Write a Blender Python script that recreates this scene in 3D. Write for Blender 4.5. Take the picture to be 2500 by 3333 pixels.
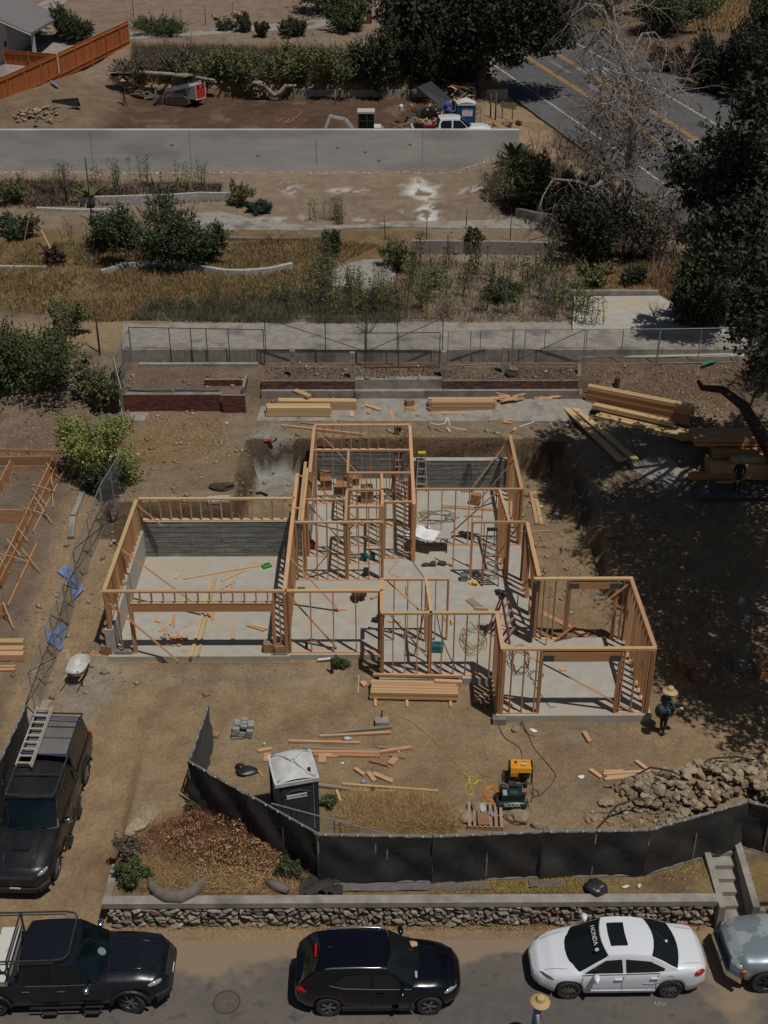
import bpy, bmesh, math, random
import numpy as np
from mathutils import Vector, Matrix
random.seed(7); rng = np.random.default_rng(7)
for o in list(bpy.data.objects): bpy.data.objects.remove(o)
SC = bpy.context.scene; COL = SC.collection
R = math.radians
# ------------------------------------------------------------ camera, sky, sun, exposure
CAMH = 25.6; PITCH = 0.514028; YAW = 0.0076348; ROLL = 0.0015595; FPX = 3902.0
cam = bpy.data.cameras.new('camera'); camo = bpy.data.objects.new('camera', cam); COL.objects.link(camo)
fw = Vector((math.sin(YAW)*math.cos(PITCH), math.cos(YAW)*math.cos(PITCH), -math.sin(PITCH)))
rt = Vector((math.cos(YAW), -math.sin(YAW), 0)); up = rt.cross(fw)
rt2 = rt*math.cos(ROLL)+up*math.sin(ROLL); up2 = rt2.cross(fw)
camo.matrix_world = Matrix(((rt2.x, up2.x, -fw.x, 0), (rt2.y, up2.y, -fw.y, 0), (rt2.z, up2.z, -fw.z, CAMH), (0, 0, 0, 1)))
cam.sensor_fit = 'VERTICAL'; cam.sensor_height = 36; cam.sensor_width = 27; cam.lens = FPX/3333*36
cam.clip_start = .5; cam.clip_end = 4000
SC.camera = camo
w = bpy.data.worlds.new('World'); SC.world = w; w.use_nodes = True
nt = w.node_tree; bg = nt.nodes['Background']
sky = nt.nodes.new('ShaderNodeTexSky'); sky.sky_type = 'NISHITA'; sky.sun_disc = False
SUN = Vector((0.27, -0.27, 1)).normalized()
SELEV = math.asin(SUN.z)
sky.sun_elevation = SELEV; sky.sun_rotation = math.atan2(SUN.x, SUN.y)
nt.links.new(sky.outputs[0], bg.inputs[0]); bg.inputs[1].default_value = 0.05
sl = bpy.data.lights.new('sun', 'SUN'); sl.energy = 5.0; sl.angle = R(.5); sl.color = (1, .955, .90)
so = bpy.data.objects.new('sun', sl); COL.objects.link(so)
so.rotation_euler = SUN.to_track_quat('Z', 'Y').to_euler()
SC.view_settings.view_transform = 'Standard'; SC.view_settings.look = 'None'
SC.view_settings.gamma = 1; SC.view_settings.use_curve_mapping = False
SC.view_settings.exposure = -1.05
# ------------------------------------------------------------ pixel (2500x3333 photo) to point
RT = np.array(rt2); UP = np.array(up2); FW = np.array(fw)
def ray(x, y): return FW+RT*(x-1250)/FPX-UP*(y-1666.5)/FPX
def unp(x, y, z):
    d = ray(x, y); t = (z-CAMH)/d[2]
    return Vector((d[0]*t, d[1]*t, z))
def at_y(x, y, Y):
    d = ray(x, y); t = Y/d[1]
    return Vector((d[0]*t, Y, CAMH+d[2]*t))
def sstep(a, b, x):
    t = np.clip((x-a)/(b-a), 0, 1); return t*t*(3-2*t)
_perm = rng.random((256, 256))
def vnoise(x, y):
    xi = np.floor(x).astype(int); yi = np.floor(y).astype(int); fx = x-xi; fy = y-yi
    fx = fx*fx*(3-2*fx); fy = fy*fy*(3-2*fy)
    a = _perm[xi & 255, yi & 255]; b = _perm[(xi+1) & 255, yi & 255]
    c = _perm[xi & 255, (yi+1) & 255]; d = _perm[(xi+1) & 255, (yi+1) & 255]
    return (a*(1-fx)+b*fx)*(1-fy)+(c*(1-fx)+d*fx)*fy-.5
def fbm(x, y, o=3):
    s = 0; a = 1
    for k in range(o):
        s = s+a*vnoise(x*2**k+17*k, y*2**k+31*k); a *= .5
    return s
NY = [-50, 23.85, 24.0, 31.0, 34.5, 36, 40, 44, 48, 53.4]
NZ = [-.45, -.45, -.45, -.3, -.26, .05, .8, 1.45, 1.6, 1.75]
def sdbox(x, y, x0, x1, y0, y1):
    dx = np.maximum(x0-x, x-x1); dy = np.maximum(y0-y, y-y1)
    return np.where((dx < 0) & (dy < 0), np.maximum(dx, dy), np.hypot(np.maximum(dx, 0), np.maximum(dy, 0)))
def zroad(y): return np.interp(y, [40, 56, 70, 81, 94, 105, 125, 200, 1500], [1.0, 3.1, 4.6, 6.2, 7.9, 9.2, 11.5, 19, 90])
def hf(x, y, detail=True):
    x = np.asarray(x, float); y = np.asarray(y, float)
    wob = fbm(x*.9, y*.9, 2)
    lot = np.interp(y, NY, NZ); kr_ = sstep(6.5, 8.5, x)*sstep(34, 36, y); lot = lot*(1-kr_)+np.interp(y, [34, 36, 40, 44, 47, 49.5, 53.4], [-.26, -.12, .1, .42, .95, 1.45, 1.75])*kr_
    gar = sstep(-3.0, -3.6, x)*sstep(31, 33.5, y)*(1-sstep(35.2, 36, y))   # drive in front of the garage
    lot = lot*(1-gar)+np.interp(y, [31, 34.6, 36], [-.3, -.06, .05])*gar
    drive = np.interp(y, [-50, 22.6, 34.5, 36, 40, 44, 48, 53.4], [-1.3, -1.3, -.06, .1, .8, 1.45, 1.6, 1.75])
    k = sstep(-7.55, -7.75, x) * (1-sstep(30, 34, y))
    front = np.where(y < 23.85, -1.3, lot)
    st = (x > 9.68) & (x < 10.52) & (y >= 23.7) & (y < 26.3)
    front = np.where(st, np.interp(y, [23.7, 26.3], [-1.55, -.55]), front)
    z = front*(1-k)+drive*k
    # excavated pits round the foundation
    d = np.minimum(sdbox(x, y, -5.6, 8.3, 40.5, 48.95), sdbox(x, y, 5.4, 8.5, 34, 48.95))
    d = np.minimum(d, sdbox(x, y, -10.1, -2.9, 41, 43.1))
    d = np.minimum(d, sdbox(x, y, -9.7, -2.9, 34.8, 43))
    d = d+wob*.45
    pz = -.09+.10*fbm(x*2.1, y*2.1, 2)+.22*sstep(8.0, 9, x)*0
    t = sstep(0.0, .34, d+.12*fbm(x*3.1+5, y*3.1, 2))
    z = np.where((y > 33.9) & (y < 52), pz*(1-t)+z*t, z)
    z = z-.75*np.exp(-((x-8.95-wob*.25)/.24)**2)*sstep(38.5, 39.5, y)*(1-sstep(48.6, 49.4, y))
    inhouse = (sdbox(x, y, -9.6, .1, 34.7, 41.8) < .02) | (sdbox(x, y, -3.1, 5.95, 35.4, 47.7) < .02) | (sdbox(x, y, .1, 4.1, 33.6, 38) < 0) | (sdbox(x, y, 4.05, 9.1, 31.55, 35.75) < 0)
    z = np.where(inhouse, -.22, z)
    # terraces
    ys = np.where(x < -6.1, 52.15, 53.66)
    planter = np.interp(y, [52, 56], [2.58, 2.75])
    up_ = np.interp(y, [55.8, 59.3, 64, 70, 76, 81.2], [3.25, 3.4, 3.95, 4.75, 5.35, 6.0])
    tz = np.where(y < 55.75, planter, up_)
    side = sstep(9.3, 11.3, x)+sstep(-12.9, -13.6, x)
    side = np.clip(side, 0, 1)
    slope_side = np.interp(y, [44, 48, 51.5, 55.8], [1.45, 1.6, 2.0, 3.1])
    tz = np.where(y < 55.75, tz*(1-side)+slope_side*side, tz)
    z = np.where((y > 48) & (y <= ys), z*(1-side)+slope_side*side, z)
    z = np.where(y > ys, tz, z)
    z = np.where((y > 55.75), np.minimum(up_, 50), z)
    # far excavated lot behind the grey wall, and hillside
    far = np.interp(y, [81.2, 85, 91, 94.2, 94.6, 105, 125, 200, 1500], [7.25, 7.35, 8.1, 8.25, 9.3, 10.7, 12.6, 21, 130])
    bank = np.clip((-17.2-x+.0*(y-94))*.33, 0, 1.75)*sstep(82, 86, y)
    far = np.where((y < 105) & (bank > .01), np.maximum(far, 8.0+bank), far)
    kx = sstep(8.8, 12.5, x+.10*(y-81))
    f2 = far*(1-kx)+zroad(y)*kx
    z = np.where(y > 81.2, f2, z)
    z = z+np.where((y > 70) & (y <= 81.2), sstep(4.5, 9, x)*(1-sstep(10, 13, x))*sstep(70, 81, y)*1.1, 0)
    kr = sstep(9.5, 15, x)*(y > 55.75)
    z = np.where(y <= 81.2, z*(1-kr)+zroad(y)*kr, z)
    if detail:
        rough = .028*fbm(x*3.1, y*3.1, 3)+.05*fbm(x*.5, y*.5, 2)
        on = np.where((y < 23.9) | inhouse, 0.0, 1.0)*np.where(y > 60, 1.6, 1.0)
        z = z+rough*on
    return z
def hz(x, y): return float(hf(np.array([x]), np.array([y]))[0])
_TT = np.concatenate([np.arange(15, 60, .06), np.arange(60, 130, .12), np.arange(130, 400, 1.)])
def G(x, y, dz=0):
    d = ray(x, y); t = _TT/d[1]
    X = d[0]*t; Z = CAMH+d[2]*t
    h = hf(X, _TT, False); i = int(np.argmax(Z < h))
    a = (Z[i-1]-h[i-1]); b = (h[i]-Z[i]); f = a/(a+b+1e-9)
    yy = _TT[i-1]+(_TT[i]-_TT[i-1])*f; xx = d[0]/d[1]*yy
    return Vector((xx, yy, hz(xx, yy)+dz))
# ------------------------------------------------------------ materials
MATS = {}
def mat(name, c1, c2=None, rough=.8, scale=6, bump=0, bscale=40, metal=0, coord='obj', rnd=.0, stretch=None, c3=None, s3=1.2, spec=None, coat=0, isl=False, contrast=(.35, .65)):
    if name in MATS: return MATS[name]
    m = bpy.data.materials.new(name); m.use_nodes = True; N = m.node_tree.nodes; L = m.node_tree.links
    b = N['Principled BSDF']; b.inputs['Roughness'].default_value = rough; b.inputs['Metallic'].default_value = metal
    if spec is not None: b.inputs['Specular IOR Level'].default_value = spec
    if coat: b.inputs['Coat Weight'].default_value = coat; b.inputs['Coat Roughness'].default_value = .04
    col = lambda c: (c[0], c[1], c[2], 1)
    if c2 is None and not rnd and not bump:
        b.inputs['Base Color'].default_value = col(c1); MATS[name] = m; return m
    if coord == 'obj':
        t = N.new('ShaderNodeTexCoord'); src = t.outputs['Object']
    else:
        t = N.new('ShaderNodeNewGeometry'); src = t.outputs['Position']
    if stretch:
        mp = N.new('ShaderNodeMapping'); mp.inputs['Scale'].default_value = stretch; L.new(src, mp.inputs[0]); src = mp.outputs[0]
    out = None
    if c2 is not None:
        n = N.new('ShaderNodeTexNoise'); n.inputs['Scale'].default_value = scale; n.inputs['Detail'].default_value = 5; n.inputs['Roughness'].default_value = .6
        L.new(src, n.inputs['Vector'])
        rp = N.new('ShaderNodeMapRange'); rp.inputs[1].default_value = contrast[0]; rp.inputs[2].default_value = contrast[1]
        L.new(n.outputs[0], rp.inputs[0])
        mx = N.new('ShaderNodeMix'); mx.data_type = 'RGBA'; mx.inputs[6].default_value = col(c1); mx.inputs[7].default_value = col(c2)
        L.new(rp.outputs[0], mx.inputs[0]); out = mx.outputs[2]
        if c3 is not None:
            n3 = N.new('ShaderNodeTexNoise'); n3.inputs['Scale'].default_value = s3; n3.inputs['Detail'].default_value = 3; L.new(src, n3.inputs['Vector'])
            r3 = N.new('ShaderNodeMapRange'); r3.inputs[1].default_value = .52; r3.inputs[2].default_value = .68; L.new(n3.outputs[0], r3.inputs[0])
            m3 = N.new('ShaderNodeMix'); m3.data_type = 'RGBA'; m3.inputs[7].default_value = col(c3); L.new(out, m3.inputs[6]); L.new(r3.outputs[0], m3.inputs[0]); out = m3.outputs[2]
    if rnd:
        if isl:
            g = N.new('ShaderNodeNewGeometry'); ro = g.outputs['Random Per Island']
        else:
            oi = N.new('ShaderNodeObjectInfo'); ro = oi.outputs['Random']
        r4 = N.new('ShaderNodeMapRange'); r4.inputs[3].default_value = 1-rnd; r4.inputs[4].default_value = 1+rnd; L.new(ro, r4.inputs[0])
        hs = N.new('ShaderNodeHueSaturation')
        if out is not None: L.new(out, hs.inputs['Color'])
        else: hs.inputs['Color'].default_value = col(c1)
        L.new(r4.outputs[0], hs.inputs['Value']); out = hs.outputs[0]
    if out is not None: L.new(out, b.inputs['Base Color'])
    else: b.inputs['Base Color'].default_value = col(c1)
    if bump:
        nb = N.new('ShaderNodeTexNoise'); nb.inputs['Scale'].default_value = bscale; nb.inputs['Detail'].default_value = 4; L.new(src, nb.inputs['Vector'])
        bp = N.new('ShaderNodeBump'); bp.inputs['Strength'].default_value = min(1, bump); bp.inputs['Distance'].default_value = .02*max(1, bump); L.new(nb.outputs[0], bp.inputs['Height'])
        L.new(bp.outputs[0], b.inputs['Normal'])
    MATS[name] = m; return m
WOOD = mat('stud wood', (.53, .285, .135), (.40, .195, .088), .75, 3, rnd=.32, stretch=(1.2, 9, 9))
WOODY = mat('pale wood', (.60, .43, .22), (.49, .33, .155), .75, 3, rnd=.15, stretch=(1.2, 9, 9))
WOODL = mat('fresh lumber', (.62, .38, .21), (.53, .30, .155), .75, 3, rnd=.16, stretch=(1.2, 9, 9))
WOODO = mat('weathered wood', (.30, .24, .17), (.20, .155, .11), .9, 3, rnd=.2, stretch=(1.2, 9, 9))
FENCEW = mat('stained fence wood', (.50, .16, .04), (.36, .105, .025), .7, 2, rnd=.22, stretch=(4, 4, .8))
CONC = mat('concrete slab', (.46, .44, .385), (.37, .345, .29), .9, 2.2, .25, 30, coord='pos', c3=(.45, .385, .28), s3=.55, contrast=(.3, .7))
CONCD = mat('old concrete', (.36, .33, .285), (.26, .235, .20), .95, 3, .4, 25, coord='pos', c3=(.17, .155, .135), s3=.8)
CONCG = mat('grey shotcrete', (.56, .545, .51), (.50, .485, .455), .95, 1.4, .3, 22, coord='pos', c3=(.42, .40, .37), s3=.5, stretch=(.4, 1, 1.6), contrast=(.4, .6))
STEM = mat('board formed concrete', (.215, .22, .205), (.13, .132, .12), .9, 2.5, .4, 20, coord='pos', stretch=(.5, .5, 5), c3=(.30, .30, .27), s3=2)
STEML = mat('pale stem concrete', (.46, .445, .395), (.38, .36, .31), .9, 3, .3, 20, coord='pos')
BRICK = mat('red brick', (.185, .055, .035), (.12, .035, .026), .9, 4, .3, 30, rnd=.45)
BRICKO = mat('sooty brick', (.20, .085, .062), (.09, .06, .052), .9, 2, .3, 30, rnd=.45)
MORT = mat('mortar', (.30, .27, .235), (.2, .18, .155), .95, 4, coord='pos')
STONE = mat('wall stone', (.33, .285, .225), (.21, .18, .145), .95, 5, .5, 14, rnd=.40)
ROCKM = mat('rubble rock', (.36, .28, .185), (.25, .19, .125), .95, 4, .4, 10, rnd=.3)
PAVER = mat('grey paver', (.34, .335, .32), (.27, .265, .25), .95, 5, rnd=.12)
METAL = mat('galvanised steel', (.45, .46, .47), (.33, .34, .35), .45, 6, metal=.6)
DMETAL = mat('dark steel', (.05, .05, .055), (.09, .085, .08), .5, 5, metal=.5)
ALU = mat('aluminium', (.62, .63, .64), (.5, .5, .5), .35, 5, metal=.7)
TANALU = mat('ladder aluminium', (.62, .56, .47), (.5, .45, .37), .5, 5, metal=.3)
WIRE = mat('fence wire', (.40, .41, .42), rough=.5, metal=.4)
WIRED = mat('dull fence wire', (.17, .17, .17), rough=.6, metal=.3)
MESHC = mat('black screen cloth', (.016, .015, .014), (.045, .040, .035), .85, 1.2, .9, 3, coord='pos', c3=(.06, .055, .05), s3=.7)
MESHB = mat('faded screen cloth', (.085, .085, .085), (.06, .06, .06), .9, 2, .3, 8, coord='pos')
RUBBER = mat('tyre rubber', (.028, .026, .024), (.05, .044, .038), .85, 8)
BLACKP = mat('black plastic', (.018, .018, .019), (.03, .03, .03), .5, 5)
GLASS = mat('tinted car glass', (.010, .014, .014), rough=.06, spec=.7)
GLASST = mat('teal tinted glass', (.005, .013, .014), (.003, .006, .007), .06, 1.5, spec=.7)
WHITE = mat('white plastic', (.72, .72, .68), (.6, .6, .56), .5, 3)
PAPER = mat('white paper', (.82, .83, .84), rough=.8)
CARD = mat('cardboard', (.33, .18, .09), (.25, .135, .065), .85, 4, rnd=.2)
REDP = mat('red plastic', (.35, .012, .015), rough=.45)
TEAL = mat('teal tool case', (.02, .14, .17), (.015, .10, .13), .5, 4)
YELP = mat('yellow plastic', (.75, .45, .02), rough=.5)
CARWHITE = mat('white car paint', (.76, .79, .82), rough=.3, coat=.6)
CARBLACK = mat('black car paint', (.003, .003, .006), rough=.2, coat=.6)
CARNAVY = mat('dusty blue black paint', (.007, .008, .013), (.011, .012, .016), .28, 2, coat=.5)
CARNAVYD = mat('dusty brown black paint', (.009, .010, .014), (.030, .026, .022), .36, 1.1, coat=.4)
CARSILV = mat('silver blue paint', (.24, .29, .32), (.42, .46, .47), .35, 1.6, metal=.3, coat=.4, contrast=(.5, .53))
CHROME = mat('chrome', (.75, .76, .78), rough=.15, metal=1)
REDL = mat('red lamp lens', (.42, .015, .01), rough=.2)
AMBER = mat('amber lens', (.5, .14, .02), rough=.3)
CLEAR = mat('clear lamp lens', (.35, .37, .38), rough=.12, spec=.9)
SKIN = mat('skin', (.28, .14, .09), rough=.6)
STRAW = mat('straw', (.62, .44, .21), (.5, .34, .15), .8, 30)
BARK = mat('dark bark', (.085, .062, .046), (.045, .034, .027), .95, 6, .5, 20)
BARKP = mat('pale dead bark', (.40, .34, .30), (.22, .18, .15), .9, 5, .3, 20)
def leafmat(n, c, v=.45): return mat(n, c, rough=.75, rnd=v, isl=True)
LOAK = leafmat('oak leaf', (.032, .042, .022), .6); LGRN = leafmat('green bush leaf', (.075, .10, .032)); LDRK = leafmat('dark bush leaf', (.065, .085, .038), .6)
LLIME = leafmat('lime bush leaf', (.22, .25, .06), .55); LOLIVE = leafmat('olive weed leaf', (.155, .165, .065), .55); LRED = leafmat('rust brush leaf', (.24, .095, .06), .7)
LTAN = leafmat('straw brush leaf', (.44, .29, .14), .5); LGREY = leafmat('grey brush leaf', (.15, .125, .09)); LBROWN = leafmat('brown dead leaf', (.10, .065, .045), .5)
LGRASS = leafmat('dry grass blade', (.30, .21, .095), .5); LBLUE = leafmat('blue green leaf', (.05, .09, .06), .35)
LTWIG = leafmat('grey twig', (.14, .115, .095), .4)
# ------------------------------------------------------------ mesh builder
class MB:
    def __init__(s): s.v = []; s.f = []; s.mi = []; s.cm = 0
    def add(s, vs, fs):
        n = len(s.v); s.v.extend([tuple(p) for p in vs]); s.f.extend([tuple(i+n for i in f) for f in fs]); s.mi.extend([s.cm]*len(fs)); return s
    def box(s, c, sz, M=None):
        x, y, z = sz[0]/2, sz[1]/2, sz[2]/2
        vs = [Vector((a*x, b*y, d*z)) for a in (-1, 1) for b in (-1, 1) for d in (-1, 1)]
        if M is not None: vs = [M @ p for p in vs]
        c = Vector(c)
        return s.add([p+c for p in vs], [(0, 1, 3, 2), (4, 6, 7, 5), (0, 4, 5, 1), (2, 3, 7, 6), (0, 2, 6, 4), (1, 5, 7, 3)])
    def b2(s, x0, x1, y0, y1, z0, z1): return s.box(((x0+x1)/2, (y0+y1)/2, (z0+z1)/2), (x1-x0, y1-y0, z1-z0))
    def bar(s, p0, p1, w, h, ref=(0, 0, 1)):
        p0 = Vector(p0); p1 = Vector(p1); d = p1-p0; L = d.length; return s.box((p0+p1)/2, (L, w, h), frame(d, ref))
    def tube(s, pts, r, n=6, cap=True):
        pts = [Vector(p) for p in pts]; rs = r if hasattr(r, '__len__') else [r]*len(pts); rings = []
        pu = None
        for i, p in enumerate(pts):
            d = (pts[min(i+1, len(pts)-1)]-pts[max(i-1, 0)]).normalized()
            u = pu if pu is not None else (Vector((0, 0, 1)) if abs(d.z) < .9 else Vector((1, 0, 0)))
            a = d.cross(u)
            if a.length < 1e-4: a = d.cross(Vector((1, .3, .2)))
            a.normalize(); b = a.cross(d).normalized(); pu = b
            rings.append([p+(a*math.cos(t*2*math.pi/n)+b*math.sin(t*2*math.pi/n))*rs[i] for t in range(n)])
        vs = [q for g in rings for q in g]; fs = []
        for i in range(len(pts)-1):
            for t in range(n): fs.append((i*n+t, i*n+(t+1) % n, (i+1)*n+(t+1) % n, (i+1)*n+t))
        if cap and n > 2: fs.append(tuple(range(n-1, -1, -1))); fs.append(tuple((len(pts)-1)*n+t for t in range(n)))
        return s.add(vs, fs)
    def lathe(s, prof, n=16, c=(0, 0, 0), M=None):
        vs = []; fs = []
        for r_, z_ in prof:
            for t in range(n):
                a = t*2*math.pi/n; p = Vector((r_*math.cos(a), r_*math.sin(a), z_))
                if M is not None: p = M @ p
                vs.append(p+Vector(c))
        for i in range(len(prof)-1):
            for t in range(n): fs.append((i*n+t, i*n+(t+1) % n, (i+1)*n+(t+1) % n, (i+1)*n+t))
        fs.append(tuple(range(n-1, -1, -1))); fs.append(tuple((len(prof)-1)*n+t for t in range(n)))
        return s.add(vs, fs)
    def grid(s, P):   # P[i][j]
        a = len(P); b = len(P[0]); vs = [q for r_ in P for q in r_]
        return s.add(vs, [(i*b+j, i*b+j+1, (i+1)*b+j+1, (i+1)*b+j) for i in range(a-1) for j in range(b-1)])
    def prism(s, poly, z0, z1):
        n = len(poly); vs = [(p[0], p[1], z0) for p in poly]+[(p[0], p[1], z1) for p in poly]
        return s.add(vs, [tuple(range(n-1, -1, -1)), tuple(range(n, 2*n))]+[(i, (i+1) % n, n+(i+1) % n, n+i) for i in range(n)])
    def rock(s, c, sz, seed, sub=1):
        vs, fs = ico(sub); rr = random.Random(seed)
        ph = [rr.uniform(0, 6.28) for _ in range(6)]; out = []
        for p in vs:
            k = 1+.22*math.sin(3*p.x+ph[0])*math.cos(2.6*p.y+ph[1])+.18*math.sin(3.3*p.z+ph[2]+2*p.x)+rr.uniform(-.1, .1)
            out.append(Vector((p.x*k*sz[0]/2+c[0], p.y*k*sz[1]/2+c[1], p.z*k*sz[2]/2+c[2])))
        return s.add(out, fs)
    def mesh(s, name, mats, smooth=False, off=None):
        me = bpy.data.meshes.new(name)
        vs = s.v if off is None else [(p[0]-off[0], p[1]-off[1], p[2]-off[2]) for p in s.v]
        me.from_pydata(vs, [], s.f)
        if not isinstance(mats, (list, tuple)): mats = [mats]
        for m in mats: me.materials.append(m)
        if len(mats) > 1: me.polygons.foreach_set('material_index', s.mi)
        if smooth: me.polygons.foreach_set('use_smooth', [True]*len(me.polygons))
        return me
_ico = {}
def ico(sub):
    if sub not in _ico:
        bm = bmesh.new(); bmesh.ops.create_icosphere(bm, subdivisions=sub, radius=1)
        _ico[sub] = ([v.co.copy() for v in bm.verts], [tuple(v.index for v in f.verts) for f in bm.faces]); bm.free()
    return _ico[sub]
def frame(d, ref=(0, 0, 1)):
    x = Vector(d).normalized(); z = Vector(ref); y = z.cross(x)
    if y.length < 1e-3: y = Vector((0, 1, 0)).cross(x) if abs(x.y) < .9 else Vector((1, 0, 0)).cross(x)
    y.normalize(); z = x.cross(y)
    return Matrix((x, y, z)).transposed()
# ------------------------------------------------------------ objects
TM = {}
def thing(name, label, cat, loc=(0, 0, 0), rz=0, group=None):
    o = bpy.data.objects.new(name, None); COL.objects.link(o); o.empty_display_size = .2
    o.location = loc; o.rotation_euler = (0, 0, rz); o['label'] = label; o['category'] = cat
    if group: o['group'] = group
    TM[o] = Matrix.Translation(Vector(loc)) @ Matrix.Rotation(rz, 4, 'Z')
    return o
def part(name, mb, m, parent, smooth=False, kind=None, label=None):
    me = mb if isinstance(mb, bpy.types.Mesh) else mb.mesh(name, m, smooth)
    o = bpy.data.objects.new(name, me); COL.objects.link(o); o.parent = parent
    if kind: o['kind'] = kind
    if label: o['label'] = label
    return o
def wpart(name, mb, m, parent, smooth=False, kind=None, label=None):   # mesh given in world coordinates
    Mi = TM[parent].inverted()
    mb.v = [tuple(Mi @ Vector(p)) for p in mb.v]
    return part(name, mb, m, parent, smooth, kind, label)
def solo(name, mb, m, label, cat, loc=(0, 0, 0), rz=0, group=None, smooth=False, kind=None):
    me = mb if isinstance(mb, bpy.types.Mesh) else mb.mesh(name, m, smooth)
    o = bpy.data.objects.new(name, me); COL.objects.link(o); o.location = loc; o.rotation_euler = (0, 0, rz)
    o['label'] = label; o['category'] = cat
    if group: o['group'] = group
    if kind: o['kind'] = kind
    TM[o] = Matrix.Translation(Vector(loc)) @ Matrix.Rotation(rz, 4, 'Z')
    return o
def wsolo(name, mb, m, label, cat, group=None, smooth=False, kind=None):   # world verts; origin put at base
    a = np.array(mb.v); c = ((a[:, 0].min()+a[:, 0].max())/2, (a[:, 1].min()+a[:, 1].max())/2, a[:, 2].min())
    me = mb.mesh(name, m, smooth, c)
    return solo(name, me, m, label, cat, c, 0, group, kind=kind)
def struct(name, mb, m, smooth=False):
    me = mb if isinstance(mb, bpy.types.Mesh) else mb.mesh(name, m, smooth)
    o = bpy.data.objects.new(name, me); COL.objects.link(o); o['kind'] = 'structure'; TM[o] = Matrix.Identity(4); return o
_uc = {}
def ucube(m):
    if m.name not in _uc:
        _uc[m.name] = MB().box((0, 0, 0), (1, 1, 1)).mesh('board', m)
    return _uc[m.name]
def piece(name, p0, p1, w, h, m, parent=None, ref=(0, 0, 1), label=None, cat=None, group=None, kind=None):
    """one straight board from p0 to p1: shared unit cube, placed by its matrix"""
    p0 = Vector(p0); p1 = Vector(p1); d = p1-p0
    F = frame(d, ref).to_4x4()
    M = Matrix.Translation((p0+p1)/2) @ F @ Matrix.Diagonal((d.length, w, h, 1))
    o = bpy.data.objects.new(name, ucube(m)); COL.objects.link(o)
    if parent is not None:
        o.parent = parent; o.matrix_basis = TM[parent].inverted() @ M
    else: o.matrix_basis = M
    if label: o['label'] = label
    if cat: o['category'] = cat
    if group: o['group'] = group
    if kind: o['kind'] = kind
    return o
def copy_tree(o, parent=None, skip=()):
    c = o.copy(); COL.objects.link(c)
    if parent: c.parent = parent
    for ch in [q for q in o.children]: copy_tree(ch, c)
    return c
def text_mb(txt, size, M, depth=.002, align='CENTER'):
    cu = bpy.data.curves.new('t', 'FONT'); cu.body = txt; cu.size = size; cu.align_x = align; cu.align_y = 'CENTER'; cu.extrude = depth; cu.resolution_u = 2
    ob = bpy.data.objects.new('t', cu); COL.objects.link(ob)
    bpy.context.view_layer.update()
    me = ob.evaluated_get(bpy.context.evaluated_depsgraph_get()).to_mesh()
    mb = MB(); mb.add([M @ v.co for v in me.vertices], [tuple(p.vertices) for p in me.polygons])
    ob.to_mesh_clear(); bpy.data.objects.remove(ob); bpy.data.curves.remove(cu)
    return mb
def sprigs(blobs, n, k=8, ln=.5, upw=.9, hollow=.2):
    C = cloud(blobs, n//k, hollow); ctr = np.array([b[:3] for b in blobs]).mean(0); R_ = np.mean([b[3] for b in blobs])
    d = C-ctr; d /= np.linalg.norm(d, axis=1)[:, None]+1e-6; d = d*.7+rng.normal(size=d.shape)*.35; d[:, 2] += upw; d /= np.linalg.norm(d, axis=1)[:, None]
    L = R_*ln*rng.uniform(.3, 1.4, (len(C), 1)); t = np.tile(np.linspace(0, 1, k), len(C))[:, None]
    P = np.repeat(C, k, 0)+np.repeat(d*L, k, 0)*t; return P+rng.normal(size=P.shape)*.05*(1.2-t)
def inpoly(x, y, poly):
    c = np.zeros(len(x), bool); n = len(poly)
    for i in range(n):
        x0, y0 = poly[i][:2]; x1, y1 = poly[(i+1) % n][:2]
        c ^= ((y0 > y) != (y1 > y)) & (x < (x1-x0)*(y-y0)/(y1-y0+1e-12)+x0)
    return c
def gpoly(*pts): return [G(*p) for p in pts]
def np_mesh(name, V, F, m):
    me = bpy.data.meshes.new(name); nv = len(V); nf = len(F); k = F.shape[1]
    me.vertices.add(nv); me.vertices.foreach_set('co', V.astype(np.float32).ravel())
    me.loops.add(nf*k); me.loops.foreach_set('vertex_index', F.astype(np.int32).ravel())
    me.polygons.add(nf); me.polygons.foreach_set('loop_start', np.arange(0, nf*k, k, dtype=np.int32))
    try: me.polygons.foreach_set('loop_total', np.full(nf, k, dtype=np.int32))
    except Exception: pass
    me.update(calc_edges=True); me.materials.append(m); return me
def leaves(P, size, m, name='foliage', aspect=1.8, updir=.3, off=(0, 0, 0)):
    n = len(P); a = rng.normal(size=(n, 3)); a[:, 2] += updir; a /= np.linalg.norm(a, axis=1)[:, None]
    b = np.cross(a, rng.normal(size=(n, 3))); b /= np.linalg.norm(b, axis=1)[:, None]
    s = size*rng.uniform(.6, 1.35, (n, 1)); a = a*s*aspect/2; b = b*s/2
    P = P-np.array(off)
    V = np.stack([P-a, P+b*.9, P+a, P-b*.9], 1).reshape(-1, 3)
    return np_mesh(name, V, np.arange(4*n).reshape(n, 4), m)
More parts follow.
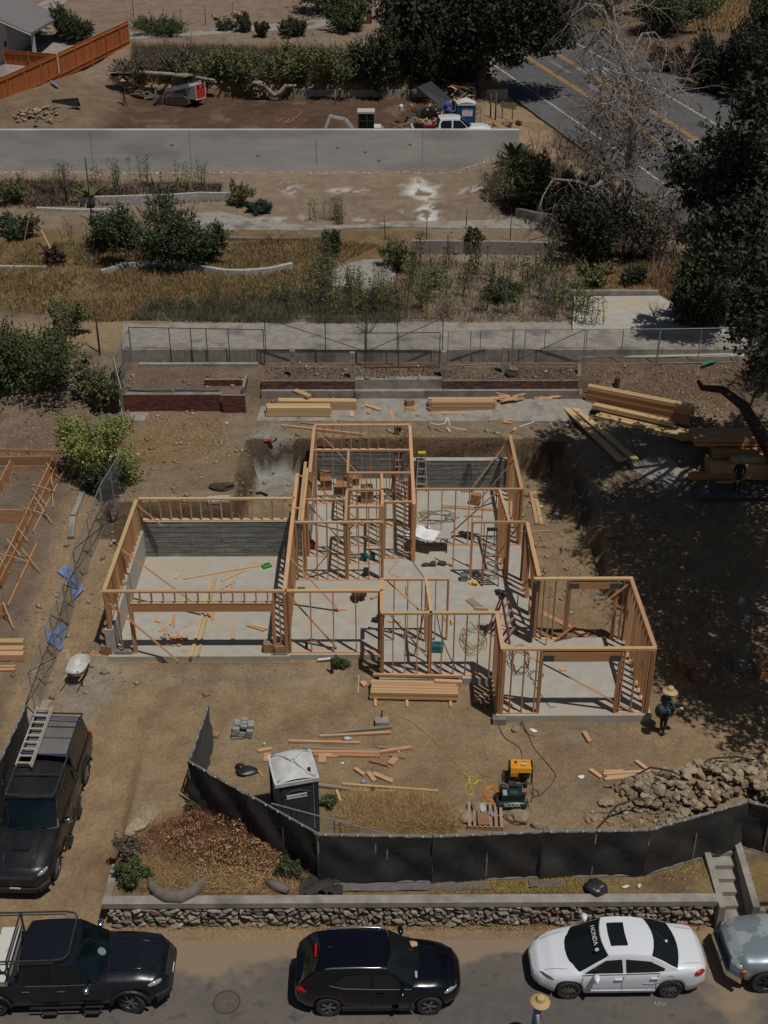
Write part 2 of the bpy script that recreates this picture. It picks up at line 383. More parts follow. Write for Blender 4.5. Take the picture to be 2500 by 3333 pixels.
def cloud(blobs, n, hollow=.55, clump=0, sp=.085):
    """points in ellipsoid blobs (x,y,z,rx,ry,rz), denser near the skin, gathered in clumps"""
    w_ = np.array([b[3]*b[4]+b[4]*b[5]+b[3]*b[5] for b in blobs]); w_ = w_/w_.sum(); out = []
    for b, f in zip(blobs, w_):
        k = max(8, int(n*f))
        nc = max(4, k//(clump or 1))
        d = rng.normal(size=(nc, 3)); d /= np.linalg.norm(d, axis=1)[:, None]
        r_ = rng.uniform(hollow**3, 1, (nc, 1))**(1/3)*(1+.22*rng.normal(size=(nc, 1)).clip(-1.5, 1.5))
        C = d*r_*np.array(b[3:6])+np.array(b[:3])
        if clump:
            C = np.repeat(C, clump, 0); C = C+rng.normal(size=C.shape)*(sp*(b[3]+b[4]))
        out.append(C)
    return np.concatenate(out)
# ============================================================ GROUND
xs = np.unique(np.round(np.concatenate([np.arange(-14, 13, .16), np.arange(-30, -14, .35), np.arange(13, 34, .35), np.arange(-70, -30, 2), np.arange(34, 80, 2), np.linspace(80, 1500, 14), -np.linspace(70, 1500, 14)]), 3))
ys = np.unique(np.round(np.concatenate([np.arange(20, 60, .16), np.array([23.84, 24.01, 52.14, 52.16, 53.65, 53.67, 55.74, 55.76, 81.19, 81.21]), np.arange(60, 126, .32), np.arange(126, 170, 2), np.linspace(170, 1600, 16), np.linspace(-60, 20, 14)]), 3))
GX, GY = np.meshgrid(xs, ys, indexing='ij')
GZ = hf(GX, GY)
GZ = np.where(GY < 23.85, GZ-.03, GZ)
V = np.stack([GX, GY, GZ], -1).reshape(-1, 3)
nx, ny = len(xs), len(ys)
I = np.arange(nx*ny).reshape(nx, ny)
F = np.stack([I[:-1, :-1], I[1:, :-1], I[1:, 1:], I[:-1, 1:]], -1).reshape(-1, 4)
gx = V[:, 0]; gy = V[:, 1]; gz = V[:, 2]
DIRT = np.array([.335, .236, .136])
def tint_at(gx, gy):
    n = len(gx); c = np.tile(DIRT, (n, 1)); nz = fbm(gx*.7, gy*.7, 4); n2 = fbm(gx*.25+9, gy*.25, 3)
    def mixc(mask, col):
        nonlocal c
        m = np.clip(mask, 0, 1)[:, None]; c = c*(1-m)+np.array(col)*m
    def band(y0, y1, s=.8): return sstep(y0-s, y0+s, gy)*(1-sstep(y1-s, y1+s, gy))
    def blob(px, rx, ry, s=1., w=.6):
        p = G(*px) if len(px) == 2 else unp(*px)
        d = np.hypot((gx-p.x)/rx, (gy-p.y)/ry)+nz*w
        return np.clip(1.6-1.6*d, 0, 1)*s
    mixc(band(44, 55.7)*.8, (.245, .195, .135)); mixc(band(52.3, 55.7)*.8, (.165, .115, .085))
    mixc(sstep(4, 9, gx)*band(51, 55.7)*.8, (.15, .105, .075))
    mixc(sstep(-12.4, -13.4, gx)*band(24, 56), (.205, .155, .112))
    # pit soils
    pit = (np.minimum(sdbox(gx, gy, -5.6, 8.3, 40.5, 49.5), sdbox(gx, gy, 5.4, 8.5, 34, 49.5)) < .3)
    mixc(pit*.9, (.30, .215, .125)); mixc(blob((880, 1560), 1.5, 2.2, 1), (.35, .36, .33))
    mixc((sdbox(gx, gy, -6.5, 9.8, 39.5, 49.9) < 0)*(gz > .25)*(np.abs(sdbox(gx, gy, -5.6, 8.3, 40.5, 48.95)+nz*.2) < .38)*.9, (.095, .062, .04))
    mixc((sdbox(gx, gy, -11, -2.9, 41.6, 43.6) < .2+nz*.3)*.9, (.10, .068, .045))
    # dry grass patches near the left brick wall, middle lot, planter
    mixc(blob((560, 1440), 3.0, 2.6, .7), (.27, .175, .07)); mixc(blob((700, 1480), 2.5, 1.6, .5), (.26, .18, .09))
    mixc(blob((300, 2240), 1.4, 2.2, .8), (.30, .27, .22))
    mixc(band(59.3, 81.2), (.27, .205, .145))
    mixc(band(60.5, 71.3, .5)*sstep(4, 1, gx+nz*3)*.95, (.205, .14, .065)); mixc(band(59.8, 62.5, .6)*.5*(nz > -.1), (.10, .08, .045))
    mixc(band(60, 70, .5)*sstep(2, 5, gx)*(gx < 12)*np.clip(.5+nz*1.5, 0, 1)*.8, (.29, .225, .16)); mixc(blob((1990, 860), 4, 3.5, .9), (.27, .17, .08))
    for p, a, b in [((1370, 620), 1.1, 1.6), ((1390, 690), .55, 1.8), ((1130, 622), 1.3, .5), ((945, 620), .9, 1.2), ((900, 715), 2.2, .6), ((1180, 715), .7, .25), ((1300, 690), .5, .2), ((1540, 615), 1.2, .5), ((1415, 720), .5, .5)]:
        mixc(blob(p, a*1.35, b*1.35, .95 if 1300 < p[0] < 1410 else .55, .9)*(nz+fbm(gx*2.5, gy*2.5, 2) > (-.45 if 1300 < p[0] < 1410 else -.1)), (.68, .665, .60))
    # far lot soil, bank, hillside
    lot = band(81.4, 94.4, .1)*sstep(-22, -19, gx)*sstep(8.5, 5, gx-.2*(gy-81)*0)
    mixc(lot*.93, (.105, .060, .038)); mixc(lot*(n2 > .05)*.35, (.06, .035, .024)); mixc(blob((480, 395), 1.6, .5, .5), (.24, .15, .10))
    mixc(sstep(-17.5, -19.5, gx)*band(81.4, 96, .3)*.9, (.22, .155, .105))
    mixc(sstep(94.6, 96, gy)*(1-sstep(200, 500, gy)), (.27, .20, .145)); mixc(sstep(94.8, 96, gy)*(1-sstep(103, 106, gy))*np.clip(.4+nz*1.6, 0, 1)*sstep(-17, -15, gx)*.8, (.20, .15, .07))
    mixc(sstep(12, 14, gx)*sstep(81, 84, gy)*.6, (.19, .115, .08)); mixc(sstep(24, 27, gx+.35*(gy-94))*sstep(80, 85, gy)*.9, (.15, .10, .06))
    # tracks, damp, debris
    mixc(np.clip(n2*1.6, 0, .5)*band(24, 36), (.235, .165, .10)); tr_ = np.minimum(np.abs(gx+9.6+.0*gy+.4*np.sin(gy*.5)), np.abs(gx+8.2+.4*np.sin(gy*.5))); mixc(np.exp(-(tr_/.22)**2)*band(24, 36)*.4*(nz > -.15), (.37, .27, .165)); mixc(band(33.2, 34.5, .3)*sstep(4, 3.6, gx)*.35, (.36, .30, .22)); mixc(blob((1100, 2640), 1.6, 1.3, .7), (.20, .15, .07)); mixc(blob((1290, 2660), 2, 1, .8), (.22, .155, .08))
    mixc(blob((900, 2470), 1.2, .5, .4), (.17, .12, .085)); mixc(blob((1830, 2590), 2.2, 1.0, .7), (.27, .21, .135)); mixc(blob((1880, 2400), .8, .4, .5), (.33, .29, .23))
    mixc(band(24.0, 25.7, .2)*sstep(-7.4, -7.2, gx)*.85, (.175, .115, .07)); mixc(band(24.1, 25.3, .15)*(gx > -1.5)*(nz > 0)*.6, (.29, .22, .08))
    mixc(blob((620, 2760), 3.4, 2.2, .9), (.22, .12, .065))
    mixc(np.clip((nz-.2)*2, 0, .3), (.32, .245, .16)); mixc(np.clip((-nz-.22)*2, 0, .3), (.16, .11, .07))
    return c
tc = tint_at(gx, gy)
def ground_material():
    m = bpy.data.materials.new('ground soil'); m.use_nodes = True; N = m.node_tree.nodes; L = m.node_tree.links; b = N['Principled BSDF']
    b.inputs['Roughness'].default_value = .97; b.inputs['Specular IOR Level'].default_value = .15
    at = N.new('ShaderNodeAttribute'); at.attribute_name = 'tint'; g = N.new('ShaderNodeNewGeometry')
    def noise(s, d=5):
        n = N.new('ShaderNodeTexNoise'); n.inputs['Scale'].default_value = s; n.inputs['Detail'].default_value = d; n.inputs['Roughness'].default_value = .65
        L.new(g.outputs['Position'], n.inputs['Vector']); return n.outputs[0]
    def rng_(src, a, b_, c, d):
        r = N.new('ShaderNodeMapRange'); r.inputs[1].default_value = a; r.inputs[2].default_value = b_; r.inputs[3].default_value = c; r.inputs[4].default_value = d; L.new(src, r.inputs[0]); return r.outputs[0]
    def mul(a, v):
        x = N.new('ShaderNodeMix'); x.data_type = 'RGBA'; x.blend_type = 'MULTIPLY'; x.inputs[0].default_value = 1
        L.new(a, x.inputs[6]); L.new(v, x.inputs[7]); return x.outputs[2]
    c = at.outputs['Color']
    c = mul(c, rng_(noise(1.3, 4), .3, .7, .78, 1.18)); c = mul(c, rng_(noise(9), .3, .7, .80, 1.2)); c = mul(c, rng_(noise(45, 3), .35, .7, .82, 1.2))
    v = N.new('ShaderNodeTexVoronoi'); v.inputs['Scale'].default_value = 7; L.new(g.outputs['Position'], v.inputs['Vector'])
    sp = rng_(v.outputs['Distance'], .03, .10, 1, 0)
    mx = N.new('ShaderNodeMix'); mx.data_type = 'RGBA'; mx.inputs[7].default_value = (.42, .35, .26, 1); L.new(c, mx.inputs[6])
    k = N.new('ShaderNodeMath'); k.operation = 'MULTIPLY'; k.inputs[1].default_value = .65; L.new(sp, k.inputs[0]); L.new(k.outputs[0], mx.inputs[0])
    L.new(mx.outputs[2], b.inputs['Base Color'])
    bp = N.new('ShaderNodeBump'); bp.inputs['Strength'].default_value = .9; bp.inputs['Distance'].default_value = .10; hh = N.new('ShaderNodeMath'); hh.operation = 'MULTIPLY_ADD'; hh.inputs[1].default_value = .45; L.new(noise(24, 5), hh.inputs[0]); L.new(noise(5, 6), hh.inputs[2]); L.new(hh.outputs[0], bp.inputs['Height']); L.new(bp.outputs[0], b.inputs['Normal'])
    return m
GM = ground_material()
me = np_mesh('ground', V, F, GM)
me.polygons.foreach_set('use_smooth', [True]*len(me.polygons))
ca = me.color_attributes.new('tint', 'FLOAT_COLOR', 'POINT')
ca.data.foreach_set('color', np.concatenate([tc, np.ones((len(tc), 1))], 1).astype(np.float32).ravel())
gro = bpy.data.objects.new('ground', me); COL.objects.link(gro); gro['kind'] = 'structure'
# ------------------------------------------------------------ near street
def asphalt(name, dust):
    m = bpy.data.materials.new(name); m.use_nodes = True; N = m.node_tree.nodes; L = m.node_tree.links; b = N['Principled BSDF']
    b.inputs['Roughness'].default_value = .92
    g = N.new('ShaderNodeNewGeometry')
    def noise(s, d=5, st=None):
        n = N.new('ShaderNodeTexNoise'); n.inputs['Scale'].default_value = s; n.inputs['Detail'].default_value = d
        src = g.outputs['Position']
        if st: mp = N.new('ShaderNodeMapping'); mp.inputs['Scale'].default_value = st; L.new(src, mp.inputs[0]); src = mp.outputs[0]
        L.new(src, n.inputs['Vector']); return n.outputs[0]
    def lay(a, src, lo, hi, col):
        r = N.new('ShaderNodeMapRange'); r.inputs[1].default_value = lo; r.inputs[2].default_value = hi; L.new(src, r.inputs[0])
        x = N.new('ShaderNodeMix'); x.data_type = 'RGBA'; x.inputs[7].default_value = (*col, 1); L.new(r.outputs[0], x.inputs[0])
        if isinstance(a, tuple): x.inputs[6].default_value = (*a, 1)
        else: L.new(a, x.inputs[6])
        return x.outputs[2]
    if dust:
        at = N.new('ShaderNodeAttribute'); at.attribute_name = 'dust'
        c = lay((.115, .10, .088), noise(.8), .4, .7, (.145, .125, .108)); c = lay(c, noise(3), .55, .7, (.075, .066, .06))
        md = N.new('ShaderNodeMath'); md.operation = 'ADD'; L.new(at.outputs['Fac'], md.inputs[0]); n2 = noise(2.2); L.new(n2, md.inputs[1])
        c = lay(c, md.outputs[0], .72, 1.15, (.265, .195, .125)); c = lay(c, noise(60, 2), .52, .8, (.23, .20, .17))
    else:
        c = lay((.085, .083, .083), noise(.35, 4, (1, .35, 1)), .4, .65, (.115, .112, .11)); c = lay(c, noise(2), .55, .7, (.07, .069, .069)); c = lay(c, noise(40, 2), .55, .8, (.17, .165, .16))
    L.new(c, b.inputs['Base Color'])
    bp = N.new('ShaderNodeBump'); bp.inputs['Strength'].default_value = .35; bp.inputs['Distance'].default_value = .01; L.new(noise(60), bp.inputs['Height']); L.new(bp.outputs[0], b.inputs['Normal'])
    return m
ASPN = asphalt('worn street asphalt', True); ASPF = asphalt('road asphalt', False)
sx_ = np.concatenate([np.linspace(-300, -16, 12), np.arange(-15, 15, .3), np.linspace(16, 300, 12)]); sy_ = np.concatenate([np.linspace(-60, 14, 10), np.arange(15, 23.2, .25), [23.3]])
SX, SY = np.meshgrid(sx_, sy_, indexing='ij'); I = np.arange(SX.size).reshape(SX.shape)
dst = np.exp(-np.clip(22.9-SY+fbm(SX*.8, SY*.8, 3), 0, 9)/.30)*.9
dst = dst+.62*sstep(-7.0, -8.6, SX+fbm(SX*.7, SY*.7)*1.2)*sstep(20.6, 22.6, SY)
for (px, rx, ry, s) in [((720, 3080), 1.5, 1.6, .55), ((2380, 3210), .8, 1.5, .8), ((620, 2990), 2.2, .8, .5), ((1020, 3060), .9, .6, .35), ((2400, 3080), 1.2, .7, .5)]:
    p = unp(px[0], px[1], -1.3); dst = dst+s*np.exp(-((SX-p.x)/rx)**2-((SY-p.y)/ry)**2)
V = np.stack([SX, SY, np.full(SX.shape, -1.3)], -1).reshape(-1, 3); F = np.stack([I[:-1, :-1], I[1:, :-1], I[1:, 1:], I[:-1, 1:]], -1).reshape(-1, 4)
me = np_mesh('street', V, F, ASPN); ca = me.attributes.new('dust', 'FLOAT', 'POINT'); ca.data.foreach_set('value', np.clip(dst, 0, 1).astype(np.float32).ravel())
o = bpy.data.objects.new('street', me); COL.objects.link(o); o['kind'] = 'structure'
def ribbon(pts, wd, dz=.006, sides=0, hfun=None):
    """flat strip draped on the ground along pts"""
    mb = MB(); P = [Vector((p[0], p[1], 0)) for p in pts]; fine = []
    for a, b in zip(P[:-1], P[1:]):
        n = max(1, int((b-a).length/.4))
        for k in range(n): fine.append(a.lerp(b, k/n))
    fine.append(P[-1]); rows = []
    for i, p in enumerate(fine):
        d = (fine[min(i+1, len(fine)-1)]-fine[max(0, i-1)]).normalized(); nn = Vector((-d.y, d.x, 0))
        row = []
        for s in (-1, 1):
            q = p+nn*wd/2*s; q.z = (hfun(q.x, q.y) if hfun else hz(q.x, q.y))+dz; row.append(q)
        rows.append(row)
    mb.grid(rows); return mb
mz = lambda x, y: -1.3
PAINTW = mat('worn white road paint', (.50, .50, .48), (.22, .21, .20), .8, 5, coord='pos')
PAINTY = mat('yellow road paint', (.60, .31, .03), (.42, .21, .03), .8, 4, coord='pos')
PATCH = mat('asphalt patch', (.125, .112, .102), (.10, .09, .082), .9, 4, coord='pos')
pp = unp(2010, 3290, -1.3)
mk = text_mb('USA', .17, Matrix.Translation((unp(2150, 3268, -1.3).x, unp(2150, 3268, -1.3).y, -1.293)) @ Matrix.Rotation(R(-8), 4, 'Z'), .001)
solo('utility_mark', mk, PAINTW, 'small white sprayed utility letters on the asphalt below the white sedan', 'road marking')
# seam of a road patch in the street
a = unp(1655, 3333, -1.3); b = unp(1905, 3245, -1.3)
struct('road_patch', MB().prism([(1.2, 17.0), (6.35, 17.0), (6.05, 21.7), (1.2, 21.75)], -1.3, -1.2945), PATCH)
# manhole
c = unp(738, 3262, -1.3)
t = thing('manhole_cover', 'round iron manhole cover marked SEWER in the street', 'manhole', c)
part('rim', MB().lathe([(.37, .002), (.37, .018), (.33, .020), (.33, .004)], 36), mat('rusty iron', (.10, .075, .055), (.06, .045, .035), .8, 20), t)
part('lid', MB().lathe([(.325, .002), (.325, .014)], 36), mat('worn iron lid', (.135, .11, .085), (.09, .07, .055), .8, 14), t)
part('lettering', text_mb('SEWER', .15, Matrix.Translation((0, 0, .017)), .003), mat('raised iron letter', (.18, .14, .11), rough=.7), t)
# ------------------------------------------------------------ upper road, draped along its own line
def rline(off):      # offset measured in +x from the near white line at each Y
    return lambda Y: (13.0+off+(94.2-Y)*.3516+(.0006*(94.2-Y)**2 if Y > 94.2 else 0), Y)
def road_strip(o0, o1, y0, y1, dz, dash=None):
    mb = MB(); Y = y0
    if dash is None:
        Ys = np.arange(y0, y1+.01, 1.0); cols = np.linspace(o0, o1, max(2, int(abs(o1-o0)/1.5)+2))
        mb.grid([[(*rline(c)(Yv), hz(*rline(c)(Yv))+dz) for c in cols] for Yv in Ys])
    else:
        while Y < y1:
            Ys = [Y, Y+dash[0]/2, Y+dash[0]]
            mb.grid([[(*rline(c)(Yv), hz(*rline(c)(Yv))+dz) for c in (o0, o1)] for Yv in Ys]); Y += dash[1]
    return mb
# smooth road bed: the ground is flattened in hf only roughly, so the strip rides 6 cm above it with an edge
def hroad(off0, off1, dz):
    Ys = np.concatenate([np.arange(40, 150, 1.), np.arange(150, 400, 8.)]); cols = np.linspace(off0, off1, 8)
    rows = []
    for Yv in Ys: rows.append([(*rline(c)(Yv), float(zroad(Yv))+dz) for c in cols])
    mb = MB().grid(rows)
    for j in (0, -1):
        mb.grid([[r[j], (r[j][0], r[j][1], r[j][2]-.5)] for r in rows])
    return mb
struct('road', hroad(-2.2, 13.6, .16), ASPF)
def mark(o0, o1, y0, y1, dash=None, dz=.167):
    mb = MB(); Y = y0
    segs = [(y0, y1)] if dash is None else [(q, min(q+dash[0], y1)) for q in np.arange(y0, y1, dash[1])]
    for a_, b_ in segs:
        Ys = np.unique(np.concatenate([np.arange(math.ceil(a_), b_, 1.), [a_, b_]]))
        mb.grid([[(*rline(c)(Yv), float(zroad(Yv))+dz) for c in (o0, o1)] for Yv in Ys])
    return mb
struct('edge_line', mark(-.08, .1, 45, 150), PAINTW); struct('far_edge_line', mark(9.75, 9.95, 45, 150), PAINTW)
for k, (nm, o_) in enumerate([('yellow_line', 3.6), ('yellow_line', 3.85), ('yellow_line', 6.55), ('yellow_line', 6.8)]):
    struct(nm, mark(o_-.06, o_+.06, 45, 150), PAINTY)
struct('lane_dashes', mark(4.95, 5.4, 58, 150, (3.4, 6.2)), mat('faded paint', (.20, .195, .19), (.14, .137, .134), .85, 4, coord='pos'))
struct('lane_dashes', mark(1.75, 1.95, 60.5, 150, (2.4, 11)), mat('faded paint', (.3, .3, .29)))
struct('asphalt_patch', mark(3.95, 6.45, 96, 98.8, None, .164), PATCH)
for (px, py, tx, sz) in [(1985, 232, 'SIGNAL', 1.5), (2345, 470, 'SLOW', 1.5)]:
    p = at_y(px, py, 0+1); 
    d = ray(px, py); ts = _TT/d[1]; zz = CAMH+d[2]*ts; i = int(np.argmax(zz < zroad(_TT)+.17)); q = (d[0]*ts[i], _TT[i])
    sl_ = float(zroad(q[1]+1)-zroad(q[1]))
    M = Matrix.Translation((q[0], q[1], float(zroad(q[1]))+.17)) @ Matrix(((1, -.3516, 0, 0), (0, 1.6, 0, 0), (0, 1.6*sl_, 1, 0), (0, 0, 0, 1)))
    o = part('lane_lettering', text_mb(tx, sz, M, .001), PAINTW, None, kind='structure')
# ------------------------------------------------------------ slabs and paths
struct('upper_slab', MB().prism([(-12.6, 55.85), (28, 55.85), (26, 59.0), (14.2, 63.5), (13.4, 67.2), (8.6, 67.6), (9.0, 60.4), (5.6, 59.5), (-13.2, 59.6)], 3.0, 3.42), CONCD)
mb = MB(); Ps = [G(*p) for p in [(560, 748), (720, 752), (850, 750), (1000, 752), (1150, 745), (1300, 742), (1500, 745), (1700, 748), (1850, 745)]]
Pt = [G(*p) for p in [(560, 700), (720, 690), (850, 722), (1000, 738), (1150, 735), (1300, 722), (1500, 722), (1700, 712), (1850, 705)]]
mb.grid([[p+Vector((0, 0, .05)), q+Vector((0, 0, .05))] for p, q in zip(Ps, Pt)]); mb.grid([[p+Vector((0, 0, -.3)), p+Vector((0, 0, .05))] for p in Ps])
struct('concrete_path', mb, CONCD)
def slabpoly(name, pts, m, h=.06, sink=.25):
    P = [G(*p) for p in pts]; mb = MB(); n = len(P)
    mb.add([p+Vector((0, 0, h)) for p in P]+[p-Vector((0, 0, sink)) for p in P], [tuple(range(n))]+[(i, n+i, n+(i+1) % n, (i+1) % n) for i in range(n)])
    return struct(name, mb, m)
slabpoly('driveway_slab', [(1862, 1075), (1868, 975), (2145, 972), (2250, 1030), (2420, 1080), (2420, 1172), (1880, 1172)], CONC, .16)
slabpoly('stone_pad', [(1062, 900), (1110, 868), (1180, 848), (1260, 846), (1290, 870), (1285, 925), (1200, 945), (1070, 935)], CONCD, .09)
slabpoly('patio_slab', [(835, 1372), (850, 1325), (1060, 1318), (1180, 1300), (1950, 1300), (1900, 1372), (1500, 1372)], CONCD, .04)
slabpoly('left_pad', [(420, 1345), (485, 1345), (470, 1372), (430, 1372)], CONCD, .04)
slabpoly('house_pad', [(200, 130), (330, 132), (215, 245), (40, 300), (0, 250), (0, 150)], CONCD, .04)
slabpoly('drive_apron', [(423, 105), (700, 92), (1000, 70), (1240, 42), (1240, 62), (1000, 98), (700, 112), (423, 130)], CONCD, .04)
slabpoly('upper_patio', [(150, 2), (225, 0), (180, 32), (90, 30)], CONCD, .04)
slabpoly('mud_slab', [(100, 2180), (220, 2110), (235, 2150), (140, 2330), (90, 2340)], mat('pale mud', (.36, .31, .22), (.29, .24, .17), .95, 3, coord='pos'), .01)
slabpoly('shaded_pad', [(1990, 1420), (2110, 1400), (2200, 1480), (2230, 1560), (2180, 1600), (2060, 1530)], CONCD, .03)
# ============================================================ FOUNDATION
found = thing('house_foundation', 'pale concrete slab and board formed stem walls under the timber framing', 'foundation', (0, 40, 0))
mb = MB()
for (a, b, c, d) in [(-9.6, -3.1, 34.85, 41.85), (-3.1, .1, 34.93, 48.7), (.1, 1.6, 33.52, 48.7), (1.6, 4.0, 33.52, 47.75), (4.0, 9.2, 31.48, 35.95), (4.0, 5.98, 35.95, 47.75)]:
    mb.b2(a, b, c, d, -.5, 0)
wpart('slab', mb, CONC, found)
def stem(x0, x1, y0, y1, z1, m=STEM): return wpart('stem_wall', MB().b2(x0, x1, y0, y1, -.3, z1), m, found)
sb = stem(-9.6, -2.75, 41.68, 41.95, 1.63); wpart('wall_cap', MB().b2(-9.6, -2.75, 41.66, 41.97, 1.63, 1.645), STEML, found)
stem(-9.64, -9.36, 35.0, 37.9, 1.06, STEML); stem(-9.64, -9.36, 37.9, 41.68, 1.22, STEML)
stem(-2.95, 1.6, 48.45, 48.72, 1.38); wpart('wall_cap', MB().b2(-2.95, 1.6, 48.43, 48.74, 1.38, 1.395), STEML, found)
stem(1.6, 6.0, 47.52, 47.8, 1.38); wpart('wall_cap', MB().b2(1.6, 6.0, 47.5, 47.82, 1.38, 1.395), STEML, found)
stem(-2.95, -2.67, 43.6, 48.45, 1.38, STEML); stem(-2.95, -2.70, 41.95, 43.6, .9)
# form ties left standing in the stem walls
def ties(x0, x1, y, ztop, n, rows):
    mb = MB(); r_ = random.Random(4)
    for i in range(n):
        for k in range(rows):
            x = x0+(i+.5+.3*(k % 2)-.15)*(x1-x0)/n+r_.uniform(-.06, .06); z = .12+k*(ztop-.25)/(rows-1)+r_.uniform(-.05, .05)
            mb.bar((x, y, z), (x+r_.uniform(-.02, .02), y-.05, z+.02), .02, .02); mb.bar((x, y-.012, z-.10), (x, y-.012, z+.05), .014, .012)
    wpart('form_tie', mb, METAL, found, kind='stuff')
ties(-9.2, -3.3, 41.68, 1.63, 11, 6); ties(1.8, 5.8, 47.52, 1.38, 8, 5); ties(-2.6, 1.5, 48.45, 1.38, 8, 5)
for k in range(1, 7):   # board joints standing proud as thin ridges
    z = k*.235
    wpart('form_ridge', MB().b2(-9.34, -2.96, 41.668, 41.685, z, z+.014), STEM, found)
    if z < 1.3: wpart('form_ridge', MB().b2(1.62, 5.98, 47.508, 47.525, z, z+.014), STEM, found); wpart('form_ridge', MB().b2(-2.6, 1.55, 48.438, 48.455, z, z+.014), STEM, found)
wpart('curb', MB().b2(-9.36, -8.75, 34.98, 35.2, 0, .10), STEM, found); wpart('curb', MB().b2(-3.75, -3.2, 34.9, 35.15, 0, .06), STEM, found)
# ============================================================ FRAMING
house = thing('timber_house', 'bare orange stud framing of a single storey house on the concrete slab', 'house frame', (0, 40, 0))
TOP = 2.66; TH = .14
def wall(p0, p1, z0=0., th=TH, top=TOP, sp=.406, opens=(), skip=(), dbl=True, m=None, plate=None, ztop_ext=(0, 0), studs=True, base=True):
    """opens: (t0,t1,zhead,header_h,cripples) in metres along the wall"""
    p0 = Vector((p0[0], p0[1], 0)); p1 = Vector((p1[0], p1[1], 0)); d = (p1-p0); L = d.length; d.normalize()
    wm = plate or WOODL; mb = MB(); at = lambda t, z: p0+d*t+Vector((0, 0, z))
    e0, e1 = ztop_ext
    mb.bar(at(-e0, top-.019), at(L+e1, top-.019), th, .038)
    wl = wpart('framed_wall', mb, wm, house); TM[wl] = TM[house]
    piece('top_plate', at(-e0+.06, top-.058), at(L+e1-.06, top-.058), th-.004, .038, wm, wl)
    if base:
        t = 0
        for (a, b, *_r) in sorted(opens)+[(L, L)]:
            if a-t > .05: piece('bottom_plate', at(t, z0+.019), at(a, z0+.019), th, .038, wm, wl)
            t = b
    ts = [0.02]+list(np.arange(sp, L-.12, sp))+[L-.02]
    for t in ts:
        o_ = [o for o in opens if o[0]-.02 < t < o[1]+.02]
        if o_ or any(abs(t-s) < .2 for s in skip) or not studs: continue
        jx = random.uniform(-.012, .012)
        piece('stud', at(t, z0+.038), at(t+jx, top-.078), .038, th-.01, m or random.choice((WOOD, WOOD, WOOD, WOODL)), wl, ref=tuple(d.cross(Vector((0, 0, 1)))) )
    for (a, b, zh, hh, crip) in opens:
        piece('header', at(a, zh+hh/2), at(b, zh+hh/2), th-.02, hh, WOOD, wl)
        for t in (a-.02, b+.02): 
            piece('stud', at(t, z0), at(t, top-.078), .06, th-.008, WOOD, wl, ref=tuple(d.cross(Vector((0, 0, 1)))))
            q = t+(.06 if t < (a+b)/2 else -.06)
            piece('stud', at(q, z0), at(q, zh), .04, th-.008, WOOD, wl, ref=tuple(d.cross(Vector((0, 0, 1)))))
        if crip:
            piece('header_plate', at(a, zh+hh+.019), at(b, zh+hh+.019), th, .038, WOODL, wl)
            for t in np.arange(a+.36, b-.1, sp): piece('cripple', at(t, zh+hh+.038), at(t, top-.078), .038, th-.02, WOOD, wl, ref=tuple(d.cross(Vector((0, 0, 1)))))
    # double studs at the ends
    for t in (.06, L-.06):
        if not any(o[0]-.1 < t < o[1]+.1 for o in opens) and studs: piece('stud', at(t, z0+.038), at(t, top-.078), .038, th-.01, WOOD, wl, ref=tuple(d.cross(Vector((0, 0, 1)))))
    return wl
wall((-9.5, 35.1), (-3.2, 35.1), 0, opens=[(.87, 5.87, 1.80, .32, True)], ztop_ext=(.08, 0))
wall((-9.5, 35.18), (-9.5, 41.68), 1.2, plate=WOODY)
wall((-9.42, 41.8), (-3.25, 41.8), 1.65, plate=WOODY)
wall((-3.2, 35.18), (-3.24, 43.9), 0, sp=.36)
wall((-2.84, 39.95), (-2.84, 44.4), 0, th=.09, sp=.40)
wall((-2.74, 44.0), (-2.74, 48.5), 1.39)
wall((-2.74, 48.6), (1.52, 48.6), 1.39)
wall((1.52, 48.5), (1.5, 41.25), 0, skip=(.4,))
wall((-2.66, 46.09), (1.44, 46.09), 0, th=.1)
wall((-1.17, 46.0), (-1.17, 44.05), 0, th=.1); wall((-1.17, 42.45), (-1.17, 40.0), 0, th=.1)
wall((-1.2, 43.98), (1.44, 43.98), 0, th=.1)
wall((-1.2, 42.51), (.2, 42.51), 0, th=.09)
wall((.24, 43.9), (.24, 42.6), 0, th=.1)
wall((.25, 42.45), (.25, 41.2), 0, th=.1, studs=False, base=False)
wall((-2.78, 41.69), (-1.24, 41.69), 0, th=.09)
wall((-1.1, 41.1), (.3, 41.1), 0, th=.09)
wall((.3, 41.5), (1.42, 41.5), 0, th=.09)
wall((-3.12, 39.9), (.28, 39.9), 0, th=.09, opens=[])
wall((1.58, 42.55), (5.95, 42.55), 0, th=.1, sp=.55)
wall((5.89, 47.5), (5.89, 42.62), 0, skip=(1.6, 2.0, 2.4))
wall((4.98, 42.48), (5.12, 39.95), 0, th=.09, sp=.5)
wall((3.67, 39.88), (5.75, 39.88), 0, th=.09, base=False, studs=True, sp=.5)
wall((5.8, 39.8), (5.8, 36.0), 0, opens=[(1.2, 2.3, 2.1, .2, False)])
wall((5.6, 35.85), (9.12, 35.85), 0, opens=[(1.3, 3.0, 2.22, .28, False)], plate=WOODY)
wall((9.05, 35.77), (9.05, 31.72), 0)
wall((4.03, 31.65), (9.1, 31.65), 0, opens=[(1.35, 3.95, 2.14, .36, False)], plate=WOODY)
wall((4.1, 33.64), (4.1, 31.72), 0, sp=.25)
wall((.15, 33.72), (4.17, 33.72), 0, plate=WOODY, sp=.42)
wall((.2, 35.0), (.2, 33.8), 0)
wall((.2, 35.75), (.2, 35.15), 0, studs=False, base=False)
wall((.13, 35.83), (2.6, 35.83), 0, th=.09, sp=.5, base=False)
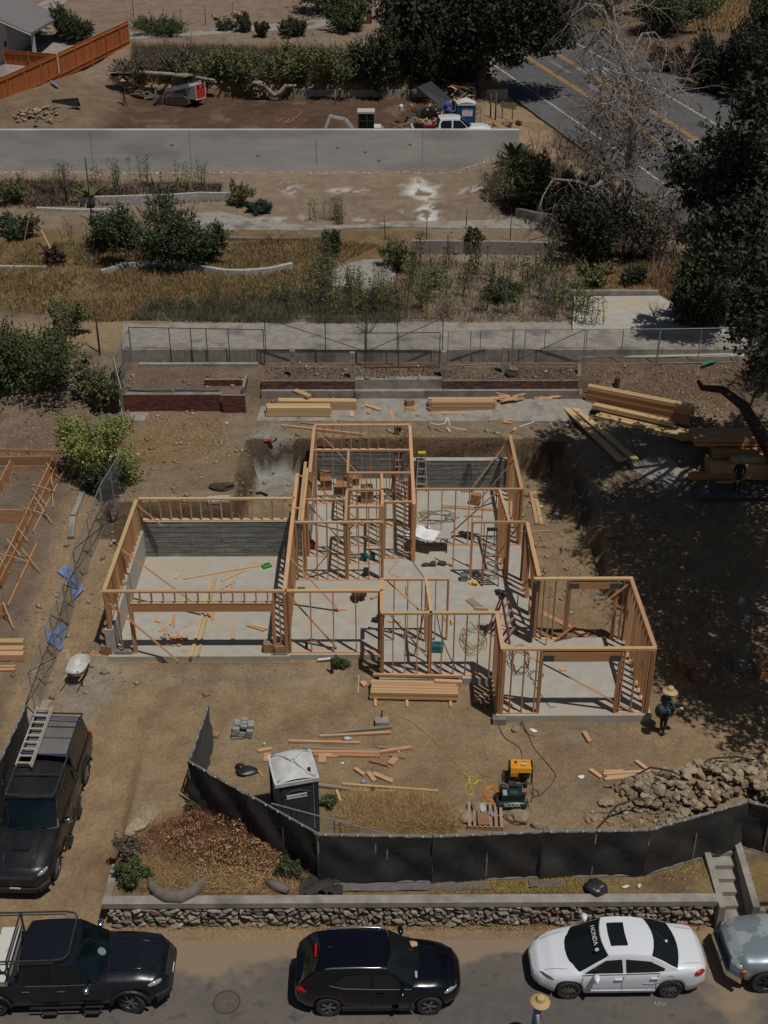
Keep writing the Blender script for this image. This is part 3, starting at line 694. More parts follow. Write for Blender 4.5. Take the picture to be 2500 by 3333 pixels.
wall((1.77, 35.78), (1.86, 33.66), 0, th=.09, sp=.7, plate=WOODY, base=False)
wall((-3.12, 35.1), (.13, 35.1), 0, sp=.8)
# metal straps at the header ends
for (x, y, z) in [(5.62, 31.57, 2.3), (7.78, 31.57, 2.3), (7.05, 35.78, 2.36), (8.5, 35.78, 2.36)]:
    wpart('strap', MB().box((x, y, z), (.34, .012, .2)), mat('strap steel', (.10, .12, .13), rough=.5, metal=.5), house)
# braces: (pixel top, z, pixel foot, z)
brw = thing('brace_set', 'x', 'x') if False else None
for i, (a, az, b, bz) in enumerate([((446, 1643), 2.45, (530, 1713), 1.66), ((397, 1789), 2.4, (688, 2006), .05), ((344, 1953), 2.2, (583, 2154), 0.0), ((942, 1813.6), 2.4, (1103.4, 1987), .04),
    ((933, 1930), 2.3, (1096, 2109), .04), ((1258.6, 1889), 2.5, (1385, 2005), 1.2), ((1264.7, 1996), 2.45, (1444.7, 2200), .0), ((1383, 1981), 2.45, (1348, 2134.5), .0),
    ((990.4, 1628.8), 2.45, (1159, 1814), .05), ((1153, 1704), 2.5, (1005.5, 1877), .05), ((996, 1552), 2.4, (1162, 1690), .8), ((1037, 1406), 2.5, (1234.5, 1612), .2), ((1328, 1401), 2.5, (1266, 1460), 1.42), ((1316, 1561), 2.3, (1249.6, 1627), 1.3),
    ((1652.6, 1436), 2.3, (1538, 1585), .3), ((1672, 1498), 2.4, (1550, 1640), .3), ((1625.5, 1592.6), 2.5, (1464, 1740), .1), ((1695, 1699.6), 2.5, (1616, 1811), .3), ((1746, 1862), 2.0, (1704, 1905.5), .6),
    ((2050, 1897.6), 2.5, (1806, 2084), .05), ((1679.6, 2114.6), 2.3, (2063, 2315), .05)]):
    piece('brace', unp(*a, az), unp(*b, bz), .04, .10, WOODO if i in (6,) else WOOD, house, ref=(0, -1, .4))
piece('brace', (5.72, 39.4, 2.5), (5.72, 36.6, .7), .04, .09, WOOD, house, ref=(1, 0, 0))
piece('brace', (-2.95, 40.0, TOP-.02), (-2.95, 44.8, TOP+.06), .12, .04, WOODY, house)
for y in (40.9, 43.6): piece('block', (-3.24, y, TOP+.022), (-2.84, y, TOP+.022), .09, .038, WOODL, house)
for (px, z) in [((1474, 1846), 0), ((1530, 1846), 0)]:
    p = unp(*px, 0); piece('prop', p, p+Vector((0, 0, 2.55)), .05, .05, WOODL, house, ref=(0, 1, 0)); piece('prop_foot', p+Vector((.05, -.1, .02)), p+Vector((-.1, .3, .02)), .12, .04, WOODL, house)
p = unp(1777, 2100, 0); piece('prop', p, p+Vector((0, 0, 2.6)), .04, .05, WOODL, house, ref=(0, 1, 0))
# dark steel post
wpart('steel_post', MB().b2(5.55, 5.67, 35.62, 35.74, 0, 2.58), DMETAL, house)
# doubled posts at the corners that read heavy in the photo
for (x, y) in [(-9.44, 35.12), (-3.2, 35.04), (4.16, 31.62), (9.0, 31.62), (4.16, 33.66), (1.52, 41.3), (-1.17, 39.95), (.24, 39.95), (1.85, 33.74), (9.0, 35.8), (5.8, 36.0), (1.52, 43.9)]:
    piece('corner_post', (x, y, .03 if x > -9 else 1.1), (x, y, 2.58), .12, .12, WOOD, house, ref=(0, 1, 0))
# ============================================================ STONE WALL, STAIRS
rr = random.Random(3)
rockmeshes = {}
def rockproto(m, k, sub=1):
    key = (m.name, k, sub)
    if key not in rockmeshes: rockmeshes[key] = MB().rock((0, 0, 0), (1, 1, 1), k*13+5, sub).mesh('rock', m)
    return rockmeshes[key]
def rockobj(name, c, sz, m, parent=None, k=0, rz=0, label=None, cat=None, group=None, sub=1, tilt=0):
    o = bpy.data.objects.new(name, rockproto(m, k, sub)); COL.objects.link(o)
    M = Matrix.Translation(Vector(c)) @ Matrix.Rotation(rz, 4, 'Z') @ Matrix.Rotation(tilt, 4, 'X') @ Matrix.Diagonal((*sz, 1))
    if parent is not None: o.parent = parent; M = TM[parent].inverted() @ M
    o.matrix_basis = M
    if label: o['label'] = label; o['category'] = cat or 'rock'
    if group: o['group'] = group
    return o
sw = thing('stone_wall', 'low rubble stone retaining wall with a concrete cap along the street', 'stone wall', (1, 23.9, -1.3))
wpart('core', MB().b2(-7.6, 9.5, 23.92, 24.08, -1.5, -.58), mat('deep mortar', (.10, .085, .07), (.06, .05, .042), .95, 6, coord='pos'), sw)
wpart('cap', MB().b2(-7.68, 9.56, 23.80, 24.1, -.57, -.385), CONCD, sw); wpart('cap', MB().b2(-7.68, -7.46, 24.1, 25.3, -.57, -.387), CONCD, sw)
x_rows = []
for row in range(5):
    x = -7.55+rr.uniform(0, .1); z = -1.24+row*.145
    while x < 9.4:
        wd = rr.uniform(.14, .42) if row else rr.uniform(.25, .55); h = rr.uniform(.12, .2)
        red = rr.random() < .06
        if rr.random() > .05:
            rockobj('stone', (x+wd/2, 23.90+rr.uniform(-.03, .03), z+rr.uniform(-.02, .02)), (wd*1.06, rr.uniform(.24, .34), h*1.12), BRICKO if red else STONE, sw, rr.randrange(9), tilt=rr.uniform(-.2, .2))
        x += wd*.93
wpart('block', MB().b2(6.3, 7.9, 23.80, 23.95, -1.22, -1.06), CONCD, sw)
# side return of the wall along the drive
for k in range(8): rockobj('stone', (-7.6, 24.15+k*.15, -.75-.0*k), (.2, .22, .3), STONE, sw, k % 9)
sw2 = thing('stone_wall', 'short stub of rubble stone wall right of the street steps', 'stone wall', (11.5, 23.9, -1.3))
wpart('core', MB().b2(10.74, 13.5, 23.95, 24.1, -1.5, -.58), MATS['deep mortar'], sw2)
for k in range(14): rockobj('stone', (10.85+(k % 7)*.33, 23.9, -1.15+(k//7)*.3), (.34, .2, .27), STONE, sw2, k % 9)
st = thing('street_steps', 'narrow concrete steps rising from the street between two cheek walls', 'steps', (10.1, 24, -1.3))
for k in range(6):
    wpart('step', MB().b2(9.74, 10.5, 23.85+k*.36, 24.25+k*.36, -1.45, -1.16+k*.155), CONCD, st)
mb = MB(); 
def cheek(x0, x1, y0, z0, y1, z1):
    return MB().add([(x0, y0, -1.5), (x1, y0, -1.5), (x1, y0, z0), (x0, y0, z0), (x0, y1, -1.0), (x1, y1, -1.0), (x1, y1, z1), (x0, y1, z1)], [(0, 1, 2, 3), (5, 4, 7, 6), (3, 2, 6, 7), (1, 5, 6, 2), (4, 0, 3, 7)])
wpart('cheek_wall', cheek(9.56, 9.74, 23.62, -.42, 26.1, -.16), CONCD, st); wpart('cheek_wall', cheek(10.5, 10.7, 23.62, -.42, 26.1, -.10), CONCD, st)
# ============================================================ BRICK WALLS
def brickwall(t, x0, x1, y, z0, z1, m, depth=.12, limit=300, axis='x', proud=.012):
    L = .215; H = .077; nr = int(round((z1-z0)/H)); cnt = 0; stuffmb = MB()
    core = MB().b2(x0, x1, y, y+depth, z0-.2, z1-.004) if axis == 'x' else MB().b2(y, y+depth, x0, x1, z0-.2, z1-.004)
    wpart('core', core, MORT, t)
    for r_ in range(nr):
        s = x0-(L/2 if r_ % 2 else 0); z = z0+(r_+.5)*(z1-z0)/nr
        while s < x1-.02:
            a = max(s+.006, x0+.004); b = min(s+L-.006, x1-.004); s += L
            if b-a < .05: continue
            j = rr.uniform(-.004, .004)
            if axis == 'x': c = ((a+b)/2, y+depth/2-proud+j, z); P0 = (a, c[1], z); P1 = (b, c[1], z)
            else: c = (y+depth/2, (a+b)/2, z); P0 = (c[0], a, z); P1 = (c[0], b, z)
            if cnt < limit: piece('brick', P0, P1, depth, (z1-z0)/nr-.012, m, t)
            else: stuffmb.bar(P0, P1, depth, (z1-z0)/nr-.012)
            cnt += 1
    if stuffmb.v: wpart('brick_course', stuffmb, m, t, kind='stuff')
xl = unp(402, 1345, 1.7).x
bw = thing('brick_wall', 'tall dark red brick planter wall beside the chain link fence', 'brick wall', ((xl-6.2)/2, 52.1, 1.7))
brickwall(bw, xl, -7.3, 52.08, 1.62, 2.56, BRICK); wpart('cap', MB().b2(xl, -7.3, 52.06, 52.32, 2.562, 2.60), MORT, bw)
bw1 = thing('brick_pier', 'short brick pier and steps at the right end of the tall planter wall', 'brick wall', (-6.7, 52, 1.7))
brickwall(bw1, -7.25, -6.15, 51.9, 1.62, 2.62, BRICK); brickwall(bw1, 52.1, 53.6, -6.3, 1.7, 2.95, BRICK, axis='y'); brickwall(bw1, -8.2, -6.4, 53.0, 2.5, 2.95, BRICK)
bw2 = thing('brick_wall', 'low sooty brick wall above the patio, left of the concrete step', 'brick wall', (-3.8, 53.7, 1.75))
xa = unp(852, 1262, 2.2).x; xb = unp(1155, 1262, 2.2).x; xc = unp(1440, 1262, 2.2).x; xd = unp(1880, 1262, 2.2).x
brickwall(bw2, xa, xb, 53.6, 2.2, 2.62, BRICKO); wpart('ledge', MB().b2(xa, xb, 53.42, 53.72, 1.6, 2.17), CONCD, bw2)
bw3 = thing('brick_wall', 'long sooty brick wall above the patio, right of the concrete step', 'brick wall', (6, 53.7, 1.75))
brickwall(bw3, xc, xd, 53.6, 2.2, 2.62, BRICKO); wpart('ledge', MB().b2(xc, xd, 53.42, 53.72, 1.6, 2.17), CONCD, bw3)
piece('end_post', (xd+.15, 53.4, 1.7), (xd+.1, 54.5, 3.1), .16, .16, WOODO, bw3)
bs = thing('garden_steps', 'two wide concrete steps between the sooty brick walls', 'steps', (0, 53.6, 1.75))
wpart('step', MB().b2(xb+.02, xc-.02, 53.3, 53.6, 1.6, 2.2), CONCD, bs); wpart('step', MB().b2(xb+.02, xc-.02, 53.61, 54.0, 1.6, 2.68), CONCD, bs)
wsolo('planter_edge', MB().b2(unp(452, 1190, 2.75).x, unp(840, 1190, 2.75).x, 55.15, 55.4, 2.6, 2.86), CONCD, 'pale concrete edging strip behind the planter soil', 'edging')
# rolled black mat lying on the planter wall
mb = MB(); pts = [at_y(x, y, 52.4)+Vector((0, 0, 0)) for x, y in [(415, 1265), (430, 1280), (480, 1281), (560, 1279), (600, 1273), (650, 1276), (715, 1284)]]
mb.tube([(p.x, 52.45+.06*math.sin(i*2), 2.66) for i, p in enumerate(pts)], [.03, .07, .07, .08, .10, .08, .04], 7)
wsolo('rolled_matting', mb, mat('grey matting', (.14, .14, .145), (.09, .09, .095), .9, 8), 'long sausage of rolled grey matting lying on the tall planter wall', 'matting', smooth=True)
for i, (x, y) in enumerate([(954.6, 1223), (1148, 1230), (1444, 1225), (1641, 1212)]):
    b = G(x, y); t = thing('concrete_post', ['pale square concrete post farthest left behind the sooty brick wall', 'square concrete post at the left end of the garden steps', 'square concrete post at the right end of the garden steps', 'square concrete post beside the old tree stump'][i], 'post', b, 0, 'old concrete fence posts')
    part('shaft', MB().b2(-.12, .12, -.1, .1, -.3, 1.32), CONCD, t)
    for z in (.35, .7, 1.1): part('bolt_hole', MB().lathe([(.03, 0), (.03, .012)], 8, (0, -.1, z), Matrix.Rotation(R(90), 3, 'X')), BLACKP, t)
rw = thing('retaining_curb', 'long concrete retaining curb at the edge of the upper slab', 'retaining wall', (2, 55.7, 2.7))
xx = -12.5
while xx < 18.5:
    ln = rr.uniform(2.2, 3.4); wpart('curb_block', MB().b2(xx, xx+ln-.02, 55.66, 55.845, 2.3, 3.40+rr.uniform(-.02, .03)), CONCD, rw); xx += ln
# ============================================================ GREY WALL, FAR WALLS
ztop = at_y(1250, 421, 81.1).z
gw = thing('grey_retaining_wall', 'long smooth grey concrete retaining wall across the slope', 'retaining wall', (-12, 81.1, 6))
xr_ = at_y(1690, 421, 81.1).x
mb = MB(); rows = []
for x in np.concatenate([np.arange(-60, -30, 5), np.arange(-30, xr_-.01, 1.), [xr_]]):
    rows.append([(x, 80.98, 5.0), (x, 80.98, ztop-.04), (x, 81.0, ztop), (x, 81.28, ztop+.01), (x, 81.3, 5.5)])
mb.grid(rows); n = len(mb.v); mb.add([rows[-1][0], rows[-1][1], rows[-1][2], rows[-1][3], rows[-1][4]], [(0, 1, 2, 3, 4)]); wpart('wall', mb, CONCG, gw)
p = at_y(1030, 500, 80.97); wpart('joint', MB().b2(p.x-.01, p.x+.01, 80.962, 80.98, p.z-.7, p.z+.9), mat('dark joint', (.12, .12, .115)), gw)
for x in (300, 620, 1375): p = at_y(x, 500, 80.97); wpart('joint', MB().b2(p.x-.006, p.x+.006, 80.966, 80.98, p.z-.9, ztop-.05), MATS['dark joint'], gw)
for i, (x, y) in enumerate([(1335, 468), (1190, 493), (1235, 522), (840, 505), (560, 470), (1100, 480)]): p = at_y(x, y, 80.96); wpart('chip', MB().bar((p.x-.12, 80.975, p.z), (p.x+.1, 80.975, p.z-.05+.03*(i % 3)), .012, .04, (0, -1, 0)), MATS['dark joint'], gw)
mb = MB()
for i in range(260):
    x = rr.uniform(-28, 8.5); y = 80.9-abs(rr.gauss(0, .15)); s = rr.uniform(.04, .12); mb.rock((x, y, hz(x, y)+s*.2), (s*1.6, s, s*.6), i, 1)
o = wsolo('lime_crumbs', mb, mat('lime crumbs', (.60, .58, .52), rough=.9), 'pale lime crumbs along the foot of the grey wall', 'rubble', kind='stuff')
ow = thing('old_block_wall', 'old broken block and log retaining wall behind the excavated lot', 'retaining wall', (-6, 94.4, 8.2))
pa = at_y(955, 283, 94.4); pb = at_y(1340, 283, 94.4)
x = pa.x
while x < pb.x+6:
    wpart('block_panel', MB().b2(x, x+1.6, 94.25, 94.5, 8.1, pa.z-.15+rr.uniform(-.04, .04)), CONCD, ow); x += 1.62
for i in range(26):   # small blocks on the left end
    p = at_y(345+rr.uniform(0, 80), 232+rr.uniform(0, 20), 94.2); wpart('block', MB().b2(p.x, p.x+.4, 94.05, 94.3, p.z-.15, p.z), CONCD, ow)
def log(pts, r, lab=None, m=BARKP, parent=None, nm='log', Y=94.1):
    P = [at_y(a, b, Y-.2*i/len(pts)) for i, (a, b) in enumerate(pts)]
    return wpart(nm, MB().tube(P, r, 7), m, parent, smooth=True)
log([(430, 232), (490, 238), (560, 243), (640, 253), (700, 262)], [.12, .15, .16, .15, .1], parent=ow)
log([(560, 250), (600, 255), (660, 262), (705, 268)], [.1, .13, .12, .08], parent=ow)
tr = thing('fallen_root', 'pale forked root curling down in front of the old block wall', 'root', at_y(900, 330, 93.6))
log([(830, 265), (860, 275), (880, 300), (895, 312), (915, 300), (930, 280), (965, 278)], [.16, .18, .2, .17, .2, .15, .07], parent=tr, nm='root', Y=93.7)
log([(800, 285), (830, 268), (855, 280)], [.1, .14, .1], parent=tr, nm='root', Y=93.6)
# ============================================================ STAINED WOOD FENCE
def pickets(name, label, A, B, hgt=1.72, tilt=0):
    A = Vector(A); B = Vector(B); d = B-A; L = Vector((d.x, d.y, 0)).length; n = int(L/.145); t = thing(name, label, 'wooden fence', A, 0, 'stained wooden fence runs')
    u = Vector((d.x, d.y, 0)).normalized(); nn = Vector((u.y, -u.x, 0)); nn = nn if nn.y < 0 else -nn
    for i in range(n):
        p = A+d*((i+.5)/n); p.z = A.z+(B.z-A.z)*((i+.5)/n)
        piece('picket', p+Vector((0, 0, -.1)), p+Vector((0, 0, hgt+rr.uniform(-.015, .015))), .137, .018, FENCEW, t, ref=tuple(nn))
    for z in (.25, hgt*.9):
        piece('rail', A+Vector((0, 0, z))+nn*.04, B+Vector((0, 0, z))+nn*.04, .05, .09, FENCEW, t)
    for k in range(int(L/2.4)+1):
        p = A+d*min(1, k*2.4/L)+nn*.06; piece('post', p+Vector((0, 0, -.2)), p+Vector((0, 0, hgt)), .09, .09, FENCEW, t, ref=tuple(nn))
    piece('cap_rail', A+Vector((0, 0, hgt+.02)), B+Vector((0, 0, hgt+.02)), .05, .03, FENCEW, t)
C0 = G(198, 255)
pickets('wooden_fence', 'long orange wooden fence climbing right past the house yard', C0, G(423, 141))
pickets('wooden_fence', 'orange wooden fence running down to the left edge from the corner', G(-30, 362), C0+Vector((-.1, -.1, 0)))
pickets('wooden_fence', 'orange wooden cross fence with the diagonal gate brace behind the corner', G(22, 230), G(188, 246), 1.5)
# ============================================================ CHAIN LINK
def netting(A, B, h, z0=.05, pitch=.13, wd=.007):
    """diamond wires as crossing ribbons in the plane of the panel"""
    A = Vector(A); B = Vector(B); d = B-A; L = d.length; mb = MB(); up_ = Vector((0, 0, 1)); u = d.normalized(); nn = Vector((-u.y, u.x, 0)).normalized()
    H = h-z0; k = -H
    while k < L:
        for sgn, off in ((1, .004), (-1, -.004)):
            a0, b0 = (k, 0), (k+H, H)
            s0 = max(0, -a0[0]); s1 = min(H, L-a0[0])
            if s1-s0 < .03: continue
            q = [(a0[0]+s0, s0), (a0[0]+s1, s1)]
            if sgn < 0: q = [(L-x, z) for x, z in q]
            P = [A+u*x+up_*(z+z0)+nn*off for x, z in q]; w_ = u*wd/2
            mb.add([P[0]-w_, P[0]+w_, P[1]+w_, P[1]-w_], [(0, 1, 2, 3)])
        k += pitch
    return mb
def chain(A, B, label, h=1.83, posts=(.33, .66), wm=WIRE, name='chain_link_fence', group='temporary chain link fence panels', brace=False, pitch=.13, wd=.007):
    A = Vector(A); B = Vector(B); t = thing(name, label, 'chain link fence', A, 0, group)
    for q in (0, 1, *posts):
        p = A.lerp(B, q); wpart('post', MB().tube([p-Vector((0, 0, .05)), p+Vector((0, 0, h))], .024, 6), METAL if wm is WIRE else DMETAL, t)
    for z in (.05, h): wpart('rail', MB().tube([A+Vector((0, 0, z)), B+Vector((0, 0, z))], .021, 6), METAL if wm is WIRE else DMETAL, t)
    if brace: wpart('brace', MB().tube([A+Vector((0, 0, .1 if brace > 0 else h)), B+Vector((0, 0, h if brace > 0 else .1))], .018, 6), DMETAL, t)
    wpart('wire_mesh', netting(A, B, h, pitch=pitch, wd=wd), wm, t, kind='stuff'); return t
chain(G(430, 1178), G(862, 1186), 'chain link run before the pale slab at the left end of the upper fence', posts=(.3, .46, .575, .74), wm=WIRED)
zc = 3.42
def z_(x, y, z=zc): return unp(x, y, z)
chain(z_(866, 1150), z_(1190, 1150), 'chain link panels with crossed braces on the slab behind the leftmost posts', posts=(.6,), wm=WIRED, brace=-1)
chain(z_(1194, 1150), z_(1440, 1150), 'chain link panel with a rising brace standing on the slab', posts=(.4,), wm=WIRED, brace=1)
chain(G(1188, 1198), G(1430, 1197), 'square chain link panel in front of the curb by the garden steps', posts=(.45,), wm=WIRED)
chain(G(1456, 1194), G(1664, 1184), 'chain link panel between the garden steps and the tree stump', posts=(.35, .5), wm=WIRE)
chain(G(1668, 1184), G(1896, 1186), 'chain link panel with the long diagonal brace above the brick wall end', posts=(.16, .44), wm=WIRE, brace=1)
chain(G(1902, 1186), G(2135, 1186), 'chain link panel in front of the stained driveway slab', posts=(.5,), wm=WIRE)
chain(G(2138, 1186), G(2400, 1182), 'rightmost chain link panel ending under the oak branches', posts=(.5,), wm=WIRE)
for A, B, l in [((432, 1180), (384, 1290), 'chain link panel turning down from the upper fence corner'), ((384, 1292), (408, 1385), 'chain link panel beside the end of the tall planter wall'), ((405, 1602), (342, 1710), 'chain link panel below the lime green bush'),
                ((340, 1716), (258, 1922), 'slanting chain link panel over the dug trench'), ((256, 1926), (226, 2038), 'chain link panel above the upper blue tarp'), ((224, 2042), (186, 2140), 'chain link panel beside the lower blue tarp'),
                ((184, 2146), (118, 2330), 'chain link panel next to the white wheelbarrow')]:
    chain(G(*A), G(*B), l, posts=(.5,), brace=1 if B[0] < 300 else 0, pitch=.10, wd=.015)
# ============================================================ SCREENED FENCE
def screen(pts, labels, name='screened_fence', h=1.8, m=MESHC):
    for i, (A, B) in enumerate(zip(pts[:-1], pts[1:])):
        A = Vector(A); B = Vector(B); d = B-A; L = d.length; u = d.normalized(); nn = Vector((u.y, -u.x, 0)).normalized()
        if nn.y > 0: nn = -nn
        t = thing(name, labels[i], 'screened fence', A, 0, 'black screened fence panels')
        n = max(6, int(L/.22)); rows = []
        for a in range(n+1):
            col = []
            for b in range(9):
                v = b/8; sag = .06*math.sin(a*.9+b*.7+i*3)*math.sin(v*math.pi)+.05*math.sin(a*.35+i)*(1-v)+.02*math.sin(a*2.7+b*1.9+i)+(.02*math.sin(a*2.3) if b == 0 else 0)
                p = A.lerp(B, a/n)+Vector((0, 0, .02+v*(h-.05)))+nn*(.035+sag); 
                if b == 0: p.z += .05*max(0, math.sin(a*1.1+i*2))
                col.append(p)
            rows.append(col)
        wpart('screen_cloth', MB().grid(rows), m, t, smooth=True)
        for q in (0, .5, 1): p = A.lerp(B, q); wpart('post', MB().tube([p, p+Vector((0, 0, h+(.03 if q != .5 else 0)))], .026, 6), METAL, t)
        for z in (.03, h): wpart('rail', MB().tube([A+Vector((0, 0, z)), B+Vector((0, 0, z))], .028, 6), METAL, t)
        mb = MB()
        for k in range(int(L/.45)): p = A+d*((k+.5)*.45/L)+Vector((0, 0, h-.01))+nn*.03; mb.box(p, (.03, .02, .05))
        wpart('cable_tie', mb, PAPER, t, kind='stuff')
SP = [G(x, y) for x, y in [(1040, 2866), (1405, 2872), (1755, 2856), (2092, 2850), (2407, 2757), (2560, 2800)]]
screen(SP, ['black screened panel nearest the portable toilet, torn at its lower left corner', 'black screened panel with a faded patch below the dry brush', 'black screened panel below the wooden pallet', 'slanting black screened panel climbing towards the rubble pile', 'black screened panel beyond the fence peak above the street steps'])
screen([G(628, 2624), G(820, 2735), G(1038, 2862)], ['black screened panel shading the rust coloured brush at its far end', 'black screened panel passing in front of the portable toilet'])
screen([G(690, 2435), G(634, 2612)], ['faded screened gate leaf swung back beside the stacked pavers'], name='screened_gate', m=MESHB)
screen([G(108, 2440), G(20, 2640), G(-70, 2850)], ['black screened panel beside the rear of the parked pickup in the drive', 'black screened panel beside the cab of the pickup in the drive'])
chain(G(893, 2766), G(1260, 2868), 'bare chain link panel running behind the screened fence by the toilet', posts=(.55, .6))
mb = MB(); c = G(1050, 2888); q_ = random.Random(8)
mb.grid([[(c.x-.65+a*.065, c.y-.32+b*.06, hz(c.x, c.y)+.03+.22*abs(math.sin(a*.8+b*1.3)*math.cos(b*.5-a*.3))*math.sin(math.pi*min(1, max(0, a/20)))+q_.uniform(0, .05)) for b in range(12)] for a in range(20)])
wsolo('torn_screen_heap', mb, MESHC, 'crumpled heap of torn black screen cloth at the fence foot', 'cloth', smooth=True)
for i, (x, y, wd) in enumerate([(1130, 2892, 1.0), (1310, 2890, 1.7), (1490, 2886, .9), (1780, 2880, .5)]):
    p = G(x, y); rows = [[(p.x-wd+a*wd/5, p.y-.13+b*.09, hz(p.x-wd+a*wd/5, p.y-.13+b*.09)+.05+.02*math.sin(a*1.3+b)) for b in range(4)] for a in range(11)]
    wsolo('ground_cloth', MB().grid(rows), mat('grey ground cloth', (.17, .155, .15), (.12, .11, .105), .9, 6), ['grey ground cloth flap nearest the torn fence corner', 'widest grey ground cloth flap under the screened fence', 'grey ground cloth flap between two clumps of dry grass', 'smallest grey ground cloth scrap on the strip above the wall'][i], 'cloth', group='ground cloth flaps below the fence')
# ============================================================ NEIGHBOUR'S FORMWORK
fm = thing('concrete_formwork', 'orange board formwork braced with stakes on the neighbouring lot at the left', 'formwork', G(100, 1800))
def fb(a, b, h=.36, lift=.0, m=WOOD): 
    h *= 1.45
    A = G(*a); B = G(*b); piece('form_board', A+Vector((0, 0, h/2+lift)), B+Vector((0, 0, h/2+lift)), .04, h, m, fm)
for a, b, h in [((-20, 1470), (230, 1478), .12), ((-20, 1515), (185, 1513), .30), ((-20, 1522), (180, 1521), .06), ((178, 1520), (-6, 1905), .36), ((195, 1528), (5, 1918), .30), ((228, 1505), (110, 1740), .12), ((40, 1530), (-20, 1650), .36), ((-20, 1702), (85, 1702), .42), ((-20, 1690), (78, 1690), .30),
                ((122, 1778), (28, 1980), .12), ((-20, 1990), (22, 1988), .22), ((-20, 2012), (30, 2010), .12)]:
    fb(a, b, h)
for (x, y) in [(30, 1480), (98, 1480), (158, 1475), (50, 1545), (95, 1560), (150, 1600), (128, 1640), (110, 1690), (90, 1735), (66, 1790), (60, 1770), (40, 1840), (20, 1880), (96, 1820), (66, 1900), (15, 1975), (22, 2020), (25, 1700), (55, 1700), (175, 1620), (152, 1690), (60, 1560), (12, 1600), (30, 1570)]:
    p = G(x, y); piece('stake', p+Vector((0, 0, -.1)), p+Vector((0, 0, .62)), .035, .03, WOOD, fm, ref=(0, 1, 0))
for a, b in [((110, 1608), (182, 1608)), ((80, 1683), (150, 1683)), ((155, 1535), (190, 1560)), ((110, 1620), (150, 1650)), ((58, 1745), (92, 1768)), ((28, 1785), (70, 1818)), ((75, 1815), (130, 1865)), ((4, 1832), (92, 1834)), ((2, 1840), (30, 1872)), ((118, 1650), (170, 1710)), ((15, 1990), (45, 2052)), ((172, 1580), (175, 1660))]:
    piece('brace', G(*a)+Vector((0, 0, .45)), G(*b)+Vector((0, 0, .12)), .03, .022, WOODY, fm)
mb = MB()
for x in np.arange(0, 180, 9): 
    p = G(x, 1522); mb.tube([p-Vector((0, 0, .1)), p+Vector((0, 0, .45))], .008, 4)
for k in range(24):
    p = G(175-k*7.2, 1528+k*15.4); mb.tube([p+Vector((-.12, 0, -.1)), p+Vector((-.12, 0, .5))], .008, 4)
mb.tube([G(0, 1530)+Vector((0, 0, .1)), G(150, 1533)+Vector((0, 0, .1))], .01, 4)
wpart('rebar', mb, DMETAL, fm, kind='stuff')
for i, (a, b, w_, lab) in enumerate([((232, 1756), (238, 1690), .25, 'broken lower piece of the old concrete curb on the neighbouring lot'), ((240, 1685), (270, 1612), .2, 'long straight piece of the old concrete curb on the neighbouring lot')]):
    piece('concrete_curb', G(*a)+Vector((0, 0, .05)), G(*b)+Vector((0, 0, .05)), w_, .2, CONCD, label=lab, cat='curb', group='old curb pieces')
# stacked beams on the neighbouring lot
for i, (y, z, m, lab) in enumerate([(2105, .15, WOODY, 'yellow beam at the back of the banded bundle by the left edge'), (2128, .14, WOODL, 'pink beam in the middle of the banded bundle by the left edge'), (2146, .12, WOODL, 'pink beam at the front of the banded bundle by the left edge')]):
    piece('beam', G(-40, y)+Vector((0, 0, .16)), G(80, y)+Vector((0, 0, .16)), .26, .22+z*.3, m, label=lab, cat='beam', group='banded beams at the left edge')
piece('beam', G(-40, 2176)+Vector((0, 0, .05)), G(52, 2174)+Vector((0, 0, .05)), .12, .06, WOODL, label='thin plank lying in front of the banded beams by the left edge', cat='plank')
piece('beam', G(-40, 2186)+Vector((0, 0, .05)), G(50, 2184)+Vector((0, 0, .05)), .10, .06, WOODL, label='frontmost thin plank by the left edge below the banded beams', cat='plank')
# low walls in the middle lot
def lowwall(label, pts, z0, h, wd, m, name='low_wall'):
    P = [G(*p) for p in pts]; t = thing(name, label, 'low wall', P[0])
    mb = MB(); rows = []
    for i, p in enumerate(P):
        d = (P[min(i+1, len(P)-1)]-P[max(0, i-1)]); d.z = 0; d.normalize(); n_ = Vector((-d.y, d.x, 0))*wd/2
        rows.append([p-n_-Vector((0, 0, .3)), p-n_+Vector((0, 0, h)), p+n_+Vector((0, 0, h)), p+n_-Vector((0, 0, .3))])
    mb.grid(rows); mb.add(rows[0], [(0, 1, 2, 3)]); mb.add(rows[-1], [(3, 2, 1, 0)])
    wpart('wall', mb, m, t); return t
WHW = mat('whitewashed stone', (.52, .50, .46), (.33, .31, .28), .95, 5, .4, 12, coord='pos')
lowwall('low whitewashed wall snaking through the dry grass', [(330, 895), (355, 890), (400, 872), (450, 868), (520, 866), (590, 872), (660, 882), (730, 892), (800, 893), (870, 888), (900, 882), (952, 872)], 0, .3, .3, WHW, 'serpentine_wall')
lowwall('peeling pale wall above the dry beds at the left', [(255, 668), (400, 665), (560, 660), (650, 655), (750, 658)], 0, .55, .25, WHW)
lowwall('low whitewashed step below the peeling wall', [(120, 686), (250, 690), (360, 690)], 0, .22, .3, WHW)
lowwall('short whitewashed wall stub at the left of the dry grass', [(0, 872), (40, 872), (150, 873)], 0, .12, .25, WHW)
lowwall('pinkish concrete wall below the path, behind the tall weeds', [(1340, 822), (1500, 824), (1650, 826), (1800, 832)], 0, .75, .25, mat('pink concrete', (.33, .26, .245), (.27, .215, .2), .95, 3, coord='pos'))
lowwall('pale concrete kerb block at the head of the driveway slab', [(1860, 968), (2000, 968), (2140, 966)], 0, .35, .25, CONCD)
lowwall('dark kerb of rounded stones under the concrete path', [(700, 778), (850, 782), (980, 780), (1080, 772)], 0, .12, .3, STONE)
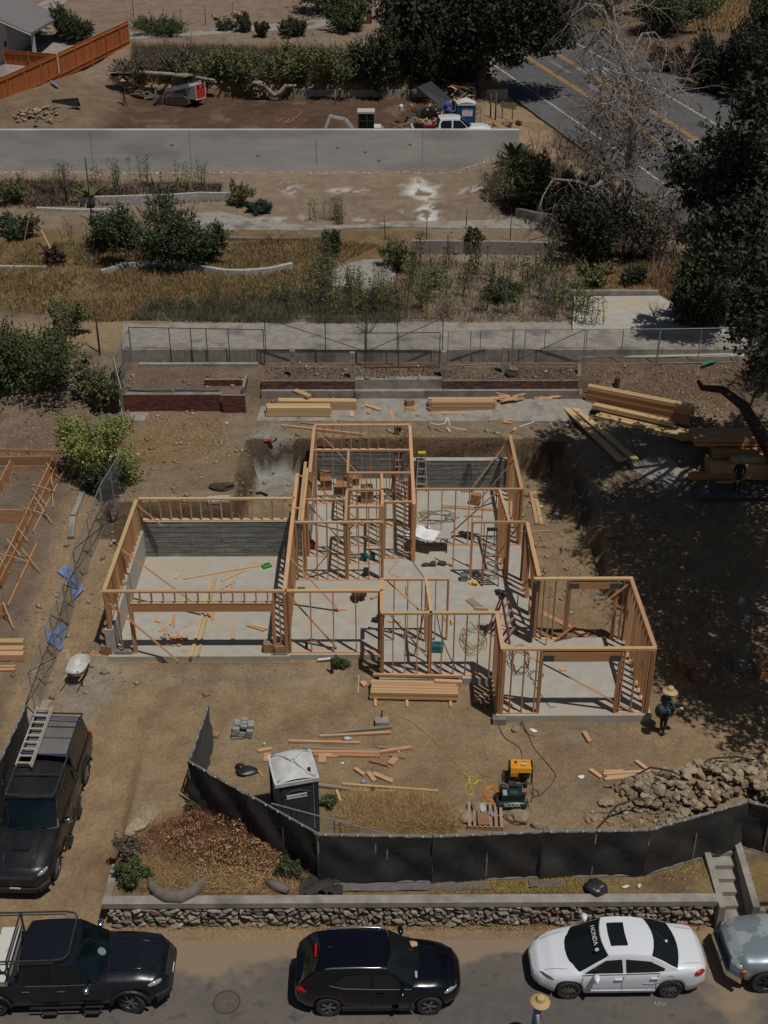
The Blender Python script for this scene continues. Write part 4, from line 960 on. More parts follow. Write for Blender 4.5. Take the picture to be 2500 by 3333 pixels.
lowwall('stone edging under the leafy shrub near the road', [(1680, 700), (1740, 718), (1800, 724), (1860, 720)], 0, .5, .3, STONE)
# utility pole, post sticks, posts
def pole(name, label, cat, base, h, r, m, lean=(0, 0), group=None):
    t = solo(name, MB().tube([(0, 0, -.2), (lean[0]*h*.5, lean[1]*h*.5, h*.5), (lean[0]*h, lean[1]*h, h)], [r, r*.9, r*.8], 8), m, label, cat, base, group=group, smooth=True); return t
pole('utility_pole', 'tall dark wooden utility pole rising out of the frame beside the brush', 'pole', G(1337, 300), 11, .15, BARK, (.03, .04))
for i, (x, y, h, l) in enumerate([(1255, 780, 1.5, 'thin dark stake leaning on the dry slope above the bunch grass'), (1388, 790, 1.5, 'thin stake at the left end of the pinkish wall'), (1517, 745, 1.3, 'thin stake beside the curved root'), (1660, 785, 1.6, 'thin stake near the branch shadows on the path'), (325, 1150, 3.2, 'rusty pole standing beside the big green bush'), (218, 660, 2.4, 'thin dead trunk left of the banana plant'), (300, 720, 3.8, 'dark agave spike pole in front of the banana plant')]):
    pole('stake', l, 'stake', G(x, y), h, .03 if i < 4 else .05, BARK if i > 4 else mat('rusty stake', (.12, .08, .055), rough=.9), (-.06 if i == 0 else .01, 0), None)
for i, (x, y, l) in enumerate([(303, 135, 'leftmost thin wire fence stake on the hillside'), (419, 115, 'wire fence stake just right of the wooden fence end'), (505, 110, 'second hillside stake from the wooden fence'), (592, 95, 'third hillside stake from the wooden fence'), (670, 80, 'fourth hillside stake from the wooden fence'), (760, 75, 'rightmost thin wire fence stake on the hillside'), (435, 50, 'farthest thin stake on the upper hillside')]):
    pole('stake', l, 'stake', G(x, y), 1.7, .035, MATS['rusty stake'], group='hillside wire fence stakes')
pole('stake', 'orange topped survey stake at the back of the excavated lot', 'stake', G(1092, 340), 1.0, .04, mat('orange stake', (.5, .15, .06)))
bp = thing('brick_mailbox', 'slim brick pillar with a lamp and box on top beside the far drive', 'mailbox', G(1201, 76)); part('pillar', MB().b2(-.25, .25, -.25, .25, -.2, 1.0), BRICK, bp); part('cap', MB().b2(-.3, .3, -.3, .3, 1.0, 1.1), CONCD, bp); part('lamp_post', MB().tube([(0, 0, 1.1), (0, 0, 1.9)], .03, 6), DMETAL, bp); part('box', MB().b2(-.2, .2, -.2, .2, 1.75, 1.95), DMETAL, bp)
bg_ = thing('sign_board', 'blank brown board on two legs beside the road', 'sign', G(1650, 390)); part('leg', MB().tube([(-.35, 0, -.1), (-.35, 0, 1.4)], .04, 5), MATS['rusty stake'], bg_); part('leg', MB().tube([(.35, -.3, -.1), (.35, -.3, 1.3)], .04, 5), MATS['rusty stake'], bg_); part('board', MB().bar((-.5, 0, 1.05), (.55, -.4, .95), .04, .4), WOODO, bg_)
pole('stake', 'left one of the two brown posts beside the far rubble', 'post', G(1596, 383), 1.6, .06, MATS['rusty stake']); pole('stake', 'right one of the two brown posts beside the far rubble', 'post', G(1612, 390), 1.9, .06, MATS['rusty stake'])
# house at the top left
hs = thing('white_house', 'corner of a white stucco house with a shingle roof and porch post', 'house', G(60, 215))
b = G(62, 222); STUC = mat('white stucco', (.55, .56, .57), (.48, .49, .5), .9, 4, coord='pos')
wpart('wall', MB().b2(b.x-9, b.x-.6, b.y, b.y+8, b.z-.5, b.z+3.3), STUC, hs)
cx = b.x-5; zr = b.z+3.1
rf = MB(); 
for s in (-1, 1):
    rf.add([(cx, b.y-1.2, zr+2.5), (cx+s*6.6, b.y-1.2, zr-.35), (cx+s*6.6, b.y+9, zr-.35), (cx, b.y+9, zr+2.5), (cx, b.y-1.2, zr+2.3), (cx+s*6.6, b.y-1.2, zr-.55), (cx+s*6.6, b.y+9, zr-.55), (cx, b.y+9, zr+2.3)], [(0, 1, 2, 3), (7, 6, 5, 4), (0, 4, 5, 1), (1, 5, 6, 2), (2, 6, 7, 3)])
wpart('roof', rf, mat('grey shingle', (.22, .21, .21), (.16, .15, .15), .9, 12, .4, 30, coord='pos'), hs)
wpart('gable', MB().add([(cx-6, b.y+.01, zr), (cx+4.4, b.y+.01, zr), (cx, b.y+.01, zr+2.2)], [(0, 1, 2)]), STUC, hs)
wpart('fascia', MB().bar((cx, b.y-1.22, zr+2.35), (cx+6.6, b.y-1.22, zr-.5), .04, .25, (0, -1, 0)).bar((cx, b.y-1.25, zr+2.35), (cx-6.6, b.y-1.25, zr-.5), .04, .25, (0, -1, 0)), STUC, hs)
wpart('porch_post', MB().b2(b.x+1.3, b.x+1.55, b.y-.3, b.y-.05, b.z-.2, zr-.3), STUC, hs); wpart('lantern', MB().b2(b.x-.85, b.x-.7, b.y-.12, b.y-.01, b.z+1.6, b.z+1.95), BLACKP, hs)
# ============================================================ VEHICLES  (x forward, y left, z up; origin on the ground at the middle)
def itp(x, pts):
    xs_, ys_ = zip(*pts)
    x = min(max(x, xs_[0]), xs_[-1]); i = 0
    while i < len(xs_)-2 and x > xs_[i+1]: i += 1
    t = (x-xs_[i])/(xs_[i+1]-xs_[i]+1e-9); t = t*t*(3-2*t)*.5+t*.5
    return ys_[i]*(1-t)+ys_[i+1]*t
def vehicle(name, label, cat, loc, rz, S):
    """S: dict with L,W,belt,deck profile,plan,wheels,roof etc."""
    t = thing(name, label, cat, loc, rz); L, Wd = S['L'], S['W']; P = S['paint']; Rw = S['R']; sill = S['sill']; hw = Wd/2
    wx = S['wheels']
    stn = sorted(set([round(v, 3) for v in np.linspace(-L/2, L/2, 84)]))
    def wd(x): return hw*itp(x, S['plan'])
    def zb(x):
        z = itp(x, [(-L/2, sill+.16), (-L/2+.5, sill), (L/2-.6, sill), (L/2, sill+.12)])
        for c in wx:
            q = Rw*1.16; d = abs(x-c)
            if d < q: z = max(z, Rw*.98+math.sqrt(q*q-d*d)*.93)
        return z
    rows = []
    for x in stn:
        w_ = wd(x); b = zb(x); bt = itp(x, S['belt']); dk = itp(x, S['deck']); b = min(b, bt-.12)
        sh = bt-.05
        half = [(w_-.07, b), (w_-.01, b+.05*(sh-b)+.02), (w_, b+(sh-b)*.45), (w_*.992, b+(sh-b)*.72), (w_*.975, sh), (w_*.94, bt), (w_*.86, bt+(dk-bt)*.62), (w_*.55, dk-.012), (0, dk)]
        row = [(x, y, z) for y, z in half]+[(x, -y, z) for y, z in half[-2::-1]]
        rows.append(row)
    mb = MB(); n = len(rows[0]); bed = S.get('bed')
    vs = [q for r_ in rows for q in r_]; fs = []
    for i in range(len(rows)-1):
        xm = (stn[i]+stn[i+1])/2
        for j in range(n-1):
            if bed and bed[0] < xm < bed[1] and 5 <= j <= n-7: continue
            fs.append((i*n+j, i*n+j+1, (i+1)*n+j+1, (i+1)*n+j))
    fs.append(tuple(range(n-1, -1, -1))); fs.append(tuple((len(rows)-1)*n+j for j in range(n)))
    mb.add(vs, fs); body = part('body', mb, P, t, smooth=False)
    for p_ in body.data.polygons: p_.use_smooth = len(p_.vertices) == 4
    # wheel wells and floor
    part('underbody', MB().b2(-L/2+.25, L/2-.25, -hw+.24, hw-.24, sill-.02, sill+.25), BLACKP, t)
    for c in wx: part('wheel_well', MB().b2(c-Rw*1.1, c+Rw*1.1, -hw+.2, hw-.2, sill, Rw*1.9), BLACKP, t)
    # greenhouse
    a0, a1, b1, b0 = S['gh']; zr = S['roof']; tum = S.get('tumble', .15); gm = S.get('glass', GLASS)
    zb0 = itp(a0, S['belt'])-.02; zb1 = itp(b0, S['belt'])-.02; wr = hw*S.get('roofw', .94)-tum
    cs = [-1, -.96, -.8, -.55, -.28, 0, .28, .55, .8, .96, 1]
    def bow(v, amt): return -amt*v*v
    def curve(x, y, z, amt, cz=0): return [(x+bow(v, amt), y*v, z-cz*v*v) for v in cs]
    def line(k):     # sections from windscreen base to rear base, k in 0..1 steps
        return None
    w0 = wd(a0)*.93; w1 = wd(b0)*.93
    rb = S.get('rbow', -.10)
    secs = [curve(a0, w0, itp(a0, S['deck'])-.01, .22, .06)]
    for q in (.33, .66, .9): secs.append([(a0+(a1-a0)*q+bow(v, .22*(1-q)+.13*q), (w0*(1-q)+wr*q)*v, (zb0+.04)*(1-q)+(zr-.02)*q+.06*math.sin(q*math.pi)*.6-.05*v*v) for v in cs])
    nw = len(secs)
    for q in (0, .12, .35, .65, .88, 1):
        x = a1+(b1-a1)*q; zz = zr+.055*math.sin(math.pi*min(1, max(0, q*.9+.1)))-S.get('drop', 0)*q*q
        secs.append([(x+bow(v, .13*(1-q)+rb*q), wr*v, zz-.035*v*v-(.045 if abs(v) > .99 else 0)) for v in cs])
    nr_ = len(secs); zre = zr-S.get('drop', 0)
    for q in (.12, .4, .7): secs.append([(b1+(b0-b1)*q+bow(v, rb), (wr*(1-q)+w1*q)*v, zre*(1-q)+(zb1+.05)*q+.06*math.sin(q*math.pi)*S.get('rbulge', .5)-.04*v*v) for v in cs])
    secs.append(curve(b0, w1, itp(b0, S['deck'])-.02, rb, .03))
    mb = MB().grid(secs)
    # sides: join outer edges to the belt
    for side in (0, -1):
        top = [s_[side] for s_ in secs]; bot = [(p[0], math.copysign(wd(p[0])*.945, p[1]), itp(p[0], S['belt'])-.03) for p in top]
        mb.grid([[a_, b_] for a_, b_ in zip(top, bot)])
    part('roof', mb, P, t, smooth=False)
    def outset(rows_, k): # k: list of index pairs
        return rows_
    def glasspatch(name, i0, i1, lo, hi, offs, m=gm):
        g = []
        for s_ in secs[i0:i1]:
            g.append([Vector(s_[j])+Vector(offs) for j in range(lo, hi)])
        # shrink the two end rows inward
        def lerp_row(a_, b_, f): return [p.lerp(q, f) for p, q in zip(a_, b_)]
        g[0] = lerp_row(g[0], g[1], .12); g[-1] = lerp_row(g[-1], g[-2], .14)
        part(name, MB().grid(g), m, t, smooth=True)
    glasspatch('windshield', 0, nw+1, 1, len(cs)-1, (.010, 0, .014))
    if S.get('rearglass', True): glasspatch('rear_window', nr_-1, len(secs), 1, len(cs)-1, (-.010, 0, .014))
    # side windows between the pillars
    zt = zr-.09; 
    def sidepoly(name, pts, sd, m=gm, o_=.006):
        vs = []
        for x, z in pts:
            zbb = itp(x, S['belt'])-.03; k = min(1, max(0, (z-zbb)/(zr-.04-zbb)))
            # find the top edge width at this x
            yb = wd(x)*.945; y = yb*(1-k)+wr*k+o_+.004
            vs.append((x, sd*y, z))
        c = [sum(v[i] for v in vs)/len(vs) for i in range(3)]
        mb_ = MB().add(vs, [tuple(range(len(vs)))]); part(name, mb_, m, t)
    for sd in (1, -1):
        for poly in S['windows']: sidepoly('side_window', poly, sd)
        for poly in S.get('trim', []): part('window_trim', MB().tube([(x, sd*(wd(x)*.945+.012), z) for x, z in poly], .011, 5), CHROME if S.get('chrome', True) else BLACKP, t)
        for x in S['doors']:
            zt_ = itp(x, S['belt'])-.05; part('door_seam', MB().grid([[(x-.007+.05*math.sin(q*3), sd*(wd(x)*(.998+.002)+.003-.025*(q > .95)), sill+.1+(zt_-sill-.1)*q), (x+.007+.05*math.sin(q*3), sd*(wd(x)*1.0+.003-.025*(q > .95)), sill+.1+(zt_-sill-.1)*q)] for q in (0, .3, .6, .93, 1)]), BLACKP, t)
        for x in S['handles']:
            z_h = itp(x, S['belt'])-.14; part('door_handle', MB().box((x, sd*(wd(x)*.995+.022), z_h), (.2, .03, .035)), S.get('handle_m', P), t)
        mx = S['mirror']; bt = itp(mx, S['belt'])
        mo = part('mirror', MB().rock((mx, sd*(hw+.13), bt+.09), (.15, .26, .19), 3, 2), S.get('mirror_m', P), t, smooth=True); TM[mo] = TM[t]
        part('mirror_arm', MB().bar((mx, sd*(hw-.08), bt+.0), (mx, sd*(hw+.08), bt+.05), .05, .04), BLACKP, mo)
        # lamps
        for (nm, x, yf, z, l_, w_, h_, yaw, m_) in S['lamps']:
            M = Matrix.Rotation(sd*yaw, 3, 'Z'); mb_ = MB(); vs_, fs_ = ico(2)
            mb_.add([M @ Vector((p.x*l_/2, p.y*w_/2, p.z*h_/2))+Vector((x, sd*yf*hw, z)) for p in vs_], fs_); part(nm, mb_, m_, t, smooth=True)
    # wheels
    for c in wx:
        for sd in (1, -1):
            steer = Matrix.Rotation(S.get('steer', 0) if c > 0 else 0, 4, 'Z')
            B = Matrix.Translation((c, sd*(hw-.125), Rw)) @ steer @ Matrix.Rotation(R(-90*sd), 4, 'X')
            prof = [(Rw*.62, -.10), (Rw*.93, -.115), (Rw, -.085), (Rw*1.005, 0), (Rw, .085), (Rw*.93, .115), (Rw*.66, .105), (Rw*.63, .06)]
            b3 = B.to_3x3(); wh = part('wheel', MB().lathe(prof, 28, B.translation, b3), S.get('tyre', RUBBER), t, smooth=False); TM[wh] = TM[t]
            part('rim', MB().lathe([(Rw*.60, .0), (Rw*.66, .085), (Rw*.63, .10), (Rw*.58, .04)], 24, B.translation, b3), S['rim'], wh)
            mb_ = MB()
            for k in range(S.get('spokes', 5)):
                for dd in S.get('pair', (-.12, .12)):
                    a_ = k*2*math.pi/S.get('spokes', 5); p0 = Vector((.05*math.cos(a_), .05*math.sin(a_), .09)); p1 = Vector((Rw*.62*math.cos(a_+dd), Rw*.62*math.sin(a_+dd), .078))
                    mb_.bar(B @ p0, B @ p1, .035, .025, tuple(b3 @ Vector((0, 0, 1))))
            mb_.lathe([(.055, .07), (.055, .1), (.03, .108)], 12, B.translation, b3)
            part('spokes', mb_, S.get('spoke_m', S['rim']), wh)
    if 'plate' in S:
        x, z, txt = S['plate']; yw = R(90) if x > 0 else R(-90)
        pl = part('licence_plate', MB().box((x, 0, z), (.015, .31, .155)), PAPER, t); TM[pl] = TM[t]
        M = Matrix.Translation((x+(.010 if x > 0 else -.010), 0, z)) @ Matrix.Rotation(R(90) if x > 0 else R(-90), 4, 'Z') @ Matrix.Rotation(R(90), 4, 'X')
        part('plate_number', text_mb(txt, .085, M, .001), mat('plate ink', (.02, .03, .12)), pl)
    return t
def pose(rear, front, z=None):
    a = G(*rear) if z is None else unp(*rear, z); b = G(*front) if z is None else unp(*front, z)
    return a, b
PLAN_TRUCK = lambda L: [(-L/2, .93), (-L/2+.15, .985), (-.5, 1.0), (L/2-1.0, .99), (L/2-.35, .92), (L/2-.08, .74), (L/2, .62)]
TR = dict(L=5.6, W=1.89, sill=.36, R=.39, wheels=(-1.72, 1.85), paint=CARNAVY, plan=PLAN_TRUCK(5.6),
    belt=[(-2.8, 1.12), (-1.0, 1.12), (.2, 1.10), (1.1, 1.06), (2.45, .98), (2.8, .80)], deck=[(-2.8, 1.12), (.9, 1.14), (1.25, 1.19), (2.0, 1.17), (2.55, 1.08), (2.8, .90)],
    gh=(1.28, .55, -.95, -1.12), roof=1.74, tumble=.14, bed=(-2.62, -1.12), glass=GLASST,
    windows=[[(.98, 1.13), (.50, 1.60), (.02, 1.62), (.0, 1.13)], [(-.10, 1.13), (-.10, 1.62), (-.72, 1.60), (-.84, 1.42), (-.82, 1.14)]],
    trim=[[(.9, 1.105), (.0, 1.10), (-.8, 1.11)]], doors=[1.12, -.05, -1.0], handles=[.12, -.78], handle_m=CHROME, mirror=.82, mirror_m=CHROME,
    lamps=[('headlight', 2.48, .78, .93, .42, .17, .17, -.55, CLEAR), ('fog_light', 2.66, .66, .56, .1, .2, .12, -.3, BLACKP), ('tail_light', -2.76, .93, .95, .1, .14, .4, 0, REDL)],
    rim=mat('dark rim', (.06, .06, .065), rough=.4, metal=.6), spoke_m=mat('grey spoke', (.30, .30, .31), rough=.4, metal=.7), spokes=6, pair=(-.16, .16), plate=(2.86, .56, '7153054'))
def pickup_extras(t, P, rack, scoop=True):
    # bed interior, grille, bumpers, steps
    part('bed_liner', MB().b2(-2.62, -1.14, -.80, .80, .62, .66).b2(-2.66, -2.60, -.80, .80, .62, 1.10).b2(-1.16, -1.12, -.80, .80, .62, 1.10).b2(-2.62, -1.14, .76, .80, .62, 1.10).b2(-2.62, -1.14, -.80, -.76, .62, 1.10), BLACKP, t)
    g = part('grille', MB().box((2.765, 0, .80), (.08, 1.02, .30)), BLACKP, t); TM[g] = TM[t]
    mb = MB()
    for j in range(5):
        for k in range(11): mb.lathe([(.030, 0), (.034, .012), (.022, .014)], 6, (2.806, -.45+k*.09+(j % 2)*.045, .69+j*.055), Matrix.Rotation(R(90), 3, 'Y'))
    part('grille_cells', mb, DMETAL, g, kind='stuff')
    part('grille_badge', MB().lathe([(.07, 0), (.07, .01)], 14, (2.81, 0, .82), Matrix.Rotation(R(90), 3, 'Y')), DMETAL, g)
    part('bumper', MB().bar((2.80, -.62, .50), (2.80, .62, .50), .14, .16).bar((2.80, .62, .50), (2.50, .90, .52), .14, .16).bar((2.80, -.62, .50), (2.50, -.90, .52), .14, .16), BLACKP, t)
    part('rear_bumper', MB().box((-2.84, 0, .52), (.14, 1.7, .18)), DMETAL, t)
    for sd in (1, -1):
        for c in (-1.72, 1.85): 
            mb = MB(); 
            pts = [(c+.49*math.cos(a), sd*.965, .39+.47*math.sin(a)) for a in np.linspace(.05, math.pi-.05, 12)]
            part('fender_flare', mb.tube(pts, .045, 5), BLACKP, t)
        part('side_step', MB().tube([(-.75, sd*.98, .36), (1.15, sd*.98, .36)], .03, 6), BLACKP, t)
        for x in (-.25, .85): part('step_loop', MB().tube([(x-.24, sd*.98, .36), (x-.18, sd*1.04, .22), (x+.18, sd*1.04, .22), (x+.24, sd*.98, .36)], .022, 5).box((x, sd*1.04, .22), (.34, .1, .02)), BLACKP, t)
    if scoop: part('hood_scoop', MB().add([(2.0, -.24, 1.18), (2.0, .24, 1.18), (1.55, .27, 1.20), (1.55, -.27, 1.20), (1.98, -.22, 1.235), (1.98, .22, 1.235), (1.55, .25, 1.225), (1.55, -.25, 1.225)], [(4, 5, 6, 7), (0, 1, 5, 4), (1, 2, 6, 5), (3, 0, 4, 7)]), P, t)
    part('wiper', MB().tube([(1.26, .1, 1.22), (1.16, .55, 1.29)], .012, 4), BLACKP, t); part('wiper', MB().tube([(1.30, -.6, 1.2), (1.22, -.05, 1.26)], .012, 4), BLACKP, t)
    for y in (-.45, .45): part('hood_crease', MB().tube([(1.35, y*1.15, 1.175), (2.0, y*1.05, 1.16), (2.5, y*.85, 1.085)], .018, 5), P, t, smooth=True)
# --- pickup standing in the drive, facing the viewer
a = G(262, 2570); b = G(170, 2830); d = (b-a); rz = math.atan2(d.y, d.x)
# ground contact of its left side wheels; body centre lies half a width to the right
u = Vector((d.x, d.y, 0)).normalized(); nl = Vector((-u.y, u.x, 0))
S1 = dict(TR); S1['paint'] = CARNAVYD; S1['plate'] = (2.86, .56, '7T53054')
cpos = G(95, 2700)
f1 = unp(203, 2822, hz(-8.7, 25.5)); r1 = unp(288, 2545, hz(-8.7, 29))
u = (f1-r1); u.z = 0; u.normalize(); nl = Vector((-u.y, u.x, 0)); mid = (f1+r1)/2-nl*.945; rz1 = math.atan2(u.y, u.x)
T1 = vehicle('pickup_truck', 'dusty dark blue pickup with camper shell and ladder parked nose down in the dirt drive', 'pickup', (mid.x, mid.y, (f1.z+r1.z)/2-.02), rz1, S1)
pitch = math.atan2(r1.z-f1.z, (r1-f1).length); T1.rotation_mode = 'XYZ'; T1.rotation_euler = (0, pitch, rz1)
TM[T1] = Matrix.Translation(T1.location) @ Matrix.Rotation(rz1, 4, 'Z') @ Matrix.Rotation(pitch, 4, 'Y')
pickup_extras(T1, CARNAVYD, True)
cs_ = part('camper_shell', MB().add([(-1.06, -.86, 1.12), (-1.06, .86, 1.12), (-2.74, .86, 1.12), (-2.74, -.86, 1.12), (-1.06, -.74, 1.83), (-1.06, .74, 1.83), (-2.72, .74, 1.83), (-2.72, -.74, 1.83)], [(4, 5, 6, 7), (0, 1, 5, 4), (1, 2, 6, 5), (2, 3, 7, 6), (3, 0, 4, 7)]), CARNAVYD, T1); TM[cs_] = TM[T1]
DIAM = mat('diamond plate', (.26, .24, .23), (.36, .32, .30), .4, 3, metal=.5)
pp_ = part('plate_panel', MB().box((-1.42, 0, 1.845), (.66, 1.30, .02)), DIAM, cs_)
mb = MB()
for i in range(15):
    for j in range(28): mb.box((-1.13-i*.043, -.6+j*.044, 1.858), (.022, .010, .006), Matrix.Rotation(R(45 if (i+j) % 2 else -45), 3, 'Z'))
part('plate_tread', mb, METAL, cs_, kind='stuff')
part('plate_panel', MB().box((-2.0, 0, 1.845), (.42, 1.30, .02)), mat('grey panel', (.12, .115, .11), (.16, .15, .14), .6, 3), cs_); part('plate_panel', MB().box((-2.46, 0, 1.845), (.40, 1.30, .02)), MATS['grey panel'], cs_)
rk = part('roof_rack', MB().tube([(-2.78, .76, 1.92), (.55, .72, 1.90)], .03, 6).tube([(-2.78, -.76, 1.92), (.55, -.72, 1.90)], .03, 6).tube([(.55, -.72, 1.90), (.6, 0, 1.9), (.55, .72, 1.9)], .03, 6).tube([(-2.76, -.76, 1.92), (-2.76, .76, 1.92)], .03, 6).tube([(-.25, -.74, 1.9), (-.25, .74, 1.9)], .025, 6).tube([(-1.05, -.76, 1.9), (-1.05, .76, 1.9)], .03, 6).tube([(-1.05, .8, 1.9), (-.75, .9, 1.15)], .03, 6), DMETAL, T1)
ld = thing('extension_ladder', 'tan aluminium extension ladder strapped on top of the pickup in the drive', 'ladder', (0, 0, 0))
ML = TM[T1]; lm = MB()
for y in (-.66, -.28, -.22): lm.bar(ML @ Vector((-2.95, y, 1.97)), ML @ Vector((-.55, y, 1.97)), .035, .08)
rails = lm
c0 = ML @ Vector((-1.7, -.45, 1.95)); ld.location = c0; TM[ld] = Matrix.Translation(c0)
wpart('rail', MB().bar(ML @ Vector((-2.95, -.70, 1.98)), ML @ Vector((-.50, -.70, 1.98)), .035, .09), TANALU, ld); wpart('rail', MB().bar(ML @ Vector((-2.95, -.26, 1.98)), ML @ Vector((-.50, -.26, 1.98)), .035, .09), TANALU, ld); wpart('rail', MB().bar(ML @ Vector((-2.95, -.20, 1.98)), ML @ Vector((-.45, -.20, 1.98)), .03, .09), TANALU, ld)
for k in range(9): wpart('rung', MB().bar(ML @ Vector((-2.85+k*.28, -.70, 1.99)), ML @ Vector((-2.85+k*.28, -.24, 1.99)), .06, .03), TANALU, ld)
for x in (-2.5, -1.0): wpart('strap', MB().bar(ML @ Vector((x, -.8, 2.04)), ML @ Vector((x+.05, .76, 1.94)), .03, .012), mat('blue strap', (.05, .06, .22), rough=.7), ld)
# --- dark pickup on the street, lower left, facing right
f2 = unp(425, 3300, -1.3); r2 = unp(-6, 3312, -1.3); u = (f2-r2); u.normalize(); nl = Vector((-u.y, u.x, 0)); mid = (f2+r2)/2+nl*.945
S2 = dict(TR); S2['steer'] = R(-16); S2['plate'] = (2.86, .56, '8F54')
T2 = vehicle('pickup_truck', 'clean blue black pickup with a steel rack and white toolbox, nose beside the stone wall', 'pickup', (mid.x-.08, mid.y, -1.3), math.atan2(u.y, u.x), S2)
pickup_extras(T2, CARNAVY, True, False)
part('roof_rack', MB().tube([(-2.9, .80, 1.93), (-.0, .80, 1.93), (.28, .74, 1.93), (.36, .6, 1.93), (.36, -.6, 1.93), (.28, -.74, 1.93), (0, -.80, 1.93), (-2.9, -.80, 1.93)], .026, 6).tube([(-2.9, .80, 1.83), (-.0, .80, 1.83)], .018, 5).tube([(-2.9, -.80, 1.83), (-.0, -.80, 1.83)], .018, 5).tube([(-1.18, .80, 1.93), (-1.18, .82, 1.1)], .03, 6).tube([(-1.18, -.80, 1.93), (-1.18, -.82, 1.1)], .03, 6).tube([(-1.18, -.80, 1.93), (-1.18, .80, 1.93)], .026, 6), DMETAL, T2)
tb = part('toolbox', MB().box((-1.52, 0, 1.12), (.48, 1.72, .28)).box((-1.52, 0, 1.275), (.50, 1.78, .03)), mat('rusty white box', (.62, .62, .56), (.50, .36, .20), .5, 2.5, contrast=(.62, .72)), T2); TM[tb] = TM[T2]
part('toolbox_strap', MB().box((-1.27, 0, 1.28), (.03, 1.8, .05)), BLACKP, tb); part('latch', MB().box((-1.50, -.60, 1.31), (.08, .16, .03)).box((-1.42, -.60, 1.31), (.2, .03, .03)), BLACKP, tb)
for k in range(4): part('bed_tool', MB().tube([(-2.6, .5-.2*k, 1.0), (-1.9, .56-.22*k, 1.05)], .03, 5), [REDP, MATS['blue strap'], mat('orange tool', (.6, .13, .03)), DMETAL][k], T2)
part('phone_mount', MB().lathe([(.12, 0), (.12, .01)], 12, (1.05, -.05, 1.345), Matrix.Rotation(R(30), 3, 'Y')), mat('pale disc', (.16, .24, .21)), T2)
# --- small black crossover
f3 = unp(1398, 3306, -1.3); r3 = unp(1066, 3310, -1.3); u = (f3-r3); u.normalize(); nl = Vector((-u.y, u.x, 0)); mid = (f3+r3)/2+nl*.88
S3 = dict(L=4.34, W=1.78, sill=.26, R=.335, wheels=(-1.30, 1.32), paint=CARBLACK, plan=[(-2.17, .70), (-2.10, .82), (-1.85, .93), (-1.3, .99), (0, 1.0), (1.2, .99), (1.7, .92), (2.0, .78), (2.13, .60), (2.17, .45)],
    belt=[(-2.17, .86), (-1.9, 1.02), (-1.2, 1.04), (0, 1.0), (.8, .97), (1.4, .90), (1.95, .78), (2.17, .62)], deck=[(-2.17, .95), (-1.7, 1.08), (.6, 1.04), (1.0, 1.06), (1.5, 1.01), (1.95, .88), (2.17, .68)],
    gh=(1.12, .28, -1.50, -1.98), roof=1.55, tumble=.15, drop=.05, rbow=.14, roofw=.93,
    windows=[[(.72, 1.03), (.30, 1.40), (-.10, 1.42), (-.14, 1.02)], [(-.22, 1.02), (-.20, 1.42), (-.85, 1.38), (-1.15, 1.16), (-1.0, 1.06)]],
    trim=[[(.85, .985), (.0, 1.0), (-.9, 1.035), (-1.25, 1.15)]], doors=[.82, -.18, -1.0], handles=[.05], mirror=.62, mirror_m=CARBLACK,
    lamps=[('headlight', 1.86, .74, .76, .46, .15, .15, -.62, CLEAR), ('turn_signal', 1.74, .84, .72, .2, .07, .06, -.5, AMBER), ('tail_light', -1.98, .82, .88, .38, .12, .20, .35, REDL)],
    rim=mat('bright machined rim', (.06, .06, .065), rough=.4, metal=.6), spoke_m=mat('machined spoke', (.35, .35, .37), rough=.3, metal=.8), spokes=5, pair=(-.22, .05))
T3 = vehicle('crossover_car', 'small glossy black crossover with silver roof rails parked in the street', 'car', (mid.x, mid.y, -1.3), math.atan2(u.y, u.x), S3)
for sd in (1, -1): part('roof_rail', MB().tube([(.22, sd*.635, 1.52), (.05, sd*.65, 1.575), (-.6, sd*.66, 1.60), (-1.2, sd*.65, 1.57), (-1.38, sd*.64, 1.52)], .022, 6), mat('satin rail', (.42, .43, .50), rough=.25, metal=.8), T3, smooth=True)
part('brake_lamp', MB().box((-1.63, 0, 1.49), (.05, .42, .03)), REDL, T3); part('antenna', MB().box((-1.25, 0, 1.60), (.12, .03, .04)), BLACKP, T3)
part('air_freshener', MB().rock((.95, .45, 1.19), (.26, .22, .10), 4, 1), mat('tan toy', (.5, .36, .2)), T3); part('permit_card', MB().box((.98, -.52, 1.155), (.06, .2, .02), Matrix.Rotation(R(20), 3, 'Y')), mat('pale green card', (.25, .5, .45)), T3)
part('lower_cladding', MB().box((0, -.885, .31), (1.9, .05, .12)).box((0, .885, .31), (1.9, .05, .12)), BLACKP, T3)
